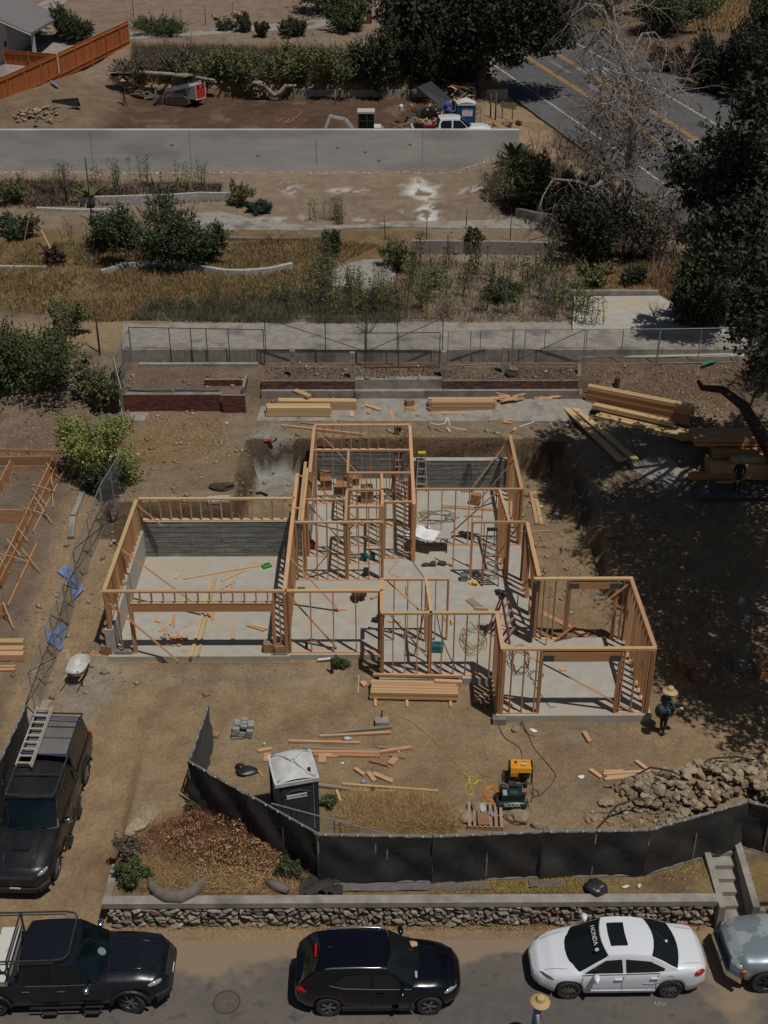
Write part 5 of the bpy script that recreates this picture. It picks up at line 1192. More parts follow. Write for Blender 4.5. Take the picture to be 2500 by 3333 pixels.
# --- white sedan facing left
f4 = unp(1850, 3254, -1.3); r4 = unp(2182, 3250, -1.3); u = (f4-r4); u.normalize(); nl = Vector((-u.y, u.x, 0)); mid = (f4+r4)/2-nl*.88
S4 = dict(L=4.60, W=1.78, sill=.20, R=.32, wheels=(-1.33, 1.36), paint=CARWHITE, plan=[(-2.3, .66), (-2.22, .82), (-1.95, .93), (-1.3, .99), (0, 1.0), (1.2, .99), (1.75, .92), (2.1, .76), (2.25, .58), (2.3, .42)],
    belt=[(-2.3, .74), (-2.1, .93), (-1.4, .96), (0, .93), (.9, .89), (1.5, .80), (2.0, .66), (2.3, .50)], deck=[(-2.3, .86), (-2.1, 1.02), (-1.6, 1.06), (.6, .98), (1.2, .95), (1.7, .86), (2.1, .72), (2.3, .55)],
    gh=(1.42, .48, -.90, -1.62), roof=1.42, tumble=.16, drop=.03, rbow=-.16, roofw=.92, rbulge=.9,
    windows=[[(1.0, .93), (.44, 1.28), (.02, 1.31), (-.02, .95)], [(-.10, .95), (-.08, 1.31), (-.72, 1.25), (-1.12, 1.06), (-1.10, 1.0), (-.9, .97)]],
    trim=[[(1.05, .90), (.0, .925), (-1.0, .95)]], doors=[1.02, -.05, -.95], handles=[.10, -.85], mirror=.72, mirror_m=CARWHITE,
    lamps=[('headlight', 1.92, .73, .66, .52, .13, .13, -.6, mat('smoky lamp', (.10, .11, .10), rough=.15, spec=.9)), ('tail_light', -2.06, .84, .86, .34, .14, .17, .45, REDL)],
    rim=mat('dark alloy', (.05, .05, .05), rough=.4, metal=.5), spoke_m=mat('bronze spoke', (.24, .22, .20), rough=.4, metal=.6), spokes=9, pair=(0,), plate=(2.27, .40, '7YVW382'))
T4 = vehicle('sedan_car', 'white four door sedan with a sunroof parked facing left in the street', 'car', (mid.x, mid.y, -1.3), math.atan2(u.y, u.x), S4)
rl = part('sunroof', MB().grid([[(.28-.02*v*v+dx, y, 1.468+.055*math.sin(math.pi*min(1,(.48-.28-dx)/1.38*.9+.1))-.02-.012*v*v) for y, v in ((-.38, -1), (0, 0), (.38, 1))] for dx in (0, -.22, -.44)]), GLASS, T4)
part('grille', MB().box((2.22, 0, .50), (.10, .84, .12)), BLACKP, T4); part('lower_grille', MB().box((2.18, 0, .28), (.12, 1.0, .10)), BLACKP, T4)
ws = [Vector((.66, .55, 1.385)), Vector((.66, -.55, 1.385))]
Mh = Matrix.Translation((.66, 0, 1.438)) @ Matrix.Rotation(R(90), 4, 'Z') @ Matrix.Rotation(R(26), 4, 'X')
for sd in (1, -1):
    for (xa_, xb_, ya_, yb_) in ((1.42, 2.0, .62, .50), (-1.66, -2.14, .60, .56)):
        sp_ = []
        for q_ in np.linspace(0, 1, 7):
            x_ = xa_+(xb_-xa_)*q_; y_ = ya_+(yb_-ya_)*q_; w_ = .89*itp(x_, S4['plan']); dk_ = itp(x_, S4['deck']); bt_ = itp(x_, S4['belt']); k_ = max(0, (y_/w_-.55)/.31); sp_.append((x_, sd*y_, (dk_-.012)*(1-k_)+(bt_+(dk_-bt_)*.62)*k_+.003))
        part('panel_seam', MB().tube(sp_, .006, 4), BLACKP, T4)
part('windshield_banner', text_mb('HONDA', .175, Mh, .004), WHITE, T4)
part('banner_emblem', MB().lathe([(.055, 0), (.055, .006), (.04, .006), (.04, 0)], 14, (.655, .47, 1.432), Matrix.Rotation(R(20), 3, 'Y')).box((.655, .455, 1.436), (.07, .012, .008)).box((.655, .485, 1.436), (.07, .012, .008)), WHITE, T4)
part('round_decal', MB().lathe([(.10, 0), (.10, .003)], 20, (-1.28, .872, .80), Matrix.Rotation(R(-90), 3, 'X')), mat('faint decal', (.55, .66, .60)), T4)
part('rear_decal', MB().rock((-1.28, .05, 1.245), (.10, .10, .03), 2, 1), WHITE, T4)
part('body_crease', MB().tube([(.9, .893, .36), (-.9, .893, .36)], .012, 5), CARWHITE, T4)
part('dent', MB().tube([(-.55, .894, .62), (-.8, .896, .60), (-1.0, .89, .66)], .008, 4), mat('scuffed paint', (.42, .43, .44)), T4)
# --- silver sport utility at the right edge
u5 = Vector((-1, -.03, 0)).normalized(); f5 = unp(2490, 3235, -1.3); nl = Vector((-u5.y, u5.x, 0))
S5 = dict(L=4.7, W=1.84, sill=.40, R=.40, wheels=(-1.40, 1.42), paint=CARSILV, plan=[(-2.35, .9), (-2.2, .97), (0, 1.0), (1.6, .99), (2.0, .93), (2.25, .80), (2.35, .66)],
    belt=[(-2.35, 1.1), (0, 1.1), (1.0, 1.06), (2.0, .98), (2.35, .84)], deck=[(-2.35, 1.1), (.8, 1.12), (1.3, 1.16), (2.0, 1.10), (2.35, .92)], gh=(1.05, .5, -1.9, -2.2), roof=1.78, tumble=.13,
    windows=[[(.75, 1.12), (.4, 1.62), (-.1, 1.64), (-.1, 1.12)], [(-.2, 1.12), (-.2, 1.64), (-1.1, 1.62), (-1.1, 1.12)]], doors=[.85, -.15, -1.1], handles=[-.05, -1.0], mirror=.7,
    lamps=[('headlight', 2.15, .76, .84, .28, .20, .18, -.3, CLEAR), ('turn_signal', 2.08, .93, .80, .2, .08, .12, -.2, AMBER), ('tail_light', -2.3, .9, .95, .1, .14, .3, 0, REDL)],
    rim=MATS['dark rim'], spokes=6)
c5 = f5-u5*1.42-nl*.92
T5 = vehicle('utility_vehicle', 'silver blue vehicle with sun faded hood cut by the right edge of the photo', 'car', (c5.x, c5.y, -1.3), math.atan2(u5.y, u5.x), S5)
part('bumper', MB().bar((2.42, -.62, .56), (2.42, .62, .56), .14, .18).bar((2.42, .62, .56), (2.12, .93, .58), .14, .18).bar((2.42, -.62, .56), (2.12, -.93, .58), .14, .18), CHROME, T5); part('grille', MB().box((2.34, 0, .80), (.06, 1.0, .24)), DMETAL, T5)
part('licence_plate', MB().box((2.50, .1, .56), (.015, .31, .15)), mat('weathered plate', (.3, .3, .28)), T5)
# --- white pickup on the far lot
g6 = G(1500, 425); 
S6 = dict(TR); S6.update(paint=CARWHITE, wheels=(-1.85, 1.85), trim=[], glass=GLASS, plate=None); S6.pop('plate')
p6 = unp(1475, 437, 8.2)
T6 = vehicle('pickup_truck', 'white pickup half hidden behind the grey retaining wall, bed full of tools', 'pickup', (p6.x, 83.6, hz(p6.x, 83.6)), R(2), S6)
pickup_extras(T6, CARWHITE, False, False)
part('bed_tool', MB().box((-1.6, .2, 1.12), (.5, .3, .2)), mat('cyan jug', (.05, .28, .42)), T6); part('bed_tool', MB().box((-1.6, -.35, 1.12), (.8, .3, .25)), REDP, T6); part('rack_bar', MB().tube([(-2.7, -.8, 1.1), (-2.7, -.8, 1.5), (-2.7, .8, 1.5), (-2.7, .8, 1.1)], .03, 5), METAL, T6)
# --- tracked skid loader with the red rear door
t = thing('skid_loader', 'compact tracked loader with a red rear door working beside the old block wall', 'loader', G(590, 338), R(152))
part('cab', MB().add([(.1, -.5, 1.0), (.1, .5, 1.0), (-.9, .5, 1.0), (-.9, -.5, 1.0), (.05, -.46, 2.0), (.05, .46, 2.0), (-.75, .46, 2.0), (-.75, -.46, 2.0)], [(0, 1, 5, 4), (1, 2, 6, 5), (2, 3, 7, 6), (3, 0, 4, 7)]), GLASS, t)
part('cab_roof', MB().box((-.35, 0, 2.05), (1.0, 1.05, .1)), mat('dusty tan roof', (.26, .21, .15)), t)
part('chassis', MB().b2(-1.55, .5, -.48, .48, .45, 1.15), mat('loader grey', (.16, .16, .18)), t)
for s in (1, -1):
    tk = MB(); prof = [(-1.3, .25), (-1.0, .05), (.6, .05), (.9, .3), (.5, .62), (-.9, .75), (-1.25, .6)]
    tk.add([(x, s*.5, z) for x, z in prof]+[(x, s*.86, z) for x, z in prof], [tuple(range(7)), tuple(range(13, 6, -1))]+[(i, (i+1) % 7, 7+(i+1) % 7, 7+i) for i in range(7)]); part('track', tk, mat('dusty track', (.07, .055, .045), (.12, .09, .07), .9, 5), t)
    part('lift_arm', MB().bar((-1.4, s*.68, 1.55), (.75, s*.68, 1.0), .16, .28).bar((.75, s*.68, 1.0), (1.2, s*.6, .35), .14, .2), mat('pale grey arm', (.42, .42, .45), (.3, .3, .33), .6, 3), t)
part('engine_body', MB().b2(-1.75, -.95, -.62, .62, .55, 1.5), MATS['pale grey arm'], t)
dr = part('rear_door', MB().b2(-1.83, -1.75, -.58, .58, .55, 1.55), mat('loader red', (.62, .05, .02), (.5, .04, .02), .5, 4), t); TM[dr] = TM[t]
part('door_frame', MB().b2(-1.85, -1.80, -.62, -.56, .5, 1.6).b2(-1.85, -1.80, .56, .62, .5, 1.6).b2(-1.85, -1.80, -.56, .56, .5, .56), WHITE, dr)
part('vent_slats', MB().b2(-1.845, -1.83, -.4, .4, 1.3, 1.42), BLACKP, dr); part('model_lettering', text_mb('T66', .16, Matrix.Translation((-1.85, 0, 1.36)) @ Matrix.Rotation(R(-90), 4, 'Z') @ Matrix.Rotation(R(90), 4, 'X'), .004), WHITE, dr)
part('bucket', MB().add([(1.1, -.85, .05), (1.1, .85, .05), (1.9, .85, .03), (1.9, -.85, .03), (1.1, -.85, .65), (1.1, .85, .65)], [(0, 1, 2, 3), (0, 1, 5, 4), (1, 2, 5), (0, 3, 4)]), mat('worn bucket', (.12, .08, .06), (.2, .15, .12), .7, 4), t)
t = thing('spare_bucket', 'black spare loader bucket lying on the lot by the dirt bank', 'bucket', G(222, 352), R(28)); part('shell', MB().add([(-.9, 0, 0), (.9, 0, 0), (.9, .5, 0), (-.9, .5, 0), (-.9, .55, .5), (.9, .55, .5)], [(0, 1, 2, 3), (3, 2, 5, 4), (0, 3, 4), (1, 5, 2)]), BLACKP, t); part('lip', MB().bar((-.92, 0, .03), (.92, 0, .03), .12, .03), METAL, t); part('lip', MB().bar((-.92, .56, .5), (.92, .56, .5), .08, .05), DMETAL, t)
# --- mini excavator behind the grey wall
ex = G(1180, 428); t = thing('mini_excavator', 'mini excavator with a folded white arm showing above the grey wall', 'excavator', (at_y(1192, 420, 83).x, 83, hz(-1, 83)))
part('cab', MB().b2(-.5, .5, -.55, .55, .8, 2.15), GLASS, t); part('cab_roof', MB().b2(-.58, .58, -.62, .62, 2.15, 2.27), mat('cream cab roof', (.5, .48, .4)), t)
for (x, y) in ((-.5, -.57), (.5, -.57), (-.5, .57), (.5, .57), (.05, -.57)): part('cab_pillar', MB().b2(x-.04, x+.04, y-.03, y+.03, .8, 2.16), DMETAL, t)
part('body', MB().b2(.5, 1.0, -.6, .6, .6, 1.25).b2(-.6, .9, -.6, .6, .5, .8), WHITE, t)
for s in (1, -1): part('track', MB().b2(-1.0, 1.0, s*.72-.15, s*.72+.15, 0, .45), BLACKP, t)
part('boom', MB().bar((-.6, -.3, .8), (-1.4, -.3, 1.75), .14, .22).bar((-1.4, -.3, 1.75), (-2.4, -.3, 1.95), .14, .2), WHITE, t); part('arm', MB().bar((-2.4, -.3, 1.95), (-2.75, -.3, 1.1), .12, .18).bar((-2.75, -.3, 1.1), (-2.7, -.3, .5), .1, .1), WHITE, t); part('cylinder', MB().tube([(-1.2, -.3, 1.95), (-2.2, -.3, 2.15)], .04, 6), DMETAL, t)
# ============================================================ PEOPLE
def person(name, label, loc, rz, J, shirt, trousers, hat=True, hatm=None, extra=None):
    """J: joint dict in metres, local frame: x right, y forward, z up. One skinned body."""
    t = thing(name, label, 'person', loc, rz)
    order = ['pelvis', 'waist', 'chest', 'neck', 'head', 'crown']
    V = []; E = []; Rd = []; idx = {}
    def add(k, p, r, par=None):
        idx[k] = len(V); V.append(Vector(p)); Rd.append(r)
        if par is not None: E.append((idx[par], idx[k]))
    add('pelvis', J['pelvis'], (.15, .115)); add('waist', J['waist'], (.135, .10), 'pelvis'); add('chest', J['chest'], (.165, .115), 'waist'); add('collar', J['collar'], (.085, .075), 'chest')
    add('neck', J['neck'], (.052, .055), 'collar'); add('head', J['head'], (.082, .095), 'neck'); add('crown', J['crown'], (.065, .078), 'head')
    fv = (Vector(J['head'])+Vector(J.get('face', (0, .09, -.02)))); add('nose', fv, (.022, .022), 'head')
    for s, n in ((-1, 'l'), (1, 'r')):
        add('sh'+n, J['sh'+n], (.062, .062), 'chest'); add('el'+n, J['el'+n], (.046, .046), 'sh'+n); add('wr'+n, J['wr'+n], (.030, .028), 'el'+n)
        dr = (Vector(J['wr'+n])-Vector(J['el'+n])).normalized(); pm = Vector(J['wr'+n])+dr*.09; add('palm'+n, pm, (.036, .018), 'wr'+n)
        sd = dr.cross(Vector((0, 1, 0))).normalized()
        for f in range(4):
            b_ = pm+sd*(f-1.5)*.022; ln = (.065, .078, .072, .055)[f]; add('f%d%s' % (f, n), b_+dr*.03, (.009, .009), 'palm'+n); add('g%d%s' % (f, n), b_+dr*ln+Vector((0, .012, 0)), (.007, .007), 'f%d%s' % (f, n))
        add('th'+n, Vector(J['wr'+n])+dr*.05+Vector((0, .04, 0)), (.010, .010), 'palm'+n)
        add('hip'+n, J['hip'+n], (.095, .10), 'pelvis'); add('kn'+n, J['kn'+n], (.060, .062), 'hip'+n); add('an'+n, J['an'+n], (.042, .045), 'kn'+n); add('toe'+n, Vector(J['an'+n])+Vector(J.get('toe', (0, .17, -.05))), (.042, .03), 'an'+n)
    me = bpy.data.meshes.new('body'); me.from_pydata(V, E, []); ob = bpy.data.objects.new('body', me); COL.objects.link(ob)
    sk = ob.modifiers.new('s', 'SKIN'); 
    for i, v in enumerate(me.skin_vertices[0].data): v.radius = Rd[i] if hasattr(Rd[i], '__len__') else (Rd[i], Rd[i])
    me.skin_vertices[0].data[0].use_root = True
    ss = ob.modifiers.new('u', 'SUBSURF'); ss.levels = 1; ss.render_levels = 1
    bpy.context.view_layer.update(); ev = ob.evaluated_get(bpy.context.evaluated_depsgraph_get())
    nm = bpy.data.meshes.new_from_object(ev); bpy.data.objects.remove(ob)
    nm.materials.clear()
    for m_ in (shirt, trousers, SKIN, BLACKP): nm.materials.append(m_)
    keys = list(idx); P = np.array([tuple(v) for v in V])
    for p_ in nm.polygons:
        c = np.array(p_.center); k = keys[int(np.argmin(((P-c)**2).sum(1)))]
        p_.material_index = 2 if k[:2] in ('ne', 'he', 'cr', 'no', 'wr', 'pa', 'f0', 'f1', 'f2', 'f3', 'g0', 'g1', 'g2', 'g3', 'th') else 3 if k[:2] in ('an', 'to') else 1 if (k[:2] in ('pe', 'hi', 'kn') ) else 0
        p_.use_smooth = True
    b = bpy.data.objects.new('body', nm); COL.objects.link(b); b.parent = t
    H = Vector(J['head']); Hd = Vector(J['crown'])-H; Hd.normalize(); F_ = frame(Hd.cross(Vector((1, 0, 0))), tuple(Hd))
    hair = MB(); vs, fs = ico(2); hair.add([F_ @ Vector((q.x*.108, q.y*.095, q.z*.085 if q.z > 0 else q.z*.05))+H+Hd*.06-Vector(J.get('face', (0, .09, 0)))*.18 for q in vs], fs); part('hair', hair, mat('dark hair', (.02, .015, .012), rough=.8), t, smooth=True)
    if hat:
        prof = [(.225, .035), (.235, .045), (.16, .052), (.105, .06), (.10, .13), (.085, .165), (.04, .172), (.0, .16)]
        if hat == 'big': prof = [(.255, -.02), (.25, -.012), (.16, .03), (.11, .06), (.105, .13), (.09, .16), (.04, .168), (.0, .155)]
        part('straw_hat' if hatm is None else 'hat', MB().lathe(prof, 24, H+Hd*.05, F_), hatm or STRAW, t, smooth=True)
        part('hat_band', MB().lathe([(.112, .065), (.108, .085)], 24, H+Hd*.05, F_), mat('hat band', (.35, .24, .1)) if hatm is None else BLACKP, t)
    if extra: extra(t)
    return t
def stand(lean=0, arms=.1, stride=.08, bend=0):
    return dict(pelvis=(0, 0, .95), waist=(0, lean*.3, 1.1), chest=(0, lean*.7, 1.32), collar=(0, lean, 1.46), neck=(0, lean*1.1, 1.53), head=(0, lean*1.3+.02, 1.64), crown=(0, lean*1.4+.02, 1.73),
        shl=(-.19, lean*.9, 1.42), shr=(.19, lean*.9, 1.42), ell=(-.25, lean*.6+arms*.3, 1.14), elr=(.25, lean*.6+arms*.3, 1.14), wrl=(-.22, arms+lean*.3, .92), wrr=(.22, arms+lean*.3, .92),
        hipl=(-.10, 0, .88), hipr=(.10, 0, .88), knl=(-.11, stride*.6+.03, .48), knr=(.11, -stride*.3+.03, .48), anl=(-.11, stride, .08), anr=(.11, -stride, .08))
TEALS = mat('teal shirt', (.055, .13, .14), (.04, .10, .11), .85, 5); DARKT = mat('black trousers', (.012, .012, .014), (.022, .022, .024), .9, 5); DENIM = mat('pale denim', (.22, .24, .27), (.16, .175, .2), .9, 5)
def pack(t):
    p = part('backpack', MB().rock((0, -.24, 1.08), (.40, .28, .46), 5, 2), mat('dark pack', (.035, .035, .042), (.05, .05, .058), .7, 6), t, smooth=True); TM[p] = TM[t]
    part('pack_strap', MB().tube([(-.14, -.1, 1.47), (-.15, .12, 1.38), (-.14, .1, 1.1)], .022, 5).tube([(.14, -.1, 1.47), (.15, .12, 1.38), (.14, .1, 1.1)], .022, 5), BLACKP, p)
    part('tool_belt', MB().rock((.16, .12, .92), (.2, .22, .26), 7, 2).rock((-.15, .15, .94), (.2, .2, .22), 3, 2), BLACKP, t)
    part('belt', MB().lathe([(.175, .97), (.175, 1.02)], 16), BLACKP, t)
    part('waist_bottle', MB().lathe([(.035, 0), (.035, .12), (.015, .15)], 10, (.2, -.02, 1.0)), mat('teal bottle', (.05, .25, .24)), t)
J = stand(.10, .22, .10); J.update(wrr=(.26, .34, 1.0), elr=(.26, .12, 1.14))
def bag(t):
    pack(t); part('held_bag', MB().rock((.28, .42, .84), (.15, .22, .22), 4, 2).tube([(.28, .42, .98), (.27, .40, .90)], .02, 5), BLACKP, t, smooth=True); part('white_cup', MB().lathe([(.04, 0), (.045, .05)], 10, (.30, .50, .96)), WHITE, t)
p = G(2152, 2388); person('person', 'worker in straw hat, teal shirt and backpack by the right framing corner', p, R(-52), J, TEALS, DARKT, 'big', extra=bag)
J = stand(.04, .12, .1); p = unp(1735, 3402, -1.3)
person('person', 'person in a straw hat and pale blue shirt at the bottom edge', p, R(-100), J, mat('pale blue shirt', (.36, .41, .52), (.28, .33, .45), .9, 5), DENIM, 'big')
J = stand(.0, .02, .04); 
p = G(2395, 1612); person('person', 'worker in black with a pale cap standing on planks in the deep oak shade', (p.x, p.y, p.z+.06), R(10), J, DARKT, DARKT, True, mat('pale cap', (.45, .43, .38)))
J = stand(.02, .1, .12); p = G(405, 344); person('person', 'worker in dark clothes and a straw hat facing the loader on the far lot', p, R(-70), J, mat('navy shirt', (.016, .018, .028)), mat('grey trousers', (.09, .085, .085)), True)
J = stand(.14, .3, .1); J.update(wrl=(-.1, .45, 1.25), wrr=(.12, .45, 1.2)); p = G(510, 344); person('person', 'worker in a grey shirt and jeans leaning on the side of the loader', p, R(-75), J, mat('grey shirt', (.30, .29, .28)), DENIM, False)
# ============================================================ ITEMS
# portable toilet
def toilet(loc, rz, label, bodym, roofm, txt, s=1., far=False):
    t = thing('portable_toilet', label, 'portable toilet', loc, rz); W_ = .58*s; h = 2.05*s
    b = part('cabin', MB().b2(-W_, W_, -W_, W_, .08, h), bodym, t); TM[b] = TM[t]
    part('skid_base', MB().b2(-W_-.04, W_+.04, -W_-.04, W_+.04, 0, .1), BLACKP, t)
    for sx in (-1, 1):
        for sy in (-1, 1): part('corner_rib', MB().b2(sx*W_-.05, sx*W_+.05, sy*W_-.05, sy*W_+.05, .1, h), bodym, t)
    d = part('door', MB().b2(-W_*.78, W_*.78, -W_-.03, -W_, .15, h-.12), bodym, t); TM[d] = TM[t]
    for k in range(5): part('door_rib', MB().bar((-.3+k*.13, -W_-.035, .25), (-.36+k*.17, -W_-.035, 1.25), .03, .03, (0, -1, 0)), bodym, d)
    part('door_arch', MB().tube([(-.38, -W_-.035, h-.42), (-.2, -W_-.045, h-.3), (.1, -W_-.045, h-.28), (.38, -W_-.035, h-.42)], .025, 5), bodym, d)
    part('hinge_rail', MB().b2(W_*.8, W_*.86, -W_-.05, -W_, .15, h-.1), METAL if not far else bodym, t)
    for z in (.35, .9): part('side_rib', MB().b2(W_, W_+.02, -W_*.85, W_*.85, z, z+.03), METAL if not far else bodym, t)
    rows = []; n = 12
    for i in range(n+1):
        row = []
        for j in range(n+1):
            u = -1+2*i/n; v = -1+2*j/n; k = max(abs(u), abs(v)); z = h+.06+.26*s*(1-u*u*.95)*(1-v*v*.30)**.8-.03+.012*math.cos(9*math.hypot(u, v))*(k < .85)
            row.append((u*(W_+.06), v*(W_+.06), z if k < .99 else h+.04+.22*s*(1-u*u)*.55*(abs(v) > .99)))
        rows.append(row)
    part('roof', MB().grid(rows), roofm, t, smooth=True)
    part('roof_rim', MB().b2(-W_-.07, W_+.07, -W_-.08, -W_-.02, h-.05, h+.08).b2(-W_-.07, W_+.07, W_+.02, W_+.08, h-.05, h+.08).b2(-W_-.08, -W_-.02, -W_-.02, W_+.02, h-.05, h+.08).b2(W_+.02, W_+.08, -W_-.02, W_+.02, h-.05, h+.08), roofm, t)
    if not far:
        rz_ = lambda u, v: h+.10+.26*(1-u*u*.95)*(1-v*v*.30)**.8
        for su, sv in ((1, 1), (1, -1), (-1, 1), (-1, -1)): part('roof_ridge', MB().tube([(u*su*W_, v*sv*W_, rz_(u, v)-.04) for u, v in ((.06, .06), (.2, .25), (.4, .55), (.62, .85), (.95, .98))], .04, 6), roofm, t, smooth=True)
        part('vent_pipe', MB().lathe([(.05, 0), (.05, .16)], 12, (.40, -.42, h+.14)), BLACKP, t); part('vent_collar', MB().lathe([(.08, 0), (.07, .08)], 12, (.40, -.42, h+.1)), roofm, t)
    for (pos, rot, w_) in txt:
        M = Matrix.Translation(pos) @ Matrix.Rotation(rot, 4, 'Z') @ Matrix.Rotation(R(90), 4, 'X')
        pn = part('phone_sign', MB().box((0, 0, 0), (w_[1], .008, w_[2]), None), PAPER, t); pn.location = pos; pn.rotation_euler = (0, 0, rot); TM[pn] = TM[t]
        mb = None
        for k, line in enumerate(w_[0]):
            q = text_mb(line, w_[3], Matrix.Translation((0, -.006, (len(w_[0])/2-.5-k)*w_[3]*1.05)) @ Matrix.Rotation(R(90), 4, 'X'), .001); part('sign_lettering', q, w_[4], pn)
    return t
INK = mat('black ink', (.01, .01, .012)); INKR = mat('red ink', (.5, .02, .03))
cp = unp(952, 2668, hz(-2.4, 28.2)); cp = G(965, 2655)
toilet(G(962, 2672), R(14), 'dark grey portable toilet with a domed white roof behind the screened fence', mat('slate plastic', (.035, .042, .055), (.05, .056, .068), .5, 3), mat('weathered white roof', (.66, .67, .65), (.50, .50, .47), .6, 3),
    [((-.02, -.625, 1.55), 0, (['213-632-8868'], .62, .15, .115, INK)), ((.60, .05, 1.55), R(90), (['213-632-8868'], .62, .15, .115, INK))])
toilet((at_y(1514, 400, 86).x, 86, hz(at_y(1514, 400, 86).x, 86)), R(2), 'blue portable toilet with a white sign beside the far debris pile', mat('blue plastic', (.02, .09, .20), rough=.5), mat('cream roof', (.60, .58, .52)), [((.06, -.63, 1.5), 0, (['NATIONAL', 'RENTALS', '626-798-3222'], .72, .42, .13, INKR))], far=True)
# generator
g0 = G(1692, 2536); t = thing('generator', 'yellow topped portable generator on wheels in the front yard', 'generator', g0, R(-3))
for y in (-.28, .28):
    for x in (-.42, .42): part('frame_tube', MB().tube([(x, y, .05), (x, y, .74)], .02, 6), BLACKP, t)
for x in (-.44, .44): part('end_frame', MB().tube([(x, -.30, .1), (x, -.32, .55), (x, -.25, .76), (x, .25, .76), (x, .32, .55), (x, .30, .1)], .026, 6), BLACKP, t)
tk = part('fuel_tank', MB().add([(-.40, -.30, .60), (.40, -.30, .60), (.40, .32, .60), (-.40, .32, .60), (-.40, -.25, .78), (.40, -.25, .78), (.38, .28, .78), (-.38, .28, .78)], [(4, 5, 6, 7), (0, 1, 5, 4), (1, 2, 6, 5), (2, 3, 7, 6), (3, 0, 4, 7)]), mat('generator yellow', (.80, .36, .02), (.70, .30, .02), .5, 4), t); TM[tk] = TM[t]
part('fuel_cap', MB().lathe([(.055, 0), (.055, .03)], 14, (-.20, .1, .78)), BLACKP, tk); part('label', MB().box((.1, .04, .783), (.17, .12, .004)), mat('pale label', (.45, .55, .5)), tk); part('label', MB().box((.08, -.06, .783), (.2, .04, .004)), INK, tk); part('label', MB().box((-.2, .0, .783), (.09, .025, .004)), INK, tk); part('label', MB().box((.12, .13, .783), (.2, .03, .004)), INK, tk)
part('engine', MB().b2(-.30, -.02, -.22, .22, .18, .55).b2(.02, .34, -.18, .18, .2, .5), DMETAL, t); part('control_panel', MB().b2(-.4, -.1, -.31, -.28, .40, .60), MATS['generator yellow'], t); part('air_filter', MB().lathe([(.1, 0), (.1, .12)], 12, (.18, -.2, .35)), BLACKP, t)
wl = part('wheel', MB().lathe([(.12, -.05), (.14, 0), (.12, .05)], 18, (.22, -.38, .14), Matrix.Rotation(R(90), 3, 'Y')), RUBBER, t, smooth=True); TM[wl] = TM[t]; part('hub', MB().lathe([(.05, -.06), (.05, .06)], 12, (.22, -.38, .14), Matrix.Rotation(R(90), 3, 'Y')), ALU, wl)
part('wheel', MB().lathe([(.12, -.05), (.14, 0), (.12, .05)], 18, (.22, .38, .14), Matrix.Rotation(R(90), 3, 'Y')), RUBBER, t, smooth=True); part('handle', MB().tube([(-.44, -.2, .12), (-.66, -.2, .14), (-.66, .24, .14), (-.44, .24, .12)], .018, 5), BLACKP, t); t.scale = (.8, .8, .8)
# compressor
c0 = G(1662, 2618); t = thing('air_compressor', 'dark green air compressor with pale tank lettering in front of the generator', 'compressor', c0, R(0)); GRC = mat('dark green enamel', (.012, .028, .026), (.02, .04, .036), .35, 4)
MY = Matrix.Rotation(R(90), 3, 'Y')
for y in (-.16, .20):
    tk = part('tank', MB().lathe([(.02, -.48), (.10, -.46), (.125, -.40), (.125, .40), (.10, .46), (.02, .48)], 18, (0, y, .17), MY), GRC, t, smooth=True)
    if y < 0: TM[tk] = TM[t]; part('tank_lettering', text_mb('ROLAIR', .145, Matrix.Translation((.02, -.272, .235)) @ Matrix.Rotation(R(48), 4, 'X'), .003), mat('pale lettering', (.35, .42, .36)), tk)
part('engine_cover', MB().b2(-.30, .34, -.14, .18, .30, .52), GRC, t); part('cover_label', MB().box((-.20, -.02, .524), (.12, .24, .004)), mat('grey label', (.35, .36, .36)), t); part('cover_decal', MB().box((.08, 0, .523), (.22, .16, .003)), mat('green decal', (.03, .06, .05)), t)
part('pump', MB().b2(-.05, .18, .2, .42, .35, .60).b2(.2, .36, .2, .36, .35, .55).b2(-.35, -.15, .12, .3, .35, .56), DMETAL, t); part('cylinder_head', MB().rock((-.22, .2, .58), (.2, .2, .16), 3, 1), DMETAL, t); part('gauge', MB().lathe([(.03, 0), (.03, .03)], 10, (.42, -.05, .42)), CHROME, t); part('valve', MB().box((.44, .1, .38), (.08, .05, .08)), REDP, t); part('handle', MB().tube([(.45, -.2, .3), (.62, -.2, .32), (.62, .2, .32), (.45, .2, .3)], .015, 5), CHROME, t)
part('wheel', MB().lathe([(.11, -.04), (.13, 0), (.11, .04)], 16, (-.42, -.02, .15), MY), RUBBER, t)
# cords
def cord(label, pts, r, m, cat='cord', lift=.02, smooth_=4, z=None, group=None):
    P = [Vector(G(*p)) if z is None else unp(*p, z) for p in pts]; Q = []
    for i in range(len(P)-1):
        p0, p1, p2, p3 = P[max(i-1, 0)], P[i], P[i+1], P[min(i+2, len(P)-1)]
        for k in range(smooth_):
            s = k/smooth_; Q.append(.5*((2*p1)+(p2-p0)*s+(2*p0-5*p1+4*p2-p3)*s*s+(3*p1-p0-3*p2+p3)*s**3)+Vector((0, 0, lift)))
    Q.append(P[-1]+Vector((0, 0, lift))); return wsolo('cord', MB().tube(Q, r, 4), m, label, cat, group=group)
YC = mat('yellow cord', (.42, .34, .06), rough=.6); GC = mat('green black cord', (.035, .045, .035), rough=.6); OC = mat('orange cord', (.55, .20, .03), rough=.6); TC = mat('tan cord', (.33, .27, .15), rough=.7)
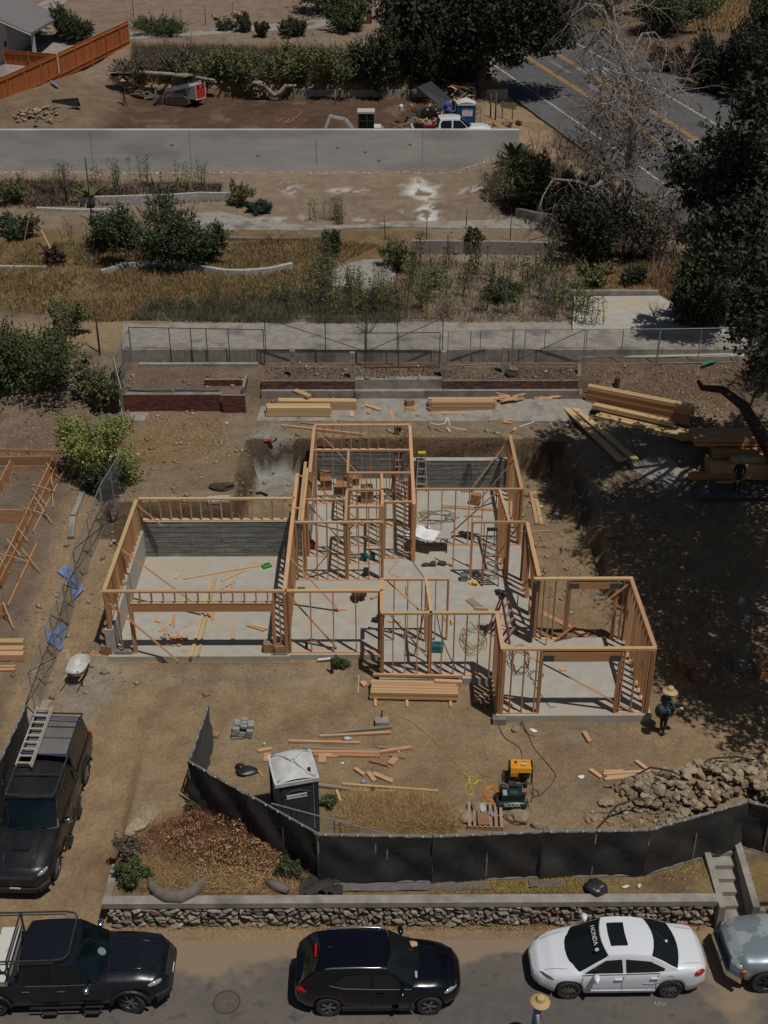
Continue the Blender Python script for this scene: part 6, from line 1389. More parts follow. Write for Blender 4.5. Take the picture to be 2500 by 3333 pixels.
def coil(label, c, rx, ry, n, r, m, seed, z=None, jit=.25):
    q = random.Random(seed); pts = []
    for k in range(n*10):
        a = k*2*math.pi/10; f = 1+q.uniform(-jit, jit); pts.append((c[0]+rx*f*math.cos(a)+q.uniform(-rx, rx)*.12, c[1]+ry*f*math.sin(a)))
    return cord(label, pts, r, m, z=z, lift=.02+.0, smooth_=2)
cord('long thin yellow cord running across the front yard from the lumber stack', [(1215, 2285), (1250, 2318), (1330, 2345), (1400, 2400), (1470, 2470), (1525, 2530)], .011, YC)
cord('thick yellow cord looping on the dirt left of the compressor', [(1500, 2510), (1525, 2530), (1545, 2550), (1550, 2535), (1530, 2527), (1526, 2545), (1545, 2553), (1557, 2540), (1575, 2545), (1586, 2565)], .017, mat('bright yellow cord', (.62, .45, .07)))
cord('yellow loop hanging down from the thick yellow cord', [(1530, 2545), (1514, 2560), (1518, 2588), (1538, 2585), (1532, 2560), (1527, 2530)], .015, MATS['bright yellow cord'])
coil('tangled orange cord heaped beside the compressor', (1600, 2585), 20, 24, 7, .016, OC, 5); coil('small green hose tangle behind the compressor', (1634, 2562), 9, 9, 3, .014, mat('lime hose', (.12, .25, .04)), 6)
cord('dark hose curving right of the generator to the compressor', [(1690, 2330), (1722, 2400), (1740, 2440), (1788, 2495), (1808, 2530), (1770, 2580), (1745, 2592), (1728, 2575), (1740, 2568), (1755, 2585), (1725, 2600)], .012, GC)
cord('dark cord from the framing down to the generator', [(1612, 2330), (1640, 2400), (1690, 2435), (1700, 2470)], .011, GC); cord('dark cord from the generator to the compressor valve', [(1725, 2515), (1736, 2570), (1730, 2605), (1712, 2612)], .012, GC)
cord('pale cord wandering left of the generator', [(1595, 2400), (1575, 2440), (1590, 2485), (1560, 2505), (1565, 2520), (1595, 2530)], .007, TC); cord('pale cord straight across the yard to the loops', [(1680, 2400), (1600, 2470), (1555, 2500), (1527, 2530)], .007, TC)
coil('tangle of tan and black cord on the slab behind the middle wall', (1545, 2080), 34, 40, 9, .009, mat('tan slab cord', (.30, .26, .14)), 8, z=.01, jit=.5)
coil('green cord tangle on the slab of the front right room', (1690, 2150), 30, 40, 6, .009, GC, 9, z=.01, jit=.45); coil('small green cord ring on the slab near the front right opening', (1745, 2200), 22, 14, 2, .009, GC, 10, z=.01)
coil('tangle of dark hose on the kitchen slab', (1420, 1685), 50, 16, 5, .010, GC, 11, z=.01, jit=.5); coil('loop of yellow cord on the kitchen slab', (1375, 1675), 22, 9, 3, .010, YC, 12, z=.01)
cord('thin black cord running out of the hallway across the slab', [(1310, 1765), (1345, 1830), (1358, 1850), (1380, 1880)], .010, GC, z=.01); cord('thin yellow cord curl on the slab near the hallway', [(1280, 1830), (1298, 1828), (1275, 1850), (1265, 1865), (1300, 1880)], .008, YC, z=.01)
cord('green cord running from the slab over its front edge', [(1422, 2000), (1440, 2080), (1475, 2160), (1500, 2200), (1508, 2222)], .011, GC, z=.01); cord('pair of dark cords leaving the front right slab', [(1700, 2260), (1698, 2315), (1692, 2350), (1712, 2385), (1740, 2400)], .012, GC)
cord('dark cord trailing over the front right opening', [(1735, 2220), (1760, 2260), (1790, 2300), (1810, 2300)], .009, GC, z=.02)
cord('pale tangled strap loop on the grass by the lumber', [(1400, 1375), (1420, 1382), (1448, 1378), (1455, 1360), (1462, 1375), (1470, 1390), (1518, 1400)], .018, PAPER); cord('white band curling from the right end of the sawn lumber', [(1690, 1390), (1735, 1375), (1770, 1355), (1790, 1370), (1800, 1392), (1812, 1395)], .018, PAPER); cord('white strap line beside the shaded beam stack', [(2165, 1475), (2180, 1515), (2200, 1530), (2240, 1528), (2265, 1530)], .018, PAPER)
cord('pinkish hose lying on the far excavated lot', [(900, 395), (925, 385), (940, 390), (925, 402), (945, 400), (975, 375), (980, 362), (950, 355)], .03, mat('pink hose', (.40, .17, .13)), lift=.03)
ORD = ['first', 'second', 'third', 'fourth', 'fifth', 'sixth', 'seventh', 'eighth', 'ninth', 'tenth']
# ---- lumber stacks
def stack(cat, lab, A, B, rows, w_, h_, m, group, z0=.10, seed=1, off=(0, 0, 0), ends=.0, gz=None):
    """rows: boards per layer, bottom first; A->B runs the long way along the front lower edge"""
    q = random.Random(seed); A = Vector(A)+Vector(off); B = Vector(B)+Vector(off); d = (B-A).normalized(); n_ = Vector((-d.y, d.x, 0)).normalized()
    if n_.y < 0: n_ = -n_
    for r_, cnt in enumerate(rows):
        for k in range(cnt):
            e0 = q.uniform(-ends, ends); e1 = q.uniform(-ends, ends); p = n_*(k*(w_+.004)+w_/2)+Vector((0, 0, z0+r_*(h_+.003)+h_/2))
            p = p+n_*q.uniform(-.012, .012); m_ = m if q.random() < .7 else (WOODL if m is not WOODL else WOODY)
            lay = ORD[r_]+' layer from the ground' if r_ < len(rows)-1 else 'top layer'; pos = ORD[k]+' from the front'
            piece('board', A+p+d*e0, B+p+d*e1, w_-.012, h_-.006, m_, label='%s, %s, %s' % (lab, lay, pos), cat=cat, group=group)
a = G(1205, 2282); b = G(1488, 2288); a.z = b.z = max(a.z, b.z)
for x in (1222, 1325, 1467): p = G(x, 2296); piece('sleeper', p+Vector((0, -.15, .04)), p+Vector((0, 1.1, .04)), .09, .08, WOODY, label={1222: 'left wooden sleeper under the front yard stud stack', 1325: 'middle wooden sleeper under the front yard stud stack', 1467: 'right wooden sleeper under the front yard stud stack'}[x], cat='sleeper')
stack('board', 'pale stud of the front yard stack', a, b, [6, 6, 5], .14, .09, WOODL, 'studs stacked in front of the middle wall', .08, 3, ends=.04)
piece('board', a+Vector((.1, 1.0, .36)), b+Vector((.15, 1.0, .36)), .09, .09, WOODL, label='longer stud on top of the front stack reaching past its right end', cat='board'); piece('board', b+Vector((-.75, .7, .40)), b+Vector((.2, .62, .40)), .14, .09, WOODL, label='short offcut lying askew on the front stud stack', cat='board')
a = G(868, 1360); b = G(1078, 1360); stack('beam', 'beam of the short patio stack', a, b, [2, 2], .28, .22, WOODY, 'beams stacked on the patio', .05, 4, ends=.06)
a = G(905, 1338); b = G(1160, 1338); stack('beam', 'beam of the long patio stack', a, b, [2, 2], .20, .22, WOODY, 'long beams on the patio', .05, 5, ends=.05)
p = G(960, 1310); piece('board', p+Vector((0, 0, .62)), G(1008, 1330)+Vector((0, 0, .62)), .3, .12, WOODY, label='short thick offcut lying on top of the patio beams', cat='board')
a = G(1400, 1345); b = G(1612, 1345); stack('board', 'stud of the tall patio pile', a, b, [9, 9, 9, 8, 8, 6], .10, .085, WOODL, 'studs piled on the patio', .05, 6, ends=.10)
piece('board', G(1440, 1352)+Vector((0, 0, .1)), G(1618, 1350)+Vector((0, 0, .1)), .1, .05, WOODY, label='single pale stud lying along the foot of the tall patio pile', cat='board')
a = G(1615, 1348); b = G(1778, 1348); stack('board', 'board of the low patio stack', a, b, [5, 5], .2, .08, WOODL, 'low lumber stack on the patio', .05, 7, ends=.05)
a = G(2240, 1385); b = G(1905, 1318); a2 = G(1905, 1325); b2 = G(2238, 1392)
stack('board', 'board of the long orange pile', G(1905, 1322), G(2238, 1392), [4]*9, .19, .085, WOOD, 'long lumber pile by the slope', .08, 8, ends=.07); stack('board', 'upper board on the long orange pile', G(1905, 1322), G(2238, 1392), [3, 2], .19, .085, WOODL, 'top boards of the long pile', .88, 9, ends=.05)
stack('beam', 'yellow beam before the long orange pile', G(1935, 1368), G(2225, 1440), [3], .30, .20, WOODY, 'yellow beams before the long pile', .08, 10, ends=.15); piece('beam', G(1930, 1342)+Vector((0, 0, .38)), G(2190, 1402)+Vector((0, 0, .38)), .35, .2, WOODY, label='upper greenish yellow beam leaning against the long orange pile', cat='beam')
p = G(2215, 1440); piece('beam', p+Vector((-.1, 0, .3)), p+Vector((.6, .05, .3)), .4, .25, WOODY, label='short square beam end beside the shaded stack', cat='beam')
for i, (A_, B_, l) in enumerate([((1838, 1320), (2065, 1530), 'long weathered plank lying diagonally, the right one of the pair'), ((1840, 1345), (2020, 1532), 'long weathered plank lying diagonally, the left one of the pair')]):
    piece('plank', G(*A_)+Vector((0, 0, .3)), G(*B_)+Vector((0, 0, .5)), .32, .1, WOODY, label=l, cat='plank')
# shaded beam stack at right
q0 = G(2300, 1540)
for i, (dx0, dx1, y, z, w_, h_, m, l) in enumerate([(0, 4.5, 0, .35, 1.2, .7, WOODY, 'bottom bundle of wide beams in the shaded stack'), (.2, 4.5, .5, .95, 1.1, .35, WOOD, 'middle orange bundle of the shaded stack'), (-.6, 4.2, .9, 1.35, 1.2, .35, WOOD, 'dark reddish top bundle of the shaded stack'), (.9, 4.5, -.2, .85, .5, .28, WOODY, 'narrow bundle on the front of the shaded stack')]):
    t = thing('lumber_bundle', l, 'lumber bundle', q0+Vector((dx0, y, z-h_/2)), 0, 'banded bundles under the oak')
    nb = max(3, int(h_/.09)); 
    for k in range(nb):
        for j in range(3): piece('board', q0+Vector((dx0+rr.uniform(-.04, .04), y+(j-1)*w_/3, z-h_/2+(k+.5)*h_/nb)), q0+Vector((dx1, y+(j-1)*w_/3, z-h_/2+(k+.5)*h_/nb)), w_/3-.01, h_/nb-.008, m, t)
q1 = G(2240, 1562); piece('beam', q1+Vector((0, 0, .2)), q1+Vector((1.9, 0, .2)), .25, .32, WOOD, label='single beam on blocks in front of the shaded stack, left one', cat='beam'); piece('beam', q1+Vector((2.7, 0, .2)), q1+Vector((4.6, 0, .2)), .25, .3, WOOD, label='single beam on blocks in front of the shaded stack, right one', cat='beam')
piece('plank', q1+Vector((1.1, -.4, .1)), q1+Vector((2.2, -.38, .1)), .1, .06, WOODL, label='thin pale plank in the dappled light before the shaded stack', cat='plank')
t = thing('plank_deck', 'dark weathered plank platform below the shaded lumber stack', 'platform', G(2240, 1600))
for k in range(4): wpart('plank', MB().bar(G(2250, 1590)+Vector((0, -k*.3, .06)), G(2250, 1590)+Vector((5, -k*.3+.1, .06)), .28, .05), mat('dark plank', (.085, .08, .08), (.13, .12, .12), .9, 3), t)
# loose boards: (x0,y0,x1,y1,w,h,mat,label,z)
LB = [(1050, 2392, 1275, 2370, .12, .07, WOODO, 'grey weathered board, topmost of the loose yard boards'), (1040, 2400, 1272, 2388, .10, .06, WOODL, 'board just below the grey weathered yard board'), (940, 2417, 1170, 2422, .10, .07, WOODL, 'straight board left of the clear plastic on the yard'),
 (990, 2438, 1235, 2446, .12, .06, WOODO, 'upper brown board in the loose cluster right of the toilet'), (1000, 2450, 1238, 2452, .12, .06, WOOD, 'orange board in the loose cluster right of the toilet'), (1020, 2460, 1236, 2462, .14, .05, WOOD, 'wide board in the loose cluster right of the toilet'), (1235, 2452, 1340, 2436, .12, .08, WOODL, 'board crossing the right end of the loose cluster'), (1225, 2434, 1300, 2440, .09, .05, WOODO, 'grey offcut above the crossing board'),
 (1265, 2460, 1318, 2468, .10, .05, WOOD, 'short orange offcut below the crossing board'), (1270, 2490, 1290, 2468, .22, .05, WOODL, 'wide short offcut near the right end of the cluster'), (1205, 2480, 1262, 2496, .10, .08, WOOD, 'dark orange offcut below the loose cluster'), (1048, 2486, 1050, 2458, .25, .04, WOODL, 'square plywood offcut beside the cluster'), (1060, 2463, 1100, 2463, .15, .05, WOODL, 'small block lying on the plywood offcut'),
 (1155, 2505, 1185, 2527, .12, .08, WOODL, 'short block pointing at the dry brush'), (1198, 2517, 1220, 2545, .15, .06, WOODL, 'leaning offcut at the brush edge'), (1215, 2520, 1278, 2548, .16, .06, WOODL, 'bright offcut at the upper edge of the dry brush'), (1030, 2560, 1140, 2574, .12, .08, WOODO, 'long grey board starting behind the toilet'), (1115, 2556, 1425, 2578, .08, .05, WOODY, 'very long thin board above the dry brush'), (1140, 2577, 1290, 2578, .08, .05, WOOD, 'orange board below the very long thin board'), (1095, 2575, 1110, 2615, .08, .05, WOODL, 'short stick on the left of the dry brush'), (1235, 2582, 1292, 2620, .07, .05, WOODO, 'grey stick slanting through the dry brush'),
 (840, 2448, 885, 2440, .12, .08, WOODL, 'short board left of the toilet roof'), (868, 2480, 872, 2455, .22, .05, WOOD, 'square offcut left of the toilet roof'), (855, 2530, 838, 2505, .05, .04, WOODL, 'thin stick leaning over the black plastic'),
 (1900, 2388, 1920, 2420, .14, .09, WOODL, 'single block lying alone on the open dirt'), (1920, 2508, 1957, 2534, .13, .07, WOODL, 'leftmost of the pieces lying right of the generator'), (1963, 2524, 2117, 2514, .11, .08, WOODL, 'longest of the pieces lying right of the generator'), (1965, 2514, 2028, 2512, .09, .06, WOODY, 'short piece above the longest one'), (1975, 2533, 2072, 2526, .10, .06, WOODY, 'yellowish piece below the longest one'), (1968, 2540, 2048, 2534, .10, .06, WOODL, 'lowest of the pieces right of the generator'), (2070, 2480, 2105, 2508, .12, .08, WOODL, 'upright slanting piece right of the longest one'),
 (915, 1388, 1190, 1418, .09, .09, WOODL, 'long pale stud lying behind the rear bedroom wall'), (980, 1378, 1090, 1390, .08, .06, WOODO, 'short grey stud behind the long one'), (697, 1433, 790, 1578, .16, .06, WOODO, 'weathered plank lying on the dry grass behind the garage'), (1190, 1325, 1240, 1340, .18, .12, WOODY, 'thick offcut on the patio slab'), (1195, 1318, 1178, 1332, .1, .08, WOODY, 'small offcut beside the thick one on the patio'), (1268, 1335, 1280, 1366, .15, .04, WOOD, 'orange shim board lying on the patio'), (1200, 1340, 1200, 1352, .14, .12, WOODL, 'cube offcut on the patio'), (1145, 1345, 1145, 1360, .2, .1, WOODY, 'block under the long patio beams'),
 (1455, 1395, 1465, 1409, .14, .06, WOODL, 'lone block on the soil below the white straps'), (1590, 1370, 1620, 1366, .12, .06, WOODL, 'first of the three blocks below the tall pile'), (1637, 1376, 1665, 1380, .12, .06, WOODL, 'lower arm of the v shaped pair of blocks'), (1640, 1374, 1668, 1366, .12, .06, WOODL, 'upper arm of the v shaped pair of blocks'), (1673, 1405, 1678, 1393, .14, .05, WOODL, 'tilted block near the trench corner'), (1524, 1350, 1527, 1367, .1, .05, WOOD, 'small orange stick below the tall pile'),
 (1728, 1605, 1748, 1708, .16, .08, WOODL, 'left board of the pair lying on the soil right of the bedroom'), (1740, 1604, 1763, 1710, .16, .08, WOODY, 'right board of the pair lying on the soil right of the bedroom'), (1783, 1562, 1800, 1605, .14, .04, WOOD, 'small brown board standing in the trench soil'), (1838, 1598, 1846, 1665, .07, .04, WOODO, 'thin stick at the right lip of the trench'), (1690, 1735, 1790, 1730, .07, .05, WOOD, 'thin board crossing the soil behind the right room'), (1720, 1615, 1690, 1612, .06, .05, WOODO, 'short stick above the pair of boards'),
 (1340, 1440, 1370, 1500, .0, .0, None, ''), (1700, 1968, 1910, 2075, .22, .10, WOOD, 'long orange board lying across the right room threshold'), (1840, 1925, 1860, 1920, .1, .06, WOODL, 'tiny offcut behind the right room header'), (2035, 1740, 1990, 1780, .05, .03, WOODO, 'pale stick on the shaded slope'),
 (1165, 2260, 1168, 2200, .05, .04, WOODL, 'thin curved stick beside the stud stack'), (1178, 2225, 1190, 2238, .18, .1, WOODL, 'small block beside the curved stick'), (1545, 2290, 1588, 2270, .14, .09, WOODO, 'dark block by the jog wall shadow'), (1560, 2275, 1590, 2262, .12, .09, WOODL, 'pale block by the jog wall shadow'), (290, 2138, 375, 2140, .07, .07, WOOD, 'low form board beside the garage corner'), (232, 2160, 240, 2120, .05, .04, WOOD, 'left small stake by the wheelbarrow'), (300, 2145, 304, 2120, .05, .04, WOOD, 'right small stake by the wheelbarrow'),
 (1235, 1945, 1260, 1930, .0, .0, None, '')]
for (x0, y0, x1, y1, w_, h_, m, l) in LB:
    if not m: continue
    piece('board', G(x0, y0)+Vector((0, 0, h_/2+.015)), G(x1, y1)+Vector((0, 0, h_/2+.015)), w_, h_, m, label=l, cat='board')
LS = [(600, 1883, 846, 1840, .09, .05, WOODL, 'long pinkish stud lying on the garage slab'), (720, 1890, 795, 1857, .12, .04, WOODY, 'yellow board behind the long greenish boards in the garage'), (690, 1885, 622, 2138, .10, .08, WOODY, 'left greenish board of the long pair on the garage slab'), (702, 1885, 645, 2135, .08, .06, WOODY, 'right greenish board of the long pair on the garage slab'), (806, 2034, 862, 2052, .14, .06, WOODY, 'dark board lying by the garage right post'), (822, 2036, 870, 2048, .10, .10, WOODY, 'second board lying by the garage right post'),
 (571, 1883, 581, 1867, .16, .04, WOODY, 'small offcut on the garage slab left of the pinkish stud'), (507, 2023, 510, 2005, .1, .06, WOODY, 'upright pair offcut, left one, on the garage slab'), (517, 2026, 515, 2014, .1, .06, WOODL, 'upright pair offcut, right one, on the garage slab'), (555, 2034, 562, 2005, .1, .05, WOODL, 'left tall offcut in the middle of the garage'), (567, 2039, 567, 2002, .08, .05, WOODL, 'right tall offcut in the middle of the garage'), (605, 2040, 616, 2028, .08, .04, WOODL, 'lone slanting offcut in the garage'), (520, 2056, 534, 2043, .1, .04, WOODL, 'offcut at the left of the garage scatter'), (539, 2066, 540, 2042, .12, .06, WOODL, 'upright offcut left of the garage heap'), (525, 2073, 540, 2080, .12, .06, WOODO, 'dark offcut below the garage heap'), (692, 2017, 694, 1990, .12, .04, WOOD, 'orange offcut at the foot of the garage brace'), (757, 2090, 762, 2052, .13, .04, WOODL, 'lone long offcut at the right of the garage'), (595, 2118, 608, 2116, .14, .03, WOODY, 'flat yellow offcut near the garage door shadow'),
 (735, 1910, 765, 1893, .08, .05, WOODL, 'offcut beside the green carton in the garage'), (755, 1912, 760, 1893, .08, .04, WOODL, 'second offcut beside the green carton in the garage'), (1440, 1645, 1630, 1657, .09, .06, WOODL, 'rear stud lying on the kitchen slab'), (1440, 1651, 1625, 1661, .09, .06, WOODL, 'front stud lying on the kitchen slab'), (1510, 1680, 1570, 1680, .10, .06, WOODL, 'short stud on the kitchen slab'), (1085, 1983, 1128, 1983, .09, .05, WOODL, 'foot block of the living room brace'), (1005, 2080, 1042, 2090, .14, .04, WOODL, 'offcut lying on the living room slab'), (1208, 1948, 1232, 1937, .1, .1, WOODL, 'offcut behind the living room end wall'), (1265, 2022, 1305, 2024, .12, .06, WOODL, 'board on the slab beside the fallen tool bag'), (1250, 2082, 1274, 2082, .05, .04, WOODY, 'thin stick on the middle room slab'), (1325, 1905, 1325, 1935, .07, .1, WOODL, 'stud stub standing on the middle room slab'), (1525, 1950, 1570, 1985, .32, .04, WOODO, 'weathered plywood sheet lying on the slab near the step ladder'), (1545, 1980, 1590, 1983, .09, .1, WOODL, 'block under the plywood sheet'), (1445, 2008, 1452, 2020, .08, .04, WOODL, 'tiny orange offcut behind the middle wall'), (1823, 2180, 1843, 2178, .16, .05, WOODL, 'pale offcut on the front right room slab'), (1755, 2175, 1768, 2150, .05, .05, WOODL, 'leaning stub by the right room post'), (1528, 1900, 1560, 1888, .2, .05, WOODY, 'pale offcut beside the yellow saw'), (1640, 2270, 1665, 2295, .16, .07, WOODL, 'block leaning inside the front right room corner'), (1640, 1885, 1700, 1925, .05, .04, WOOD, 'thin offcut at the slab edge by the right wall')]
for (x0, y0, x1, y1, w_, h_, m, l) in LS:
    piece('board', unp(x0, y0, h_/2+.004), unp(x1, y1, h_/2+.004), w_, h_, m, label=l, cat='board')
for k in range(14):
    c = unp(572+rr.uniform(-18, 30), 2078+rr.uniform(-18, 22), .03+.025*(k % 3)); a_ = rr.uniform(0, 3.1); d_ = Vector((math.cos(a_), math.sin(a_), 0))*.17
    piece('offcut', c-d_, c+d_, .10, .04, WOODL, label='short stud offcut in the loose heap on the garage slab', cat='offcut', group='offcuts heaped in the garage')
for k in range(16):
    c = G(1645+rr.uniform(-30, 55), 1318+rr.uniform(-8, 12)); a_ = rr.uniform(-.5, .5); d_ = Vector((math.cos(a_), math.sin(a_), 0))*rr.uniform(.15, .4)
    piece('offcut', c-d_+Vector((0, 0, .45+.0*k)), c+d_+Vector((0, 0, .45)), .11, .05, WOODL, label='short offcut strewn on and behind the low patio lumber', cat='offcut', group='offcuts on the patio lumber')
for k in range(12):
    c = G(1770+rr.uniform(-15, 70), 1300+rr.uniform(-6, 30)); a_ = rr.uniform(-.9, .9); d_ = Vector((math.cos(a_), math.sin(a_), 0))*rr.uniform(.2, .45)
    piece('offcut', c-d_+Vector((0, 0, .05+.03*(k % 4))), c+d_+Vector((0, 0, .05+.03*(k % 4))), .14, .06, WOODL, label='short offcut in the scatter at the right end of the patio', cat='offcut', group='offcuts at the patio end')
# pallet
pc = G(1582, 2700); t = thing('wooden_pallet', 'weathered wooden pallet littered with scraps behind the screened fence', 'pallet', pc, R(-3))
PW = mat('pallet wood', (.38, .26, .165), (.27, .18, .115), .85, 3, rnd=.15)
for k in range(7): piece('slat', TM[t] @ Vector((-.5+k*.16, -.05, .15)), TM[t] @ Vector((-.5+k*.16, 1.0, .15)), .09, .025, PW, t)
for y in (-.02, .48, .97): piece('stringer', TM[t] @ Vector((-.56, y, .07)), TM[t] @ Vector((.52, y, .07)), .04, .13, PW, t, ref=(0, 0, 1))
solo('board', MB().box((0, 0, 0), (.35, .5, .03)), CARD, 'square brown panel lying on the pallet', 'panel', TM[t] @ Vector((-.08, .25, .19))); solo('glove', MB().rock((0, 0, 0), (.18, .34, .08), 2, 2), mat('white glove', (.45, .45, .44)), 'pale work glove on the left of the pallet', 'glove', TM[t] @ Vector((-.1, .7, .2))); solo('glove', MB().rock((0, 0, 0), (.16, .3, .07), 7, 2), mat('blue grey glove', (.25, .28, .32)), 'blue grey work glove on the middle of the pallet', 'glove', TM[t] @ Vector((.16, .5, .2)), R(30)); piece('rod', TM[t] @ Vector((-.42, .3, .18)), TM[t] @ Vector((-.34, .9, .18)), .02, .02, ALU, label='thin metal rod on the left of the pallet', cat='rod')
# wheelbarrow
wb = thing('wheelbarrow', 'white tray wheelbarrow standing beside the garage corner', 'wheelbarrow', G(258, 2215), R(-6))
tr_ = MB(); rows = []
for f_, z_, ins in ((1, .62, 0), (.97, .60, .02), (.7, .34, .1), (.3, .32, .2), (0, .32, .25)):
    rows.append([(f_*.33*math.copysign(abs(math.cos(a))**.7, math.cos(a)), .12+f_*.55*math.copysign(abs(math.sin(a))**.7, math.sin(a))*(1 if math.sin(a) > 0 else .95), z_) for a in np.linspace(0, 2*math.pi, 25)])
tp = part('tray', tr_.grid(rows), mat('scuffed white tray', (.60, .61, .58), (.42, .42, .39), .5, 4), wb, smooth=True); TM[tp] = TM[wb]
part('tray_rim', MB().tube([(.335*math.copysign(abs(math.cos(a))**.7, math.cos(a)), .12+.56*math.copysign(abs(math.sin(a))**.7, math.sin(a)), .625) for a in np.linspace(0, 2*math.pi, 30)], .014, 5), WHITE, tp)
for s in (-1, 1): part('handle', MB().tube([(s*.16, .8, .28), (s*.22, .1, .30), (s*.30, -.75, .56)], .022, 6), WOODY, wb); part('leg', MB().tube([(s*.2, -.2, .3), (s*.24, -.32, 0)], .018, 5), DMETAL, wb)
part('wheel', MB().lathe([(.15, -.05), (.19, 0), (.15, .05)], 18, (0, .78, .19), MY), RUBBER, wb, smooth=True); solo('drink_can', MB().lathe([(.035, 0), (.035, .12)], 12), mat('blue can', (.05, .10, .3)), 'small blue can lying in the wheelbarrow tray', 'can', TM[wb] @ Vector((.05, -.15, .36)))
# stacked pavers
for k in range(68):
    lay = k//12; j = k % 12; c = G(790, 2395)+Vector((-.28+(j % 3)*.23+rr.uniform(-.03, .03)+lay*.03, -.1+(j//3)*.16+rr.uniform(-.02, .02), .04+lay*.085))
    if lay > 1 and (j*7+lay) % 12 > 13-lay*2: continue
    M_ = rr.uniform(-.12, .12); piece('paver', c-Vector((.10, .10*M_, 0)), c+Vector((.10, .10*M_, 0)), .14, .078, PAVER, label='grey concrete paver in the loose stack by the open gate', cat='paver', group='grey pavers stacked by the gate')
solo('concrete_block', MB().b2(-.22, .22, -.16, .16, 0, .22), CONCD, 'grey concrete block standing alone between the stacks', 'block', G(1243, 2360), R(3)); solo('anchor_bolt', MB().tube([(0, 0, 0), (0, 0, .28)], .03, 6), DMETAL, 'short dark bolt standing on the lone concrete block', 'bolt', G(1243, 2352)+Vector((0, 0, .22)))
solo('corner_block', MB().b2(-.22, .22, -.14, .14, 0, .24), CONCD, 'grey concrete block at the left foot of the front right slab', 'block', G(1625, 2352))
solo('black_pipe', MB().lathe([(.055, -.2), (.055, .62), (.04, .64)], 14), BLACKP, 'black standpipe rising from the dirt before the living room', 'pipe', G(1081, 2190), smooth=True); solo('white_pipe', MB().tube([(-.28, 0, .1), (.2, .05, .12)], .05, 8), WHITE, 'short white pipe beside the black standpipe', 'pipe', G(1060, 2155)); solo('pipe_cap', MB().lathe([(.05, 0), (.05, .2)], 12), BLACKP, 'small capped pipe standing at the living room slab edge', 'pipe', unp(998, 2108, 0))
# bags, plastic, litter
PLB = mat('black plastic sheet', (.018, .018, .02), (.04, .04, .042), .35, 4)
solo('plastic_sheet', MB().rock((0, 0, .05), (.7, .42, .22), 2, 3).rock((-.2, .15, .1), (.3, .3, .2), 5, 2), PLB, 'crumpled black plastic left of the portable toilet', 'plastic', G(800, 2512), smooth=True)
solo('bin_bag', MB().rock((0, 0, .15), (.62, .55, .4), 9, 3), PLB, 'black bin bag in the rust coloured brush', 'bin bag', G(838, 2745), smooth=True); solo('bin_bag', MB().rock((0, 0, .12), (.55, .5, .34), 3, 3), PLB, 'black bag slumped on the stone wall cap strip', 'bin bag', G(1942, 2898), smooth=True)
for i, (x, y, sx, sy, sz, m, l) in enumerate([(785, 2733, .3, .16, .12, WHITE, 'white bottle beside the black bin bag'), (652, 2747, .36, .2, .12, WHITE, 'white polystyrene scrap in the rust coloured brush'), (1130, 2408, .3, .16, .10, mat('clear plastic', (.5, .52, .55), rough=.2), 'crumpled clear plastic near the loose yard boards'), (592, 2888, .16, .07, .07, mat('blue can b', (.05, .08, .35)), 'blue drink can lying in the rolled matting'), (1345, 2215, .28, .09, .08, mat('pale bottle', (.45, .55, .6), rough=.3), 'clear water bottle behind the stud stack'), (1735, 2380, .28, .18, .06, PAPER, 'white rubbish by the front right slab corner'), (1893, 2530, .22, .16, .05, PAPER, 'white paper scrap right of the generator'),
    (860, 2423, .1, .1, .1, WHITE, 'white cup right of the paver stack'), (477, 2665, .1, .1, .16, mat('brown cup', (.25, .15, .1)), 'takeaway cup standing on the drive edge stone'), (2035, 2888, .26, .09, .08, WHITE, 'white bottle on the strip above the stone wall'), (2080, 2885, .13, .13, .09, WHITE, 'small white cup on the strip above the stone wall'), (488, 2920, .1, .1, .04, PAPER, 'white scrap near the left end of the wall cap'), (1182, 2548, .14, .12, .1, mat('pale blue scrap', (.35, .4, .6)), 'pale blue scrap at the top of the dry brush'), (1213, 2575, .18, .18, .14, BLACKP, 'small black bag on the dry brush boards'), (738, 1380, .18, .12, .1, WHITE, 'white cup on the grass below the brick pier'), (2033, 1480, .2, .2, .14, PAPER, 'white tag beside the weathered planks'), (1845, 1385, .2, .16, .1, PAPER, 'white cup beside the weathered planks'), (1810, 1673, .26, .12, .06, PAPER, 'white card on the soil right of the bedroom'), (1762, 1650, .2, .06, .06, PAPER, 'white bottle beside the pair of boards'), (460, 2003, .22, .18, .12, mat('grey rag', (.3, .3, .28)), 'grey rag on the garage slab'), (1298, 2445, .1, .1, .05, PAPER, 'white lid on the yard'), (1115, 2487, .1, .1, .06, PAPER, 'white cup below the loose cluster'), (905, 2535, .1, .1, .05, PAPER, 'white lid left of the toilet')]):
    p = G(x, y); solo('litter', MB().rock((0, 0, sz/2), (sx, sy, sz), i, 2), m, l, 'litter', p, rr.uniform(-.6, .6), smooth=True)
mb = MB(); pts = [(487, 2868), (497, 2895), (520, 2915), (545, 2928), (590, 2930), (625, 2915), (655, 2885), (690, 2860)]
mb.tube([G(*p)+Vector((0, 0, .13)) for p in pts], [.08, .13, .16, .19, .2, .18, .14, .06], 9); wsolo('rolled_matting', mb, mat('brown grey matting', (.20, .165, .14), (.14, .12, .10), .9, 5), 'fat curved roll of grey matting behind the stone wall cap', 'matting', smooth=True)
solo('rolled_matting', MB().tube([(-.35, .2, .1), (0, 0, .12), (.3, -.15, .1)], [.08, .14, .1], 8), MATS['brown grey matting'], 'short grey matting roll end near the torn fence heap', 'matting', G(905, 2895), smooth=True)
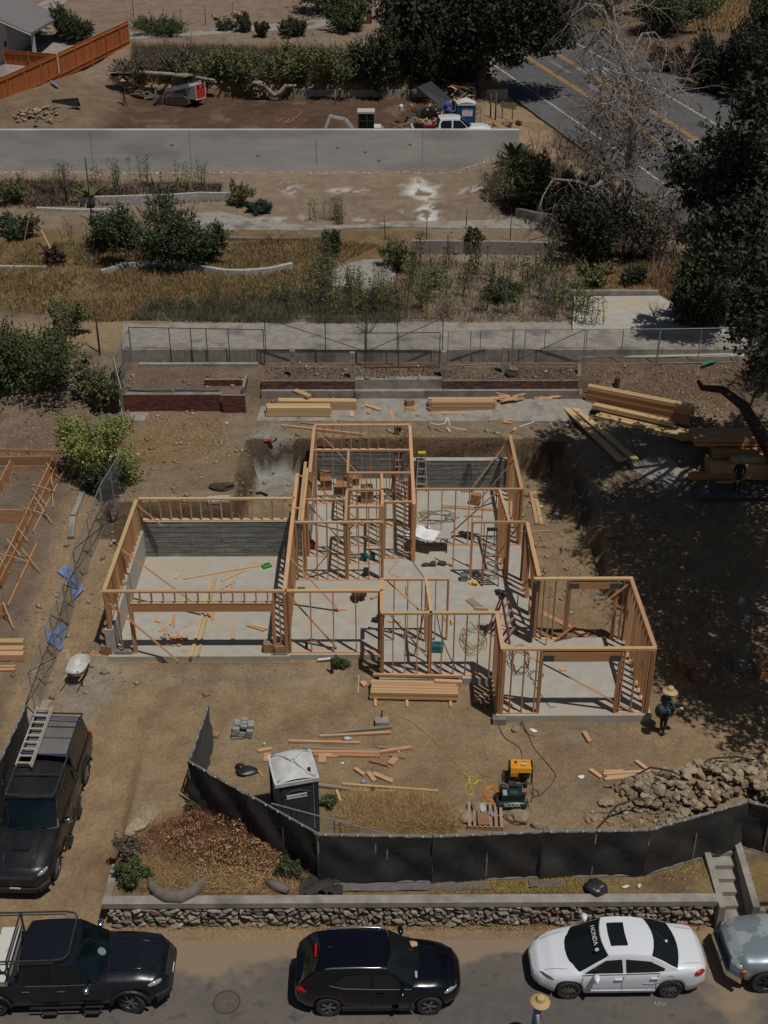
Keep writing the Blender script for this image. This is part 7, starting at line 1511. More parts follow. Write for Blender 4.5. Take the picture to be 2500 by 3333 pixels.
def bagheap(name, l, cat, p, s, m, seed, z=None): 
    q = random.Random(seed); mb = MB()
    for k in range(5): mb.rock((q.uniform(-.5, .5)*s[0], q.uniform(-.4, .4)*s[1], s[2]*.4+q.uniform(0, .4)*s[2]), (s[0]*q.uniform(.5, .9), s[1]*q.uniform(.5, .9), s[2]*q.uniform(.5, .9)), seed*7+k, 2)
    return solo(name, mb, m, l, cat, p, smooth=True)
BRL = mat('brown leather', (.10, .045, .03), (.05, .028, .02), .8, 6)
bagheap('tool_bag', 'brown open tool bag on the living room slab', 'tool bag', unp(1170, 1955, 0), (.42, .36, .42), BRL, 3); bagheap('tool_belt', 'brown leather tool belt, left half, dropped on the slab', 'tool belt', unp(1395, 1838, 0), (.42, .25, .12), BRL, 4); bagheap('tool_pouch', 'brown leather pouch at the right of the dropped tool belt', 'tool belt', unp(1440, 1838, 0), (.26, .22, .12), BRL, 5)
bagheap('tool_bag', 'dark tool bag on the slab behind the kitchen wall', 'tool bag', unp(1520, 1752, 0), (.5, .3, .3), BRL, 6); bagheap('tool_bag', 'dark bag with a purple strap by the living room corner post', 'tool bag', unp(1240, 2020, 0), (.4, .3, .25), mat('dark purple bag', (.03, .022, .03)), 7); bagheap('rag', 'black bundle beside the rear yard', 'bag', G(1295, 1415), (.2, .2, .45), BLACKP, 8)
bagheap('red_tool', 'red power tool lying on the dry soil behind the garage', 'tool', G(873, 1440), (.4, .25, .18), REDP, 9); bagheap('yellow_saw', 'yellow circular saw on the slab beside the step ladder', 'saw', unp(1540, 1903, 0), (.22, .18, .16), YELP, 10); bagheap('driver', 'orange and black drill on the slab behind the middle wall', 'drill', unp(1473, 2030, 0), (.10, .22, .12), YELP, 11)
def crate(name, l, cat, p, sz, m, rz=0, lid=None):
    t = thing(name, l, cat, p, rz); part('case', MB().b2(-sz[0]/2, sz[0]/2, -sz[1]/2, sz[1]/2, 0, sz[2]*.7), m, t); part('lid', MB().b2(-sz[0]/2-.01, sz[0]/2+.01, -sz[1]/2-.01, sz[1]/2+.01, sz[2]*.72, sz[2]), lid or m, t); part('handle', MB().tube([(-.1, 0, sz[2]), (-.08, 0, sz[2]+.05), (.08, 0, sz[2]+.05), (.1, 0, sz[2])], .015, 5), BLACKP, t); return t
crate('tool_case', 'left teal tool case on the hallway slab', 'tool case', unp(1185, 1822, 0), (.27, .2, .26), TEAL); crate('tool_case', 'right teal tool case on the hallway slab', 'tool case', unp(1213, 1820, 0), (.2, .2, .26), TEAL); crate('tool_case', 'large open teal tool case behind the middle wall', 'tool case', unp(1423, 2118, 0), (.42, .3, .3), TEAL, R(-5)); crate('table_saw', 'small grey table saw near the step ladder', 'saw', unp(1510, 1888, 0), (.26, .24, .3), mat('grey green tool', (.16, .19, .18))); crate('nail_box', 'grey tool stand on the hall slab threshold', 'tool', unp(1193, 1872, 0), (.22, .2, .3), DMETAL)
crate('green_carton', 'green carton on the garage slab by the stem wall', 'carton', unp(868, 1845, 0), (.34, .26, .1), mat('green card', (.06, .28, .05)), R(30)); crate('green_carton', 'green carton on the living room slab corner', 'carton', unp(980, 1925, 0), (.32, .2, .14), MATS['green card']); crate('green_carton', 'small dark green carton in the middle of the garage', 'carton', unp(728, 1928, 0), (.2, .16, .1), MATS['green card'], R(-30))
gc = thing('petrol_can', 'red petrol can on the slab in the left rear room', 'petrol can', unp(1010, 1785, 0)); part('can', MB().rock((0, 0, .2), (.42, .3, .46), 2, 2), REDP, gc, smooth=True); part('spout', MB().tube([(0, 0, .4), (.05, .05, .52)], .03, 6), BLACKP, gc)
for i, (x, y, w_, h_, l) in enumerate([(1062, 1590, .5, .5, 'lowest left cardboard box in the rear bedroom'), (1095, 1540, .6, .9, 'tall cardboard box in the rear bedroom'), (1055, 1560, .5, .45, 'tilted cardboard box beside the tall one'), (1120, 1600, .7, .4, 'wide low cardboard box in the rear bedroom'), (1195, 1632, .55, .6, 'slatted cardboard box behind the closet'), (1150, 1575, .5, .35, 'small cardboard box by the bedroom partition')]):
    t = thing('cardboard_box', l, 'box', unp(x, y, 0) if i < 99 else None, R([5, -3, 28, 0, 3, 10][i])); part('carton', MB().b2(-w_/2, w_/2, -w_/2.4, w_/2.4, 0, h_), CARD, t); part('flap', MB().add([(-w_/2, -w_/2.4, h_), (w_/2, -w_/2.4, h_), (w_/2, -w_/1.6, h_+.06), (-w_/2, -w_/1.6, h_+.06)], [(0, 1, 2, 3)]).add([(-w_/2, w_/2.4, h_), (w_/2, w_/2.4, h_), (w_/2, w_/2.2, h_+.15), (-w_/2, w_/2.2, h_+.15)], [(0, 1, 2, 3)]), CARD, t)
for i, (x, y, l) in enumerate([(878, 2118, 'left brown carton of nails by the garage right post'), (912, 2122, 'right brown carton of nails by the garage right post'), (352, 2125, 'brown carton in the shadow outside the garage left wall'), (1333, 1325, 'crushed cardboard box on the patio between the lumber'), (1548, 1640, 'leaning cardboard sheet in the kitchen')]):
    t = thing('cardboard_box', l, 'box', G(x, y) if i in (2, 3) else unp(x, y, 0), R([0, 8, -10, 20, -20][i])); part('carton', MB().b2(-.2, .2, -.16, .16, 0, [.38, .34, .36, .4, .5][i]), CARD, t); part('contents', MB().rock((0, 0, .38), (.25, .2, .12), i, 1), mat('grey contents', (.2, .2, .24)), t)
for k in range(9):
    c = G(1340+rr.uniform(-25, 35), 1328+rr.uniform(-6, 12)); a_ = rr.uniform(0, 3); d_ = Vector((math.cos(a_), math.sin(a_), 0))*.22; piece('offcut', c-d_+Vector((0, 0, .08)), c+d_+Vector((0, 0, .1)), .14, .09, WOOD, label='chunky offcut heaped round the crushed box on the patio', cat='offcut', group='offcuts round the crushed box')
# table with plans
tb_ = thing('folding_table', 'grey folding table holding the building plans on the slab', 'table', unp(1407, 1788, 0))
part('table_top', MB().b2(-.95, .75, -.36, .36, .70, .74), mat('speckled table top', (.45, .44, .40), (.36, .35, .31), .6, 8), tb_)
for x in (-.75, .58): part('leg', MB().tube([(x, -.3, .7), (x, -.32, .05), (x, .32, .05), (x, .3, .7)], .018, 5), DMETAL, tb_)
pl = thing('building_plans', 'open set of white building plans spread on the folding table', 'plans', unp(1407, 1788, 0)+Vector((-.45, 0, .745)), R(-22))
rows = [[(-.55+i*.12, -.38+j*.1, .01+.06*math.exp(-((i-3.5)/1.2)**2)+.02*(j > 6)) for j in range(9)] for i in range(11)]
part('sheets', MB().grid(rows), PAPER, pl); part('rolled_edge', MB().tube([(-.52, .38, .06), (.2, .5, .07)], .05, 8), PAPER, pl)
mb = MB()
for k in range(7): mb.box((.12+.06*(k % 2), -.28+k*.08, .04), (.30-.04*(k % 3), .006, .002))
for k in range(4): mb.box((.1+k*.08, -.1, .04), (.005, .2, .002))
part('drawing_lines', mb, mat('faint ink', (.45, .47, .5)), pl, kind='stuff')
# ladders
def stepladder(l, base, h, w_, rz, sidem, spread=.45, z0=0, topm=None):
    t = thing('step_ladder', l, 'ladder', base, rz); 
    for s in (-1, 1):
        part('front_rail', MB().bar((s*w_/2, 0, 0), (s*w_*.30, spread*.75, h), .035, .08, (0, 1, 0)), sidem, t); part('rear_rail', MB().bar((s*w_*.48, spread*1.6, 0), (s*w_*.28, spread*.85, h), .03, .06, (0, 1, 0)), sidem, t); part('spreader', MB().bar((s*w_*.45, spread*.35, h*.4), (s*w_*.42, spread*1.2, h*.4), .015, .02), DMETAL, t)
    n = int(h/.3)
    for k in range(1, n): q = k/n; part('step', MB().box((0, spread*.75*q, h*q), (w_*(1-.4*q)-.03, .09, .03)), ALU, t)
    for k in (1, 3): q = k/n; part('rear_bar', MB().box((0, spread*(1.6-.75*q), h*q), (w_*(.9-.35*q), .03, .03)), sidem, t)
    part('top_cap', MB().box((0, spread*.8, h+.02), (w_*.66, .2, .05)), topm or BLACKP, t); return t
REDF = mat('red fibreglass', (.33, .075, .06), (.26, .06, .05), .6, 4)
stepladder('tall red and silver step ladder standing in the kitchen opening', unp(1596, 1908, 0), 2.35, .62, R(0), REDF); stepladder('step ladder with a yellow cap against the rear bedroom stem wall', unp(1372, 1600, 0), 1.75, .5, R(0), mat('faded pink rail', (.42, .30, .28)), topm=YELP)
t6 = stepladder('red step ladder loaded with a black tool bag beside the middle room', unp(1672, 2080, 0), 1.75, .75, R(62), REDF, .62); bagheap('tool_bag', 'black tool bag hanging on top of the red ladder', 'tool bag', TM[t6] @ Vector((0, .5, 1.72)), (.4, .34, .26), BLACKP, 14)
stepladder('folded dark ladder leaning in the rear bedroom', unp(1300, 1625, 0), 2.1, .5, R(10), REDF)
ob_ = thing('wire_stand', 'black wire stand against the bedroom stem wall', 'stand', unp(1522, 1600, 0))
for k in range(6): part('rod', MB().tube([(-.25+k*.1, -.1, 0), (-.05+k*.03, .2, 1.3)], .012, 4), BLACKP, ob_)
# blue tarps, green cloth, tarp in far lot
def tarp(l, pts, m, h=.05, seed=1):
    q = random.Random(seed); P = [G(*p) for p in pts]; c = sum(P, Vector())/len(P); mb = MB(); rows = []
    for f_ in (0, .3, .55, .8, 1): rows.append([c.lerp(p, f_)+Vector((0, 0, h+q.uniform(0, .09))) for p in P+[P[0]]])
    return wsolo('tarp', mb.grid(rows), m, l, 'tarp')
BT = mat('faded blue tarp', (.10, .22, .50), (.22, .28, .42), .6, 5)
tarp('lower crumpled blue tarp under the chain link fence', [(146, 2045), (165, 2062), (188, 2040), (212, 2030), (214, 2060), (208, 2105), (196, 2125), (170, 2105), (155, 2095)], BT, .05, 2); tarp('upper torn blue tarp strip under the chain link fence', [(215, 1842), (225, 1850), (245, 1880), (262, 1930), (275, 1925), (258, 1945), (235, 1965), (230, 1930), (220, 1890), (205, 1865), (190, 1868)], BT, .05, 3); tarp('small blue and white tarp on the bank below the corner fence', [(163, 268), (178, 275), (192, 285), (190, 293), (180, 288), (168, 278)], BT, .1, 4)
tarp('green torn shade cloth right of the tree stump, left strip', [(2282, 1195), (2310, 1185), (2335, 1184), (2325, 1190), (2300, 1197), (2285, 1203)], mat('teal green cloth', (.02, .22, .16)), .15, 5); tarp('green torn shade cloth hanging under the oak, right strip', [(2445, 1170), (2455, 1162), (2462, 1180), (2450, 1200), (2440, 1195)], MATS['teal green cloth'], .2, 6)
for i, (x, y, l) in enumerate([(2412, 1965, 'upper pale blue paper on the shaded chain link slope'), (2430, 2025, 'lower pale blue paper on the shaded chain link slope')]): solo('paper_sheet', MB().box((0, 0, .1), (.2, .02, .38)), mat('lilac paper', (.45, .47, .62)), l, 'paper', G(x, y))
t = thing('shaded_block_stack', 'brown cartons stacked in the dappled shade right of the framing', 'cartons', G(2275, 2210))
for k, (x, y, z, sx, sy, sz) in enumerate([(0, 0, .15, .5, .4, .3), (0, .3, .42, .8, .3, .12), (-.4, .45, .2, .4, .4, .35), (-.35, .5, .48, .6, .45, .1)]): part('carton', MB().box((x, y, z), (sx, sy, sz)), CARD, t)
t = thing('board_stack', 'low stack of short boards in the dappled shade near the right edge', 'lumber stack', G(2405, 2170))
for k in range(6): part('board', MB().box((0, k*.03, .04+k*.05), (.5, .7, .045)), WOODO, t)
t = thing('open_crate', 'orange timber crate cut by the right edge in the shade', 'crate', G(2495, 2195)); part('side', MB().box((0, -.3, .15), (.7, .03, .3)), WOOD, t); part('side', MB().box((-.35, 0, .15), (.03, .6, .3)), WOOD, t); part('side', MB().box((0, .3, .15), (.7, .03, .3)), WOOD, t)
st_ = thing('tree_stump', 'dark sawn tree stump beside the rightmost concrete post', 'stump', G(1668, 1222)); part('trunk', MB().rock((0, 0, .12), (.75, .6, .5), 4, 2), BARK, st_); part('sawn_face', MB().lathe([(.22, .34), (.2, .37)], 9), mat('sawn grey wood', (.2, .18, .15)), st_)
solo('tree_stump', MB().tube([(0, 0, -.1), (.05, 0, .45)], [.16, .13], 8), BARK, 'thin black stump above the long lumber pile', 'stump', G(2005, 1258)); solo('dead_stump', MB().rock((0, 0, .1), (1.0, .5, .4), 6, 2), BARK, 'dark fallen stump on the soil behind the garage', 'stump', G(728, 1590)); solo('concrete_chunk', MB().box((0, 0, .08), (.9, .5, .12), Matrix.Rotation(R(8), 3, 'Z')), STEML, 'pale broken concrete slab piece behind the garage wall', 'concrete', G(712, 1632)); solo('drain_pipe', MB().tube([(-.4, 0, .06), (0, .05, .08), (.3, -.15, .06)], .05, 7), BLACKP, 'short black corrugated pipe behind the garage wall', 'pipe', G(850, 1610))
solo('tumbled_axe_sign', MB().bar((0, 0, .05), (.35, -.9, .1), .08, .06).box((.42, -1.0, .15), (.45, .3, .12), Matrix.Rotation(R(-60), 3, 'Z')), mat('rusty red steel', (.16, .06, .04)), 'rusty fallen bracket on the stained driveway slab', 'bracket', G(2175, 1035))
# debris pile on far lot
for k in range(150):
    q = rr.random(); x = rr.gauss(1400, 55) if q < .6 else rr.gauss(1490, 30); y = 400-abs(rr.gauss(0, 22)) if q < .6 else rr.uniform(315, 385); Yd = 84+(410-y)*.09; p = at_y(x, y, Yd); p = Vector((p.x, Yd, hz(p.x, Yd)+rr.uniform(.1, 1.0 if q < .6 else 1.5))); d_ = Vector((rr.uniform(-1, 1), rr.uniform(-1, 1), rr.uniform(-.4, .4))).normalized()*rr.uniform(.25, .8)
    piece('scrap_board', p-d_, p+d_, rr.uniform(.06, .2), .05, rr.choice((WOODO, WOODY, WOOD)), label='broken timber in the demolition pile behind the white pickup', cat='scrap timber', group='scrap timber of the demolition pile')
for k in range(40):
    x = rr.gauss(1400, 60); Yd = rr.uniform(84, 87); p = at_y(x, 400, Yd); rockobj('rubble', (p.x, Yd, hz(p.x, Yd)+rr.uniform(.1, .5)), (rr.uniform(.3, .8), rr.uniform(.3, .6), rr.uniform(.2, .5)), ROCKM, None, k % 9, rr.uniform(0, 3), 'rubble chunk in the demolition pile behind the white pickup', 'rubble', 'rubble of the demolition pile')
solo('old_tyre', MB().lathe([(.3, -.1), (.45, 0), (.3, .1)], 18, (0, 0, .4), Matrix.Rotation(R(70), 3, 'X')), RUBBER, 'old tyre leaning in the demolition pile', 'tyre', (at_y(1375, 360, 87.5).x, 87.5, hz(2, 87.5)+.4)); solo('white_sack', MB().rock((0, 0, .3), (1.0, .5, .4), 3, 2), WHITE, 'white sack on the demolition pile just behind the pickup bed', 'sack', (at_y(1430, 390, 85).x, 85, hz(3, 85)+.5)); solo('water_jug', MB().lathe([(.16, 0), (.17, .3), (.05, .42)], 12), WHITE, 'white jug standing on top of the demolition pile', 'jug', (at_y(1306, 335, 88).x, 88, hz(1, 88)+.9)); bagheap('bin_bag', 'heap of black bags in the demolition pile', 'bin bag', (at_y(1415, 360, 87).x, 87, hz(3, 87)+.4), (1.4, 1, .9), PLB, 21); bagheap('blue_cloth', 'purple blue cloth draped on the demolition pile', 'cloth', (at_y(1450, 345, 87).x, 87, hz(4, 87)+.9), (.5, .4, .8), mat('violet cloth', (.10, .09, .34)), 22)
t = thing('scrap_sheet', 'dark sheet leaning on the demolition pile under the tree', 'panel', (at_y(1430, 300, 90).x, 90, hz(3, 90))); part('sheet', MB().add([(-1.6, 0, 1.9), (-.6, 0, 2.3), (1.6, -1, .6), (.7, -1.2, .2)], [(0, 1, 2, 3)]).add([(-1.6, .05, 1.85), (-.6, .05, 2.25), (1.6, -.95, .55), (.7, -1.15, .15)], [(3, 2, 1, 0)]), mat('dark sheet', (.06, .06, .065)), t)
chain((at_y(1498, 330, 89).x, 89, hz(5, 89)), (at_y(1565, 370, 85.5).x, 85.5, hz(6, 85.5)), 'chain link panel beside the far blue toilet', posts=(.5,))
for k in range(60):
    x = rr.gauss(130, 32); y = 375+rr.gauss(0, 14); p = G(x, y); s = rr.uniform(.12, .35); rockobj('rubble', p+Vector((0, 0, s*.3)), (s*1.5, s, s*.6), ROCKM, None, k % 9, rr.uniform(0, 3), 'broken masonry piece in the heap below the orange fence', 'rubble', 'masonry heap below the orange fence')
for k in range(34):
    x = rr.uniform(405, 490); y = 290+(x-405)*.3+rr.uniform(-12, 14); p = G(x, y); piece('board', p+Vector((-.3, 0, .15)), p+Vector((.35, rr.uniform(-.3, .3), .2)), .2, .1, WOODO, label='broken block in the heap between the two loader workers', cat='rubble', group='block heap beside the loader')
for i, (x, y, s) in enumerate([(1655, 412, .8), (1690, 408, .7), (1640, 405, .5), (1612, 410, .4), (1580, 415, .5)]): rockobj('boulder', G(x, y)+Vector((0, 0, s*.3)), (s, s*.8, s*.7), ROCKM, None, i, i, ['pale boulder left of the roadside rubble end', 'largest pale boulder at the end of the grey wall', 'small boulder left of the two pale ones', 'smaller boulder beside the brown posts', 'boulder nearest the white pickup nose'][i], 'boulder')
for k in range(46):
    x = rr.choice([rr.gauss(215, 30)*.3+rr.uniform(50, 160), rr.uniform(690, 800)]); y = (108 if x < 300 else 55)+rr.gauss(0, 6); p = G(x, y); s = rr.uniform(.25, .7); rockobj('boulder', p+Vector((0, 0, s*.25)), (s, s*.7, s*.5), ROCKM, None, k % 9, rr.uniform(0, 3), 'field boulder in the loose rows on the upper hillside', 'boulder', 'boulders on the upper hillside')
# rubble pile, front right
RP = [(1960, 2560), (2060, 2610), (1900, 2640), (1890, 2690), (2000, 2690), (2150, 2690), (2300, 2640), (2420, 2590), (2520, 2640), (2560, 2520), (2440, 2465), (2300, 2505), (2180, 2530)]
PW_ = [G(*p) for p in RP]; bx = (min(p.x for p in PW_), max(p.x for p in PW_), min(p.y for p in PW_), max(p.y for p in PW_)); cxr, cyr = G(2380, 2570).x, G(2380, 2570).y
n_ = 0; mbs = MB()
while n_ < 900:
    x = rr.uniform(bx[0], bx[1]); y = rr.uniform(bx[2], bx[3])
    if not inpoly(np.array([x]), np.array([y]), PW_)[0]: continue
    d_ = math.hypot((x-cxr)/3.4, (y-cyr)/1.4); hh = max(0, .75*(1-d_*.8)); dens = 1 if d_ < 1 else .45
    if rr.random() > dens: continue
    s = rr.uniform(.12, .38) if d_ < 1.1 else rr.uniform(.07, .25); z = hz(x, y)+hh*rr.uniform(.55, 1)+s*.15
    if n_ < 300: rockobj('rubble_rock', (x, y, z), (s*rr.uniform(.9, 1.5), s*rr.uniform(.7, 1.1), s*rr.uniform(.5, .9)), ROCKM, None, rr.randrange(9), rr.uniform(0, 3), 'broken rock in the big rubble pile behind the right fence panels', 'rock', 'rocks of the big rubble pile', tilt=rr.uniform(-.5, .5))
    else: mbs.rock((x, y, hz(x, y)+hh*rr.uniform(.1, .8)+.02), (s*.8, s*.6, s*.5), n_, 1)
    n_ += 1
wsolo('rubble_fill', mbs, ROCKM, 'small stones filling the big rubble pile', 'rubble', kind='stuff')
for i, (x, y, sx, sy, sz, l) in enumerate([(1685, 2665, .75, .6, .35, 'big flat topped rock below the compressor'), (1475, 2650, .8, .5, .14, 'flat grey slab of stone at the right of the dry brush'), (1520, 2665, .5, .4, .3, 'lumpy rock left of the pallet'), (1555, 2640, .6, .3, .25, 'pale lumpy rock behind the pallet'), (1975, 2618, .5, .35, .22, 'grey rock left of the rubble pile'), (1750, 2690, .45, .3, .25, 'dark rock right of the pallet'), (1800, 2700, .4, .3, .2, 'rock nearest the fence below the compressor'), (478, 2660, .9, .6, .25, 'pale stone at the corner of the rust coloured brush'), (455, 2690, .5, .9, .2, 'long pale stone along the drive edge'), (700, 2395, .3, .3, .2, 'stone left of the paver stack'), (1680, 2375, .35, .25, .15, 'brown rock below the front right slab'), (1985, 1745, .5, .4, .3, 'pale rounded boulder in the oak shade')]): rockobj('rock', G(x, y)+Vector((0, 0, sz*.3)), (sx, sy, sz), ROCKM, None, i % 9, i*.7, l, 'rock', sub=2)
for (a_, b_, l) in [((2050, 2540), (2230, 2575), 'dead branch lying over the left of the rubble pile'), ((2230, 2530), (2450, 2512), 'dead branch lying over the top of the rubble pile'), ((1945, 2700), (2110, 2640), 'curved dead branch at the foot of the rubble pile')]:
    A_ = G(*a_); B_ = G(*b_); wsolo('branch', MB().tube([A_+Vector((0, 0, .1)), A_.lerp(B_, .35)+Vector((0, .1, .6)), A_.lerp(B_, .7)+Vector((0, 0, .7)), B_+Vector((0, 0, .5))], [.02, .035, .04, .02], 5), BARK, l, 'branch')
# tool shed rocks along the garage gravel etc: clods and gravel
pts = rng.uniform([-13, 24.5], [12.5, 56], (24000, 2)); zz = hf(pts[:, 0], pts[:, 1]); dn = fbm(pts[:, 0]*.45, pts[:, 1]*.45, 3); pitm = (pts[:, 1] > 40) & (pts[:, 1] < 50) & (pts[:, 0] > -6) & (pts[:, 0] < 9)
keep = ((dn > .02) | (rng.random(len(pts)) < .22) | pitm | (pts[:, 1] > 51)) & ~((pts[:, 0] > -9.7) & (pts[:, 0] < 6.1) & (pts[:, 1] > 33.4) & (pts[:, 1] < 48.8) & (sdbox(pts[:, 0], pts[:, 1], -3.1, 6, 42, 48.7) < .1)) & (zz > -.21)
pts = pts[keep]; zz = zz[keep]; n = len(pts); s = rng.uniform(.015, .05, n)*(1+2.2*(rng.random(n) < .05))
O = np.array([(1, 0, 0), (-1, 0, 0), (0, 1, 0), (0, -1, 0), (0, 0, 1), (0, 0, -1)], float); OF = np.array([(0, 2, 4), (2, 1, 4), (1, 3, 4), (3, 0, 4), (2, 0, 5), (1, 2, 5), (3, 1, 5), (0, 3, 5)])
ang = rng.uniform(0, 3.14, n); Rm = np.stack([np.stack([np.cos(ang), -np.sin(ang), 0*ang], 1), np.stack([np.sin(ang), np.cos(ang), 0*ang], 1), np.stack([0*ang, 0*ang, 0*ang+1], 1)], 1)
Vv = np.einsum('nij,kj->nki', Rm, O*np.array([1.3, .8, .6]))*(s[:, None, None]*rng.uniform(.7, 1.2, (n, 6, 1)))+np.concatenate([pts, zz[:, None]+s[:, None]*.2], 1)[:, None, :]
me = np_mesh('gravel', Vv.reshape(-1, 3), (OF[None]+6*np.arange(n)[:, None, None]).reshape(-1, 3), leafmat('gravel stone', (.30, .23, .155), .4)); o = bpy.data.objects.new('gravel', me); COL.objects.link(o); o['kind'] = 'stuff'; o['label'] = 'small stones and clods scattered over the building plot'; o['category'] = 'gravel'
# dry litter chips on the right slope and strip
def chips(name, label, poly, n, size, m, lift=.02):
    P = [G(*p) for p in poly]; a = np.array([(p.x, p.y) for p in P]); q = rng.uniform(a.min(0), a.max(0), (n*3, 2)); q = q[inpoly(q[:, 0], q[:, 1], P)][:n]; z = hf(q[:, 0], q[:, 1])+lift*rng.random(len(q))
    me = leaves(np.column_stack([q, z]), size, m, name, 1.6, 2.5); o = bpy.data.objects.new(name, me); COL.objects.link(o); o['kind'] = 'stuff'; o['label'] = label; o['category'] = 'leaf litter'
chips('leaf_litter', 'tan leaf litter on the slope above the lumber', [(1900, 1200), (2500, 1190), (2500, 1480), (2300, 1400), (1960, 1290)], 3500, .07, LTAN); chips('leaf_litter', 'dead leaves under the rear fence between the posts', [(860, 1195), (1890, 1195), (1880, 1235), (860, 1235)], 3000, .06, LBROWN)
chips('leaf_litter', 'leaf litter and chips on the strip above the stone wall', [(1440, 2920), (1400, 2880), (2090, 2865), (2330, 2780), (2370, 2915)], 4200, .035, LTAN); chips('leaf_litter', 'dry leaves in the shade right of the framing', [(2080, 1500), (2490, 1620), (2490, 2350), (2200, 2250), (2100, 2000)], 3500, .06, LTAN); chips('leaf_litter', 'dry leaves at the foot of the stone wall along the street', [(380, 2995), (2300, 2990), (2300, 3030), (380, 3025)], 2600, .035, LTAN)
chips('leaf_litter', 'dead leaves on the neighbouring lot by the lime bush', [(0, 1330), (280, 1340), (330, 1560), (260, 1620), (0, 1440)], 1600, .06, LTAN)
# ============================================================ PLANTS
def sc_at(p): return FPX/max(1, (p-Vector((0, 0, CAMH))).dot(fw))
def limb(mb, p0, p1, r0, r1, sag=.1, n=5, seed=0):
    q = random.Random(seed); p0 = Vector(p0); p1 = Vector(p1); L = (p1-p0).length; pts = []
    for i in range(n+1):
        t = i/n; p = p0.lerp(p1, t)+Vector((q.uniform(-1, 1), q.uniform(-1, 1), q.uniform(-.5, 1)))*L*.05*math.sin(t*math.pi)+Vector((0, 0, L*sag*math.sin(t*math.pi))); pts.append(p)
    mb.tube(pts, [r0+(r1-r0)*i/n for i in range(n+1)], 6, cap=False); return pts
def twigs(mb, p, d, L, r, depth, q, droop=0.0, spread=.8):
    """recursive bare branches"""
    n = 3; pts = [p]; dd = d.normalized()
    for i in range(n):
        dd = (dd+Vector((q.uniform(-1, 1), q.uniform(-1, 1), q.uniform(-1, 1)))*.28-Vector((0, 0, droop))).normalized(); pts.append(pts[-1]+dd*L/n)
    mb.tube(pts, [r*(1-.5*i/n) for i in range(n+1)], 3 if r < .03 else 5, cap=False)
    if depth <= 0: return
    for k in range(q.choice((2, 3, 3))):
        b = pts[q.randint(1, n)]; nd = (dd+Vector((q.uniform(-1, 1), q.uniform(-1, 1), q.uniform(-.8, .8)))*spread).normalized(); twigs(mb, b, nd, L*q.uniform(.55, .8), r*.5, depth-1, q, droop*1.25, spread)
def bush(label, x, y, wpx, hpx, m, n=None, leaf=.11, name='shrub', cat='shrub', depth=.8, hollow=.35, m2=None, lobes=7, clump=7, group=None, seed=None):
    b = G(x, y); s = sc_at(b); rx = wpx/s/2; h = hpx/s/.93; q = random.Random(seed if seed is not None else int(x*7+y))
    blobs = [(0, 0, h*.36, rx*.55, rx*.55*depth, h*.34)]
    for k in range(lobes):
        a = k*2*math.pi/lobes+q.uniform(-.6, .6); f = q.uniform(.35, .95); blobs.append((math.cos(a)*rx*f, math.sin(a)*rx*f*depth, h*q.uniform(.22, .66), rx*q.uniform(.16, .42), rx*q.uniform(.16, .4)*depth, h*q.uniform(.12, .32)))
    leaf *= .82; n = n or int(min(12000, 230*rx*h/(leaf*leaf*9)+300)); leaf *= .9; n = int(n*(.42 if m in (LOLIVE, LGREY) else 1.0)); P = np.concatenate([cloud(blobs, n//4, hollow, clump), sprigs(blobs, n//2, 11, .75, .8), sprigs(blobs, n//4, 14, 1.0, .6, .5)]); P[:, 2] = np.abs(P[:, 2])
    t = thing(name, label, cat, b, 0, group)
    part('foliage', leaves(P, leaf, m), m, t)
    if m2:
        P2 = cloud([(b_[0], b_[1], b_[2]+b_[5]*.25, b_[3]*1.05, b_[4]*1.05, b_[5]) for b_ in blobs], n//5, .9, 2); P2[:, 2] = np.abs(P2[:, 2]); part('foliage', leaves(P2, leaf*.9, m2), m2, t)
    mb = MB()
    for k in range(5): twigs(mb, Vector((q.uniform(-.1, .1), q.uniform(-.1, .1), 0)), Vector((q.uniform(-.6, .6), q.uniform(-.5, .5), 1)), h*.55, .02+h*.008, 1, q)
    part('stem', mb, BARK, t); return t
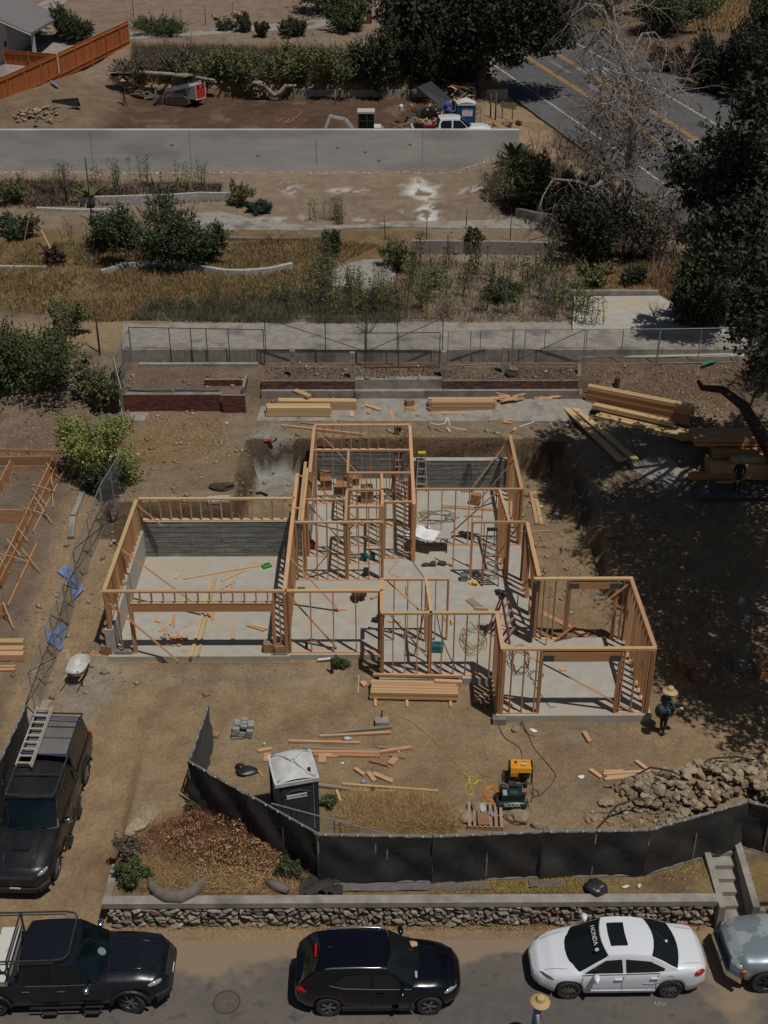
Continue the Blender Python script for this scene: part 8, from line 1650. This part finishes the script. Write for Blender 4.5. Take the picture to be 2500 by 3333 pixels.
BUSH = [
 ('dark round bush behind the long orange fence', 235, 136, 135, 112, LDRK, .13), ('low leafy hedge on the hillside right of the fence end', 520, 108, 200, 36, LGRN, .12), ('small dark bush on the upper hillside path edge, left one', 730, 100, 50, 34, LDRK, .12),
 ('dark bush on the upper hillside path edge, middle one', 795, 105, 62, 58, LDRK, .12), ('small bush on the upper hillside path edge, right one', 852, 120, 50, 50, LDRK, .12), ('round bush above the brush field', 958, 116, 96, 62, LDRK, .12), ('large green bush beside the brick mailbox', 1130, 100, 125, 86, LGRN, .13),
 ('purple grey brush at the left end of the brush field', 470, 262, 170, 90, LGREY, .13), ('grey brush behind the loader cab', 570, 258, 170, 95, LGREY, .14), ('olive brush behind the loader', 670, 266, 170, 105, LOLIVE, .14), ('brown olive brush left of the pale forked root', 775, 270, 170, 110, LOLIVE, .14), ('olive brush above the pale forked root', 890, 272, 170, 90, LOLIVE, .14),
 ('tall olive shrub in the middle of the brush field', 985, 262, 160, 130, LOLIVE, .14), ('dark shrub above the old block wall', 1100, 275, 190, 120, LOLIVE, .14), ('tall dark shrub left of the utility pole', 1235, 300, 170, 230, LDRK, .15), ('black green thicket right of the utility pole', 1400, 290, 190, 210, LOAK, .15), ('dark thicket under the roadside tree', 1500, 230, 180, 180, LOAK, .15),
 ('big dark willowy bush in the middle lot', 540, 862, 330, 220, LDRK, .13), ('left lobe bush of the big willowy clump', 380, 800, 200, 110, LDRK, .13), ('right lobe bush of the big willowy clump', 660, 850, 150, 130, LDRK, .13), ('small blue green cushion bush on the dry slope', 848, 690, 86, 46, LBLUE, .09), ('yellow green weedy bush beside the cushion bush', 783, 670, 80, 80, LOLIVE, .10),
 ('leggy dark shrub at the edge of the concrete path', 1083, 825, 62, 85, LDRK, .10), ('reedy olive clump beside the stone pad', 1290, 872, 120, 110, LOLIVE, .09), ('leafy shrub hiding a curved root on the path', 1545, 822, 78, 88, LGRN, .12), ('green bush in front of the grey wall end', 1740, 690, 170, 200, LGRN, .14), ('dark ivy bush at the foot of the dead tree', 1930, 850, 260, 240, LOAK, .14), ('dark ivy mass left of the dead tree trunk', 1880, 740, 170, 190, LOAK, .14),
 ('twiggy grey bush right of the dead tree', 2110, 850, 190, 220, LGREY, .12), ('green weedy bush below the ivy mass', 1935, 938, 110, 90, LOLIVE, .12), ('green weedy bush on the dry verge', 2060, 930, 80, 80, LDRK, .12), ('bright green bush at the verge of the road', 2290, 950, 150, 180, LGRN, .14), ('grey green bush beside the stained driveway', 2250, 1050, 180, 140, LDRK, .13), ('wide grey green bush near the right edge', 2400, 1060, 250, 170, LDRK, .13),
 ('huge dark green bush at the left edge', 100, 1275, 400, 250, LGRN, .11), ('second lobe of the dark bush touching the left edge', 10, 1235, 260, 220, LGRN, .11), ('yellowish sprig on top of the dark left bush', 225, 1090, 130, 130, LOLIVE, .11), ('dull olive bush between the left bush and the brick wall', 325, 1330, 150, 190, LOLIVE, .11),
 ('dark green bush under the lime green one', 340, 1600, 150, 110, LDRK, .10), ('green bush at the left edge of the dry bed', 40, 660, 110, 80, LOLIVE, .12), ('dark low bush behind the fallen flower stalk', 60, 770, 140, 60, LDRK, .12), ('small green creeper at the left end of the stone wall', 430, 2868, 110, 80, LGRN, .07), ('grey green creeper above the left wall creeper', 425, 2790, 90, 90, LGREY, .07), ('dark weed at the foot of the far screened panel', 640, 2640, 60, 36, LDRK, .07), ('weed growing at the low corner of the screened fence', 945, 2850, 70, 60, LDRK, .07),
 ('green weed beside the black standpipe', 1108, 2172, 48, 40, LGRN, .05), ('dark green weed right of the portable toilet', 1075, 2622, 44, 30, LGRN, .06), ('bright green grass tussock among the tall weeds', 1640, 975, 110, 60, LGRN, .09),
 ('dark scrub on the road bank at the top', 1930, 40, 250, 110, LDRK, .17), ('green scrub on the road bank beside the white flowers', 2160, 110, 220, 130, LDRK, .17), ('dark roadside thicket near the right edge', 2440, 330, 260, 260, LOAK, .17), ('dark thicket on the bank below the white flowers', 2330, 300, 220, 190, LOAK, .16), ('brown green scrub above the bend of the bank', 2260, 60, 260, 100, LOLIVE, .16), ('tall dark bush in the top right corner', 2480, 180, 180, 200, LDRK, .17), ('brown scrub on the verge of the road bank', 2180, 235, 150, 80, LBROWN, .15), ('dark brush filling the gap behind the far thicket', 1330, 190, 200, 190, LOAK, .16)]
for l, x, y, w_, h_, m, lf in BUSH: bush(l, x, y, w_, h_, m, leaf=lf, clump=6)
bush('lime green flowering bush spreading through the chain link fence', 318, 1545, 300, 225, LLIME, 11000, .085, m2=leafmat('pale lime flowers', (.40, .42, .14)), clump=5)
bush('white flowered bush on the road bank', 2340, 225, 170, 90, LDRK, 5000, .13, m2=leafmat('white flowers', (.45, .50, .50)), clump=4)
# --- oak at the right, shading the yard
ok = thing('oak_tree', 'huge dark oak leaning in from the right edge and shading the yard', 'tree', (20.5, 47, 1.4)); mb = MB(); q = random.Random(5)
base = Vector((21, 46.5, 1)); fork = Vector((20, 46, 6)); top = Vector((18.5, 46, 11)); mb.tube([base, fork, top], [.75, .55, .4], 10)
SH = [(1790, 1440, .7, 14), (1890, 1440, 1.2, 14), (1990, 1480, 1.0, 14), (1900, 1560, .9, 14), (1850, 1490, .8, 14), (1880, 1660, .8, 13.5), (1960, 1640, 1.0, 14), (2060, 1660, 1.5, 13.5), (1960, 1760, .9, 13.5), (2060, 1800, 1.4, 13), (2150, 1640, 1.5, 13.5), (2180, 1780, 1.9, 12), (2120, 1920, 1.4, 12), (2200, 2020, 1.6, 12), (2300, 1700, 2, 12), (2290, 1880, 1.8, 11), (2420, 1700, 2, 11), (2450, 1560, 1.5, 11), (2400, 1850, 1.7, 11), (2480, 1900, 1.9, 10),
      (2330, 2010, 1.2, 11), (2250, 2120, 1.4, 11), (2160, 2170, 1.0, 11.5), (2330, 2190, 1.4, 10), (2280, 2280, 1.0, 10), (2470, 2080, 1.3, 10), (2420, 2250, 1.2, 10), (2500, 2360, 1.4, 9), (2300, 1450, .8, 12), (2450, 1400, 1.1, 11), (2160, 1480, .6, 13), (2480, 1250, 1.2, 10)]
blobs = []
for (x, y, r_, h) in SH:
    g_ = G(x, y); c = g_+Vector((.27, -.27, 1))*(h-.6); blobs.append((c.x, c.y, c.z, r_*1.25, r_*1.25, r_*.6))
SCR = [(2440, 480, 43, 1.5), (2350, 560, 44, 1.0), (2480, 620, 44, 1.3), (2280, 650, 45, .8), (2400, 720, 46, 1.1), (2480, 820, 46, 1.2), (2360, 860, 47, 1.0), (2470, 960, 48, 1.1), (2440, 1080, 49, 1.1), (2490, 1180, 49, .9), (2460, 330, 42, 1.2), (2340, 460, 44, .7), (2250, 560, 46, .6)]
for (x, y, Y, r_) in SCR: c = at_y(x, y, Y); blobs.append((c.x, c.y, c.z, r_*.8, r_*.8, r_*.5))
for i, b_ in enumerate(blobs):
    c = Vector(b_[:3]); src = top if c.z > 9 else fork; pts = limb(mb, src, c, .16, .04, .05, 5, i)
    for k in range(3): twigs(mb, pts[-1-k], Vector((q.uniform(-1, 1), q.uniform(-1, 1), q.uniform(-.4, .3))), b_[3]*1.1, .035, 2, q, .03)
P = np.concatenate([cloud(blobs, 66000, .05, 60, .11), sprigs(blobs, 9000, 10, .9, -.2)]); wpart_off = np.array(TM[ok].translation)
part('crown', leaves(P, .135, LOAK, 'crown', off=wpart_off), LOAK, ok); wpart('trunk', mb, BARK, ok)
lm = MB(); pts = [at_y(2560, 1560, 46), at_y(2480, 1420, 46.5), at_y(2420, 1320, 47), at_y(2350, 1268, 47.5), at_y(2285, 1262, 48), at_y(2272, 1240, 48)]
lm.tube(pts, [.38, .30, .24, .18, .14, .08], 8); wpart('low_limb', lm, BARK, ok)
# shrubby trees along the right verge
def tree(label, base, h, blobs, n, leaf, m, r=.25, bm=BARK, name='tree', m2=None, clump=9, seed=1):
    t = thing(name, label, 'tree', base); q = random.Random(seed); mb = MB(); B = Vector(base); T = B+Vector((0, 0, h*.55)); mb.tube([B-Vector((0, 0, .3)), B.lerp(T, .5)+Vector((.1, 0, 0)), T], [r, r*.8, r*.6], 8)
    for i, b_ in enumerate(blobs): 
        pts = limb(mb, T if b_[2] > T.z else B.lerp(T, .6), b_[:3], r*.45, .04, .04, 4, i+seed)
        for k in range(2): twigs(mb, pts[-1-k], Vector((q.uniform(-1, 1), q.uniform(-1, 1), q.uniform(-.5, .5))), b_[3], .035, 1, q)
    part('crown', leaves(cloud(blobs, n, .25, clump), leaf, m, 'crown', off=B), m, t); wpart('trunk', mb, bm, t); return t
def scr(L_): return [(*at_y(x, y, Y), r_*1.15, r_*1.15, r_*.8) for x, y, Y, r_ in L_]
tree('tall dark evergreen with drooping branches beside the far road', G(1565, 300), 9, scr([(1330, 60, 97, 2.0), (1420, 30, 96, 2.0), (1500, 70, 95, 2.2), (1590, 40, 95, 2.4), (1680, 30, 95, 2.2), (1760, 70, 95, 1.9), (1830, 110, 95, 1.3), (1620, 130, 95, 1.8), (1700, 120, 94, 1.6), (1540, 170, 95, 1.5), (1480, 150, 96, 1.5), (1400, 130, 97, 1.5), (1780, 150, 94, 1.0), (1660, 190, 94, .8), (1600, -20, 95, 2.4), (1750, -20, 95, 2.2), (1850, 20, 95, 1.6), (1300, 0, 97, 1.6), (1560, 230, 95, .9), (1450, 230, 96, 1.2), (1500, 300, 95, 1.0), (1400, 250, 96, 1.2)]), 26000, .20, LOAK, .4, seed=3)
tree('small tree with its trunk on the drive at the very top', G(1078, 40), 4, scr([(1075, -50, 116, 2.2), (1020, -40, 116, 1.6), (1140, -40, 116, 1.8), (1180, -10, 115, 1.0)]), 4000, .2, LDRK, .22, seed=5)
tree('slender tree with open foliage on the right verge', G(2440, 1010), 6, scr([(2380, 620, 56, .8), (2330, 700, 56, .8), (2420, 780, 56, 1.0), (2300, 800, 57, .7), (2360, 760, 56, .8), (2460, 700, 56, .9), (2240, 760, 58, .5)]), 9000, .13, LOAK, .22, seed=9)
# --- bare sycamore
ds = thing('dead_tree', 'tall bare tree with pale hanging twigs in front of the road', 'tree', G(2025, 745)); q = random.Random(11); mb = MB()
Y0 = G(2025, 745).y; A = lambda x, y, dy=0: at_y(x, y, Y0+dy)
trunk = [G(2025, 745), A(2045, 640), A(2055, 520), A(2065, 400), A(2062, 300), A(2030, 200), A(2005, 100), A(1990, 10), A(1980, -80)]
mb.tube(trunk, [.42, .38, .33, .28, .22, .18, .14, .11, .08], 9)
MAIN = [([A(2062, 480), A(2040, 420), A(1990, 380, -1), A(1930, 360, -1)], .12), ([A(2050, 560), A(1990, 575, -1), A(1930, 610, -2), A(1870, 590, -2), A(1800, 582, -3)], .13), ([A(2040, 620), A(2090, 655, 1), A(2160, 640, 1), A(2210, 600, 2), A(2280, 545, 2), A(2320, 530, 3)], .17), ([A(2062, 330), A(2110, 260, 1), A(2140, 250, 1), A(2180, 300, 2)], .10), ([A(2035, 210), A(2090, 110, 1), A(2130, 105, 1), A(2180, 160, 2)], .09), ([A(2005, 110), A(1960, 20, -1), A(1900, 10, -1)], .10), ([A(2010, 120), A(1960, 90, -1), A(1910, 150, -1)], .08),
        ([A(2065, 360), A(2010, 330, -1), A(1960, 340, -2), A(1930, 400, -2)], .10), ([A(2060, 440), A(2120, 400, 1), A(2150, 430, 1), A(2185, 500, 2)], .10), ([A(2050, 600), A(2000, 520, -1), A(1960, 560, -1), A(1940, 640, -2)], .09), ([A(2050, 640), A(2110, 690, 2), A(2200, 690, 3), A(2260, 720, 3)], .09), ([A(2062, 300), A(2000, 250, -1), A(1960, 270, -1), A(1950, 330, -1)], .08)]
for pts, r_ in MAIN:
    mb.tube(pts, [r_*(1-.6*i/(len(pts)-1)) for i in range(len(pts))], 6, cap=False)
    for k in range(len(pts)*5):
        i = q.randint(1, len(pts)-1); b_ = pts[i-1].lerp(pts[i], q.random()); twigs(mb, b_, Vector((q.uniform(-1, 1), q.uniform(-1, 1), q.uniform(-.9, .6))), q.uniform(1.1, 2.2), .038, 3, q, .10)
for k in range(44): b_ = trunk[q.randint(2, 8)]; twigs(mb, b_+Vector((0, 0, q.uniform(-1, 1))), Vector((q.uniform(-1, 1), q.uniform(-1, 1), q.uniform(-.2, .6))), q.uniform(1.6, 3.0), .045, 3, q, .08)
wpart('branches', mb, BARKP, ds); part('dead_leaves', leaves(cloud([(*A(2040, 350), 2.2, 1.5, 3.5), (*A(2120, 480), 1.8, 1.5, 1.8), (*A(1950, 480), 1.8, 1.5, 1.8)], 1500, 0, 3), .12, LBROWN, off=np.array(TM[ds].translation)), LBROWN, ds)
mb = MB(); 
for k in range(60): b_ = G(q.uniform(2120, 2420), q.uniform(640, 960)); twigs(mb, b_, Vector((q.uniform(-.5, .5), q.uniform(-.5, .5), 1)), q.uniform(.8, 1.8), .03, 2, q)
wsolo('thicket', mb, LTWIG, 'bare grey thicket of twigs along the road verge', 'thicket', kind='stuff')
mb = MB()
for k in range(70): b_ = G(q.uniform(1720, 1960), q.uniform(480, 620)); twigs(mb, b_, Vector((q.uniform(-.3, .3), q.uniform(-.3, .3), 1)), q.uniform(.7, 1.3), .03, 2, q)
wsolo('thicket', mb, mat('brown twig', (.13, .09, .075)), 'brown leafless hedge beside the end of the grey wall', 'thicket', kind='stuff')
fe = thing('iron_fence', 'black iron picket fence half hidden in the brown hedge', 'iron fence', G(1800, 460)); 
a_ = G(1800, 470); b_ = G(1960, 590); 
for k in range(40): p_ = a_.lerp(b_, k/39); wpart('picket', MB().tube([p_, p_+Vector((0, 0, 1.1))], .018, 4), BLACKP, fe)
wpart('rail', MB().tube([a_+Vector((0, 0, 1.05)), b_+Vector((0, 0, 1.05))], .025, 5), BLACKP, fe)
# --- tall weeds
protos = {}
def weedproto(k, m, seed):
    q = random.Random(seed); t = bpy.data.objects.new; h = 1.0; mb = MB(); P = []
    for s_ in range(k):
        a = Vector((q.uniform(-.12, .12)*k**.5, q.uniform(-.1, .1), 0)); tp = a+Vector((q.uniform(-.12, .12), q.uniform(-.1, .1), h*q.uniform(.75, 1))); mb.tube([a, a.lerp(tp, .5)+Vector((.02, 0, 0)), tp], [.012, .009, .004], 3, cap=False)
        for j in range(46):
            f = q.uniform(.12, 1); w_ = .075*(1-.35*f)+.02; P.append(a.lerp(tp, f)+Vector((q.gauss(0, w_), q.gauss(0, w_), q.uniform(-.02, .05))))
    n0 = len(mb.v); rr_ = q
    for c in P:
        u = Vector((rr_.uniform(-1, 1), rr_.uniform(-1, 1), rr_.uniform(-.1, 1))).normalized()*.055; v = u.cross(Vector((rr_.random(), 1, .2))).normalized()*.014; mb.add([c-u*.3, c+v, c+u, c-v], [(0, 1, 2, 3)])
    me = mb.mesh('weed_stalk', m); return me
WP = {m.name: [weedproto(k, m, 31*k+i) for i, k in enumerate((1, 2, 3, 2))] for m in (LOLIVE, LGRN, LTWIG, LGREY)}
WZ = [([(1330, 1040), (1900, 1045), (1880, 930), (1800, 860), (1340, 858)], 85, (1.0, 2.3), 'tall weed among the sparse stalks behind the upper slab', 'stalks behind the upper slab'), ([(1010, 1040), (1320, 1045), (1310, 960), (1060, 945), (990, 960)], 48, (.9, 2.0), 'tall green weed in the dense clump before the stone pad', 'weeds before the stone pad'), ([(480, 1020), (1000, 1040), (1000, 960), (560, 985)], 26, (.6, 1.3), 'weed at the back of the dry grass by the upper fence', 'weeds behind the upper fence'),
      ([(420, 180), (1250, 190), (1250, 280), (420, 262)], 45, (1.0, 1.9), 'tall stalk rising from the brush field above the excavated lot', 'stalks of the brush field'), ([(60, 650), (700, 640), (740, 580), (300, 590), (60, 600)], 26, (.9, 1.9), 'dry stalk in the bed below the grey wall at the left', 'stalks at the left bed'), ([(1600, 660), (1720, 690), (1720, 560), (1560, 590)], 26, (.9, 1.6), 'feathery olive stalk by the right end of the grey wall', 'stalks by the grey wall end'),
      ([(1015, 730), (1120, 730), (1130, 715), (1015, 710)], 10, (.9, 1.4), 'green stalk in the tuft on the dry slope above the path', 'stalks above the path'), ([(1030, 940), (1080, 940), (1080, 870), (1030, 880)], 10, (1.4, 2.2), 'tall green stalk left of the stone pad', 'stalks left of the stone pad'), ([(200, 860), (500, 860), (480, 780), (150, 790)], 14, (.8, 1.5), 'thin grey stalk beside the willowy bush', 'grey stalks by the willowy bush'), ([(1870, 1062), (1940, 1064), (1930, 1020), (1880, 1010)], 9, (1.3, 2.0), 'tall olive stalk at the left of the driveway slab', 'stalks by the driveway slab')]
for i, (poly, cnt, (h0, h1), lab, grp) in enumerate(WZ):
    PW = [G(*p) for p in poly]; a = np.array([(p.x, p.y) for p in PW]); qq = rng.uniform(a.min(0), a.max(0), (cnt*30, 2)); qq = qq[inpoly(qq[:, 0], qq[:, 1], PW)][:cnt]
    for (x, y) in qq:
        mk_ = rr.choice([LOLIVE, LGRN, LOLIVE, LOLIVE, LTWIG] if i not in (3, 8) else [LGREY, LTWIG, LOLIVE]).name; me = rr.choice(WP[mk_]); o = bpy.data.objects.new('tall_weed', me); COL.objects.link(o)
        h = rr.uniform(h0, h1)*1.2; wd_ = rr.uniform(1.5, 2.6); o.location = (x, y, hz(x, y)-.03); o.scale = (wd_, wd_, h); o.rotation_euler = (rr.uniform(-.06, .06), rr.uniform(-.1, .1), rr.uniform(0, 6.28)); o['label'] = lab; o['category'] = 'weed'; o['group'] = grp
# --- dry grass and brush as ground cover
def blades(name, label, poly, n, h, w_, m, z0=0, lean=.5, dens=None, cat='grass'):
    PW = [G(*p) for p in poly]; a = np.array([(p.x, p.y) for p in PW]); qq = rng.uniform(a.min(0), a.max(0), (n*3, 2)); k = inpoly(qq[:, 0], qq[:, 1], PW)
    f = fbm(qq[:, 0]*.8, qq[:, 1]*.8, 3); k &= (f > rng.uniform(-.55, .25, len(f))); qq = qq[k][:n]; z = hf(qq[:, 0], qq[:, 1]); n = len(qq)
    B = np.column_stack([qq, z]); d = rng.normal(size=(n, 3))*lean; d[:, 2] = 1; L = h*rng.uniform(.4, 1.25, (n, 1)); T = B+d/np.linalg.norm(d, axis=1)[:, None]*L; s = rng.normal(size=(n, 3)); s[:, 2] = 0; s = s/np.linalg.norm(s, axis=1)[:, None]*w_
    V = np.stack([B-s, B+s, T], 1).reshape(-1, 3); me = np_mesh(name, V, np.arange(3*n).reshape(n, 3), m); o = bpy.data.objects.new(name, me); COL.objects.link(o); o['kind'] = 'stuff'; o['label'] = label; o['category'] = cat
blades('dry_grass', 'golden dry grass covering the middle lot', [(-40, 790), (700, 800), (1000, 775), (1240, 800), (1060, 880), (1030, 1000), (600, 1035), (330, 1050), (-40, 1000)], 70000, .26, .022, LGRASS)
blades('dry_grass', 'darker weedy grass at the back of the upper slab', [(420, 1045), (1000, 1055), (1300, 1055), (1300, 970), (1100, 975), (500, 1008)], 9000, .42, .016, LOLIVE); blades('dry_grass', 'brown weeds mixed into the back of the upper slab', [(420, 1045), (1000, 1055), (1300, 1055), (1300, 950), (500, 990)], 9000, .5, .016, LTWIG)
blades('dry_grass', 'sparse dry stubble under the tall weeds', [(1300, 1050), (1900, 1050), (1850, 860), (1330, 850)], 7000, .3, .016, LTWIG); blades('dry_grass', 'straw coloured grass on the verge near the road', [(1880, 960), (2150, 960), (2300, 1040), (2250, 860), (2100, 860), (1900, 900)], 14000, .35, .02, LTAN)
blades('dry_grass', 'dry grass in the brush field above the excavated lot', [(430, 275), (1330, 290), (1330, 170), (430, 150)], 20000, .6, .035, LGRASS); blades('dry_grass', 'brown undergrowth in the brush field', [(430, 268), (1330, 290), (1330, 190), (430, 170)], 14000, .9, .03, LGREY, lean=.3); blades('dry_grass', 'reddish dry grass on the hill across the road', [(2100, 0), (2500, 0), (2500, 120), (2150, 90)], 9000, .7, .05, LTAN); blades('dry_grass', 'dry grass and weeds in the left bed below the grey wall', [(0, 680), (720, 660), (720, 600), (0, 590)], 9000, .35, .025, LBROWN)
blades('dry_grass', 'faded grass patch on the soil behind the garage', [(440, 1480), (760, 1480), (720, 1360), (480, 1350)], 9000, .09, .012, LTAN, lean=1.2); blades('dry_grass', 'tufts of straw grass on the strip under the screened fence', [(1400, 2915), (1900, 2905), (1900, 2862), (1400, 2876)], 7000, .14, .008, mat('yellow straw', (.42, .31, .10), rnd=.4, isl=True), lean=1.0)
blades('dry_brush', 'fallen straw stems over the rust coloured mound', [(540, 2900), (950, 2880), (900, 2740), (700, 2700), (520, 2780)], 9000, .4, .007, LTAN, lean=2.2, cat='brush'); blades('dry_brush', 'golden dry brush right of the portable toilet', [(1090, 2700), (1480, 2705), (1490, 2640), (1400, 2590), (1150, 2580), (1080, 2640)], 15000, .42, .007, mat('golden straw', (.40, .27, .11), rnd=.5, isl=True), lean=3.0, cat='brush'); blades('dry_brush', 'brown tangled brush right of the portable toilet', [(1100, 2700), (1480, 2705), (1490, 2650), (1350, 2600), (1150, 2590)], 9000, .5, .008, LTAN, lean=2.5, cat='brush'); blades('dry_grass', 'brown weeds under the ivy and bare hedge', [(1560, 650), (2150, 960), (2350, 1060), (2400, 900), (2100, 640), (1700, 480)], 14000, .5, .03, LBROWN)
def mound(name, label, poly, n, h, leaf, m):
    PW = [G(*p) for p in poly]; a = np.array([(p.x, p.y) for p in PW]); c = a.mean(0); R_ = (a.max(0)-a.min(0))/2; qq = rng.uniform(a.min(0), a.max(0), (n*3, 2)); qq = qq[inpoly(qq[:, 0], qq[:, 1], PW)]; f = fbm(qq[:, 0]*1.1+3, qq[:, 1]*1.1, 3); qq = qq[f > rng.uniform(-.6, .35, len(f))][:n]
    d = np.hypot((qq[:, 0]-c[0])/R_[0], (qq[:, 1]-c[1])/R_[1]); z = hf(qq[:, 0], qq[:, 1])+h*np.clip(1-d, 0, 1)**.6*rng.random(len(qq))**.5*(.7+fbm(qq[:, 0]*2, qq[:, 1]*2, 2))
    o = bpy.data.objects.new(name, leaves(np.column_stack([qq, z]), leaf, m, name)); COL.objects.link(o); o['kind'] = 'stuff'; o['label'] = label; o['category'] = 'brush'
MP = [(440, 2790), (490, 2700), (610, 2655), (700, 2600), (800, 2625), (860, 2690), (930, 2790), (1010, 2860), (900, 2880), (820, 2840), (700, 2830), (560, 2820), (520, 2790)]; ML_ = [(430, 2790), (560, 2760), (700, 2740), (820, 2760), (1000, 2860), (950, 2905), (560, 2908), (430, 2895)]
mound('rust_brush', 'rust coloured dried weeds on the mound at the drive corner', MP, 7000, .8, .046, LRED); mound('rust_brush', 'straw coloured dried weeds mixed into the rust mound', ML_, 10000, .35, .045, LTAN); mound('rust_brush', 'pale straw scraps on top of the rust mound', MP, 12000, .8, .04, LTAN)
blades('dry_brush', 'upright rust coloured stems on the mound', MP, 5000, .75, .006, LRED, lean=.8, cat='brush'); blades('dry_brush', 'upright straw stems on the mound', ML_, 9000, .5, .006, LTAN, lean=1.1, cat='brush')
# --- big leaved plants
def bigleaf(label, x, y, n, L, wd_, m, name, cat, up_=.8, seed=2, droop=.5):
    t = thing(name, label, cat, G(x, y)); q = random.Random(seed)
    for k in range(n):
        a = k*2.4+q.uniform(-.3, .3); e = q.uniform(up_*.5, up_*1.3); d = Vector((math.cos(a), math.sin(a), e*1.5)).normalized(); s = Vector((-math.sin(a), math.cos(a), 0)); l_ = L*q.uniform(.7, 1.15); rows = []
        for i in range(6):
            f = i/5; p = d*l_*f-Vector((0, 0, droop*l_*f*f)); w_ = wd_*math.sin(math.pi*min(1, f*.85+.12))**.8; rows.append([p-s*w_+Vector((0, 0, w_*.4)), p, p+s*w_+Vector((0, 0, w_*.4))])
        part('leaf', MB().grid(rows), m, t, smooth=True)
    return t
bigleaf('broad leaved banana like plant in front of the grey wall', 300, 660, 16, 2.0, .20, LGRN, 'banana_plant', 'plant', 1.0, 2, .35); bigleaf('spiky palm like plant at the left edge below the grey wall', 50, 640, 26, 1.3, .06, LGRN, 'palm_plant', 'plant', .8, 3, .3); bigleaf('broad leaved plant beside the right end of the grey wall', 1672, 530, 14, 2.2, .20, LDRK, 'banana_plant', 'plant', 1.2, 4, .25); bigleaf('small spiky yucca on the serpentine wall', 415, 872, 16, .55, .04, LGREY, 'yucca', 'plant', .9, 5, .2)
fs_ = thing('fallen_flower_stalk', 'fallen agave stalk with a dark seed head in the dry grass', 'plant', G(180, 860)); wpart('stalk', MB().tube([G(180, 860)+Vector((0, 0, .5)), G(140, 800)+Vector((0, 0, 1.0)), at_y(95, 705, G(180, 860).y+.3)], [.07, .05, .035], 6), LTAN, fs_); wpart('stalk', MB().tube([G(30, 908), at_y(80, 780, G(30, 908).y), at_y(95, 705, G(30, 908).y)], [.03, .035, .035], 6), LTAN, fs_); part('seed_head', leaves(cloud([(0, 0, .5, .55, .5, .5)], 400, .4, 3), .16, LBROWN), LBROWN, fs_)
wsolo('curved_root', MB().tube([G(1480, 828)+Vector((0, 0, .1)), G(1500, 822)+Vector((0, 0, .2)), G(1508, 822)+Vector((0, 0, .9)), G(1530, 822)+Vector((0, 0, 1.2))], [.1, .16, .17, .1], 7), BARKP, 'thick curved root beside the leafy shrub on the path', 'root', smooth=True)
for i, (x, y, l) in enumerate([(895, 785, 'bare pale dead bush on the path edge'), (300, 860, 'bare grey dead bush beside the serpentine wall'), (365, 1700, 'dark dead bush in the trench by the chain link fence'), (1200, 1090, 'small dead weed on the upper slab behind the fence'), (2130, 1040, 'bare twigs lying on the stained driveway')]):
    mb = MB(); b_ = G(x, y)
    for k in range(9): twigs(mb, b_, Vector((q.uniform(-1, 1), q.uniform(-.7, .7), .8)), .7, .022, 2, q)
    wsolo('dead_bush', mb, [BARKP, LTWIG, BARK, LTWIG, BARK][i], l, 'dead bush')
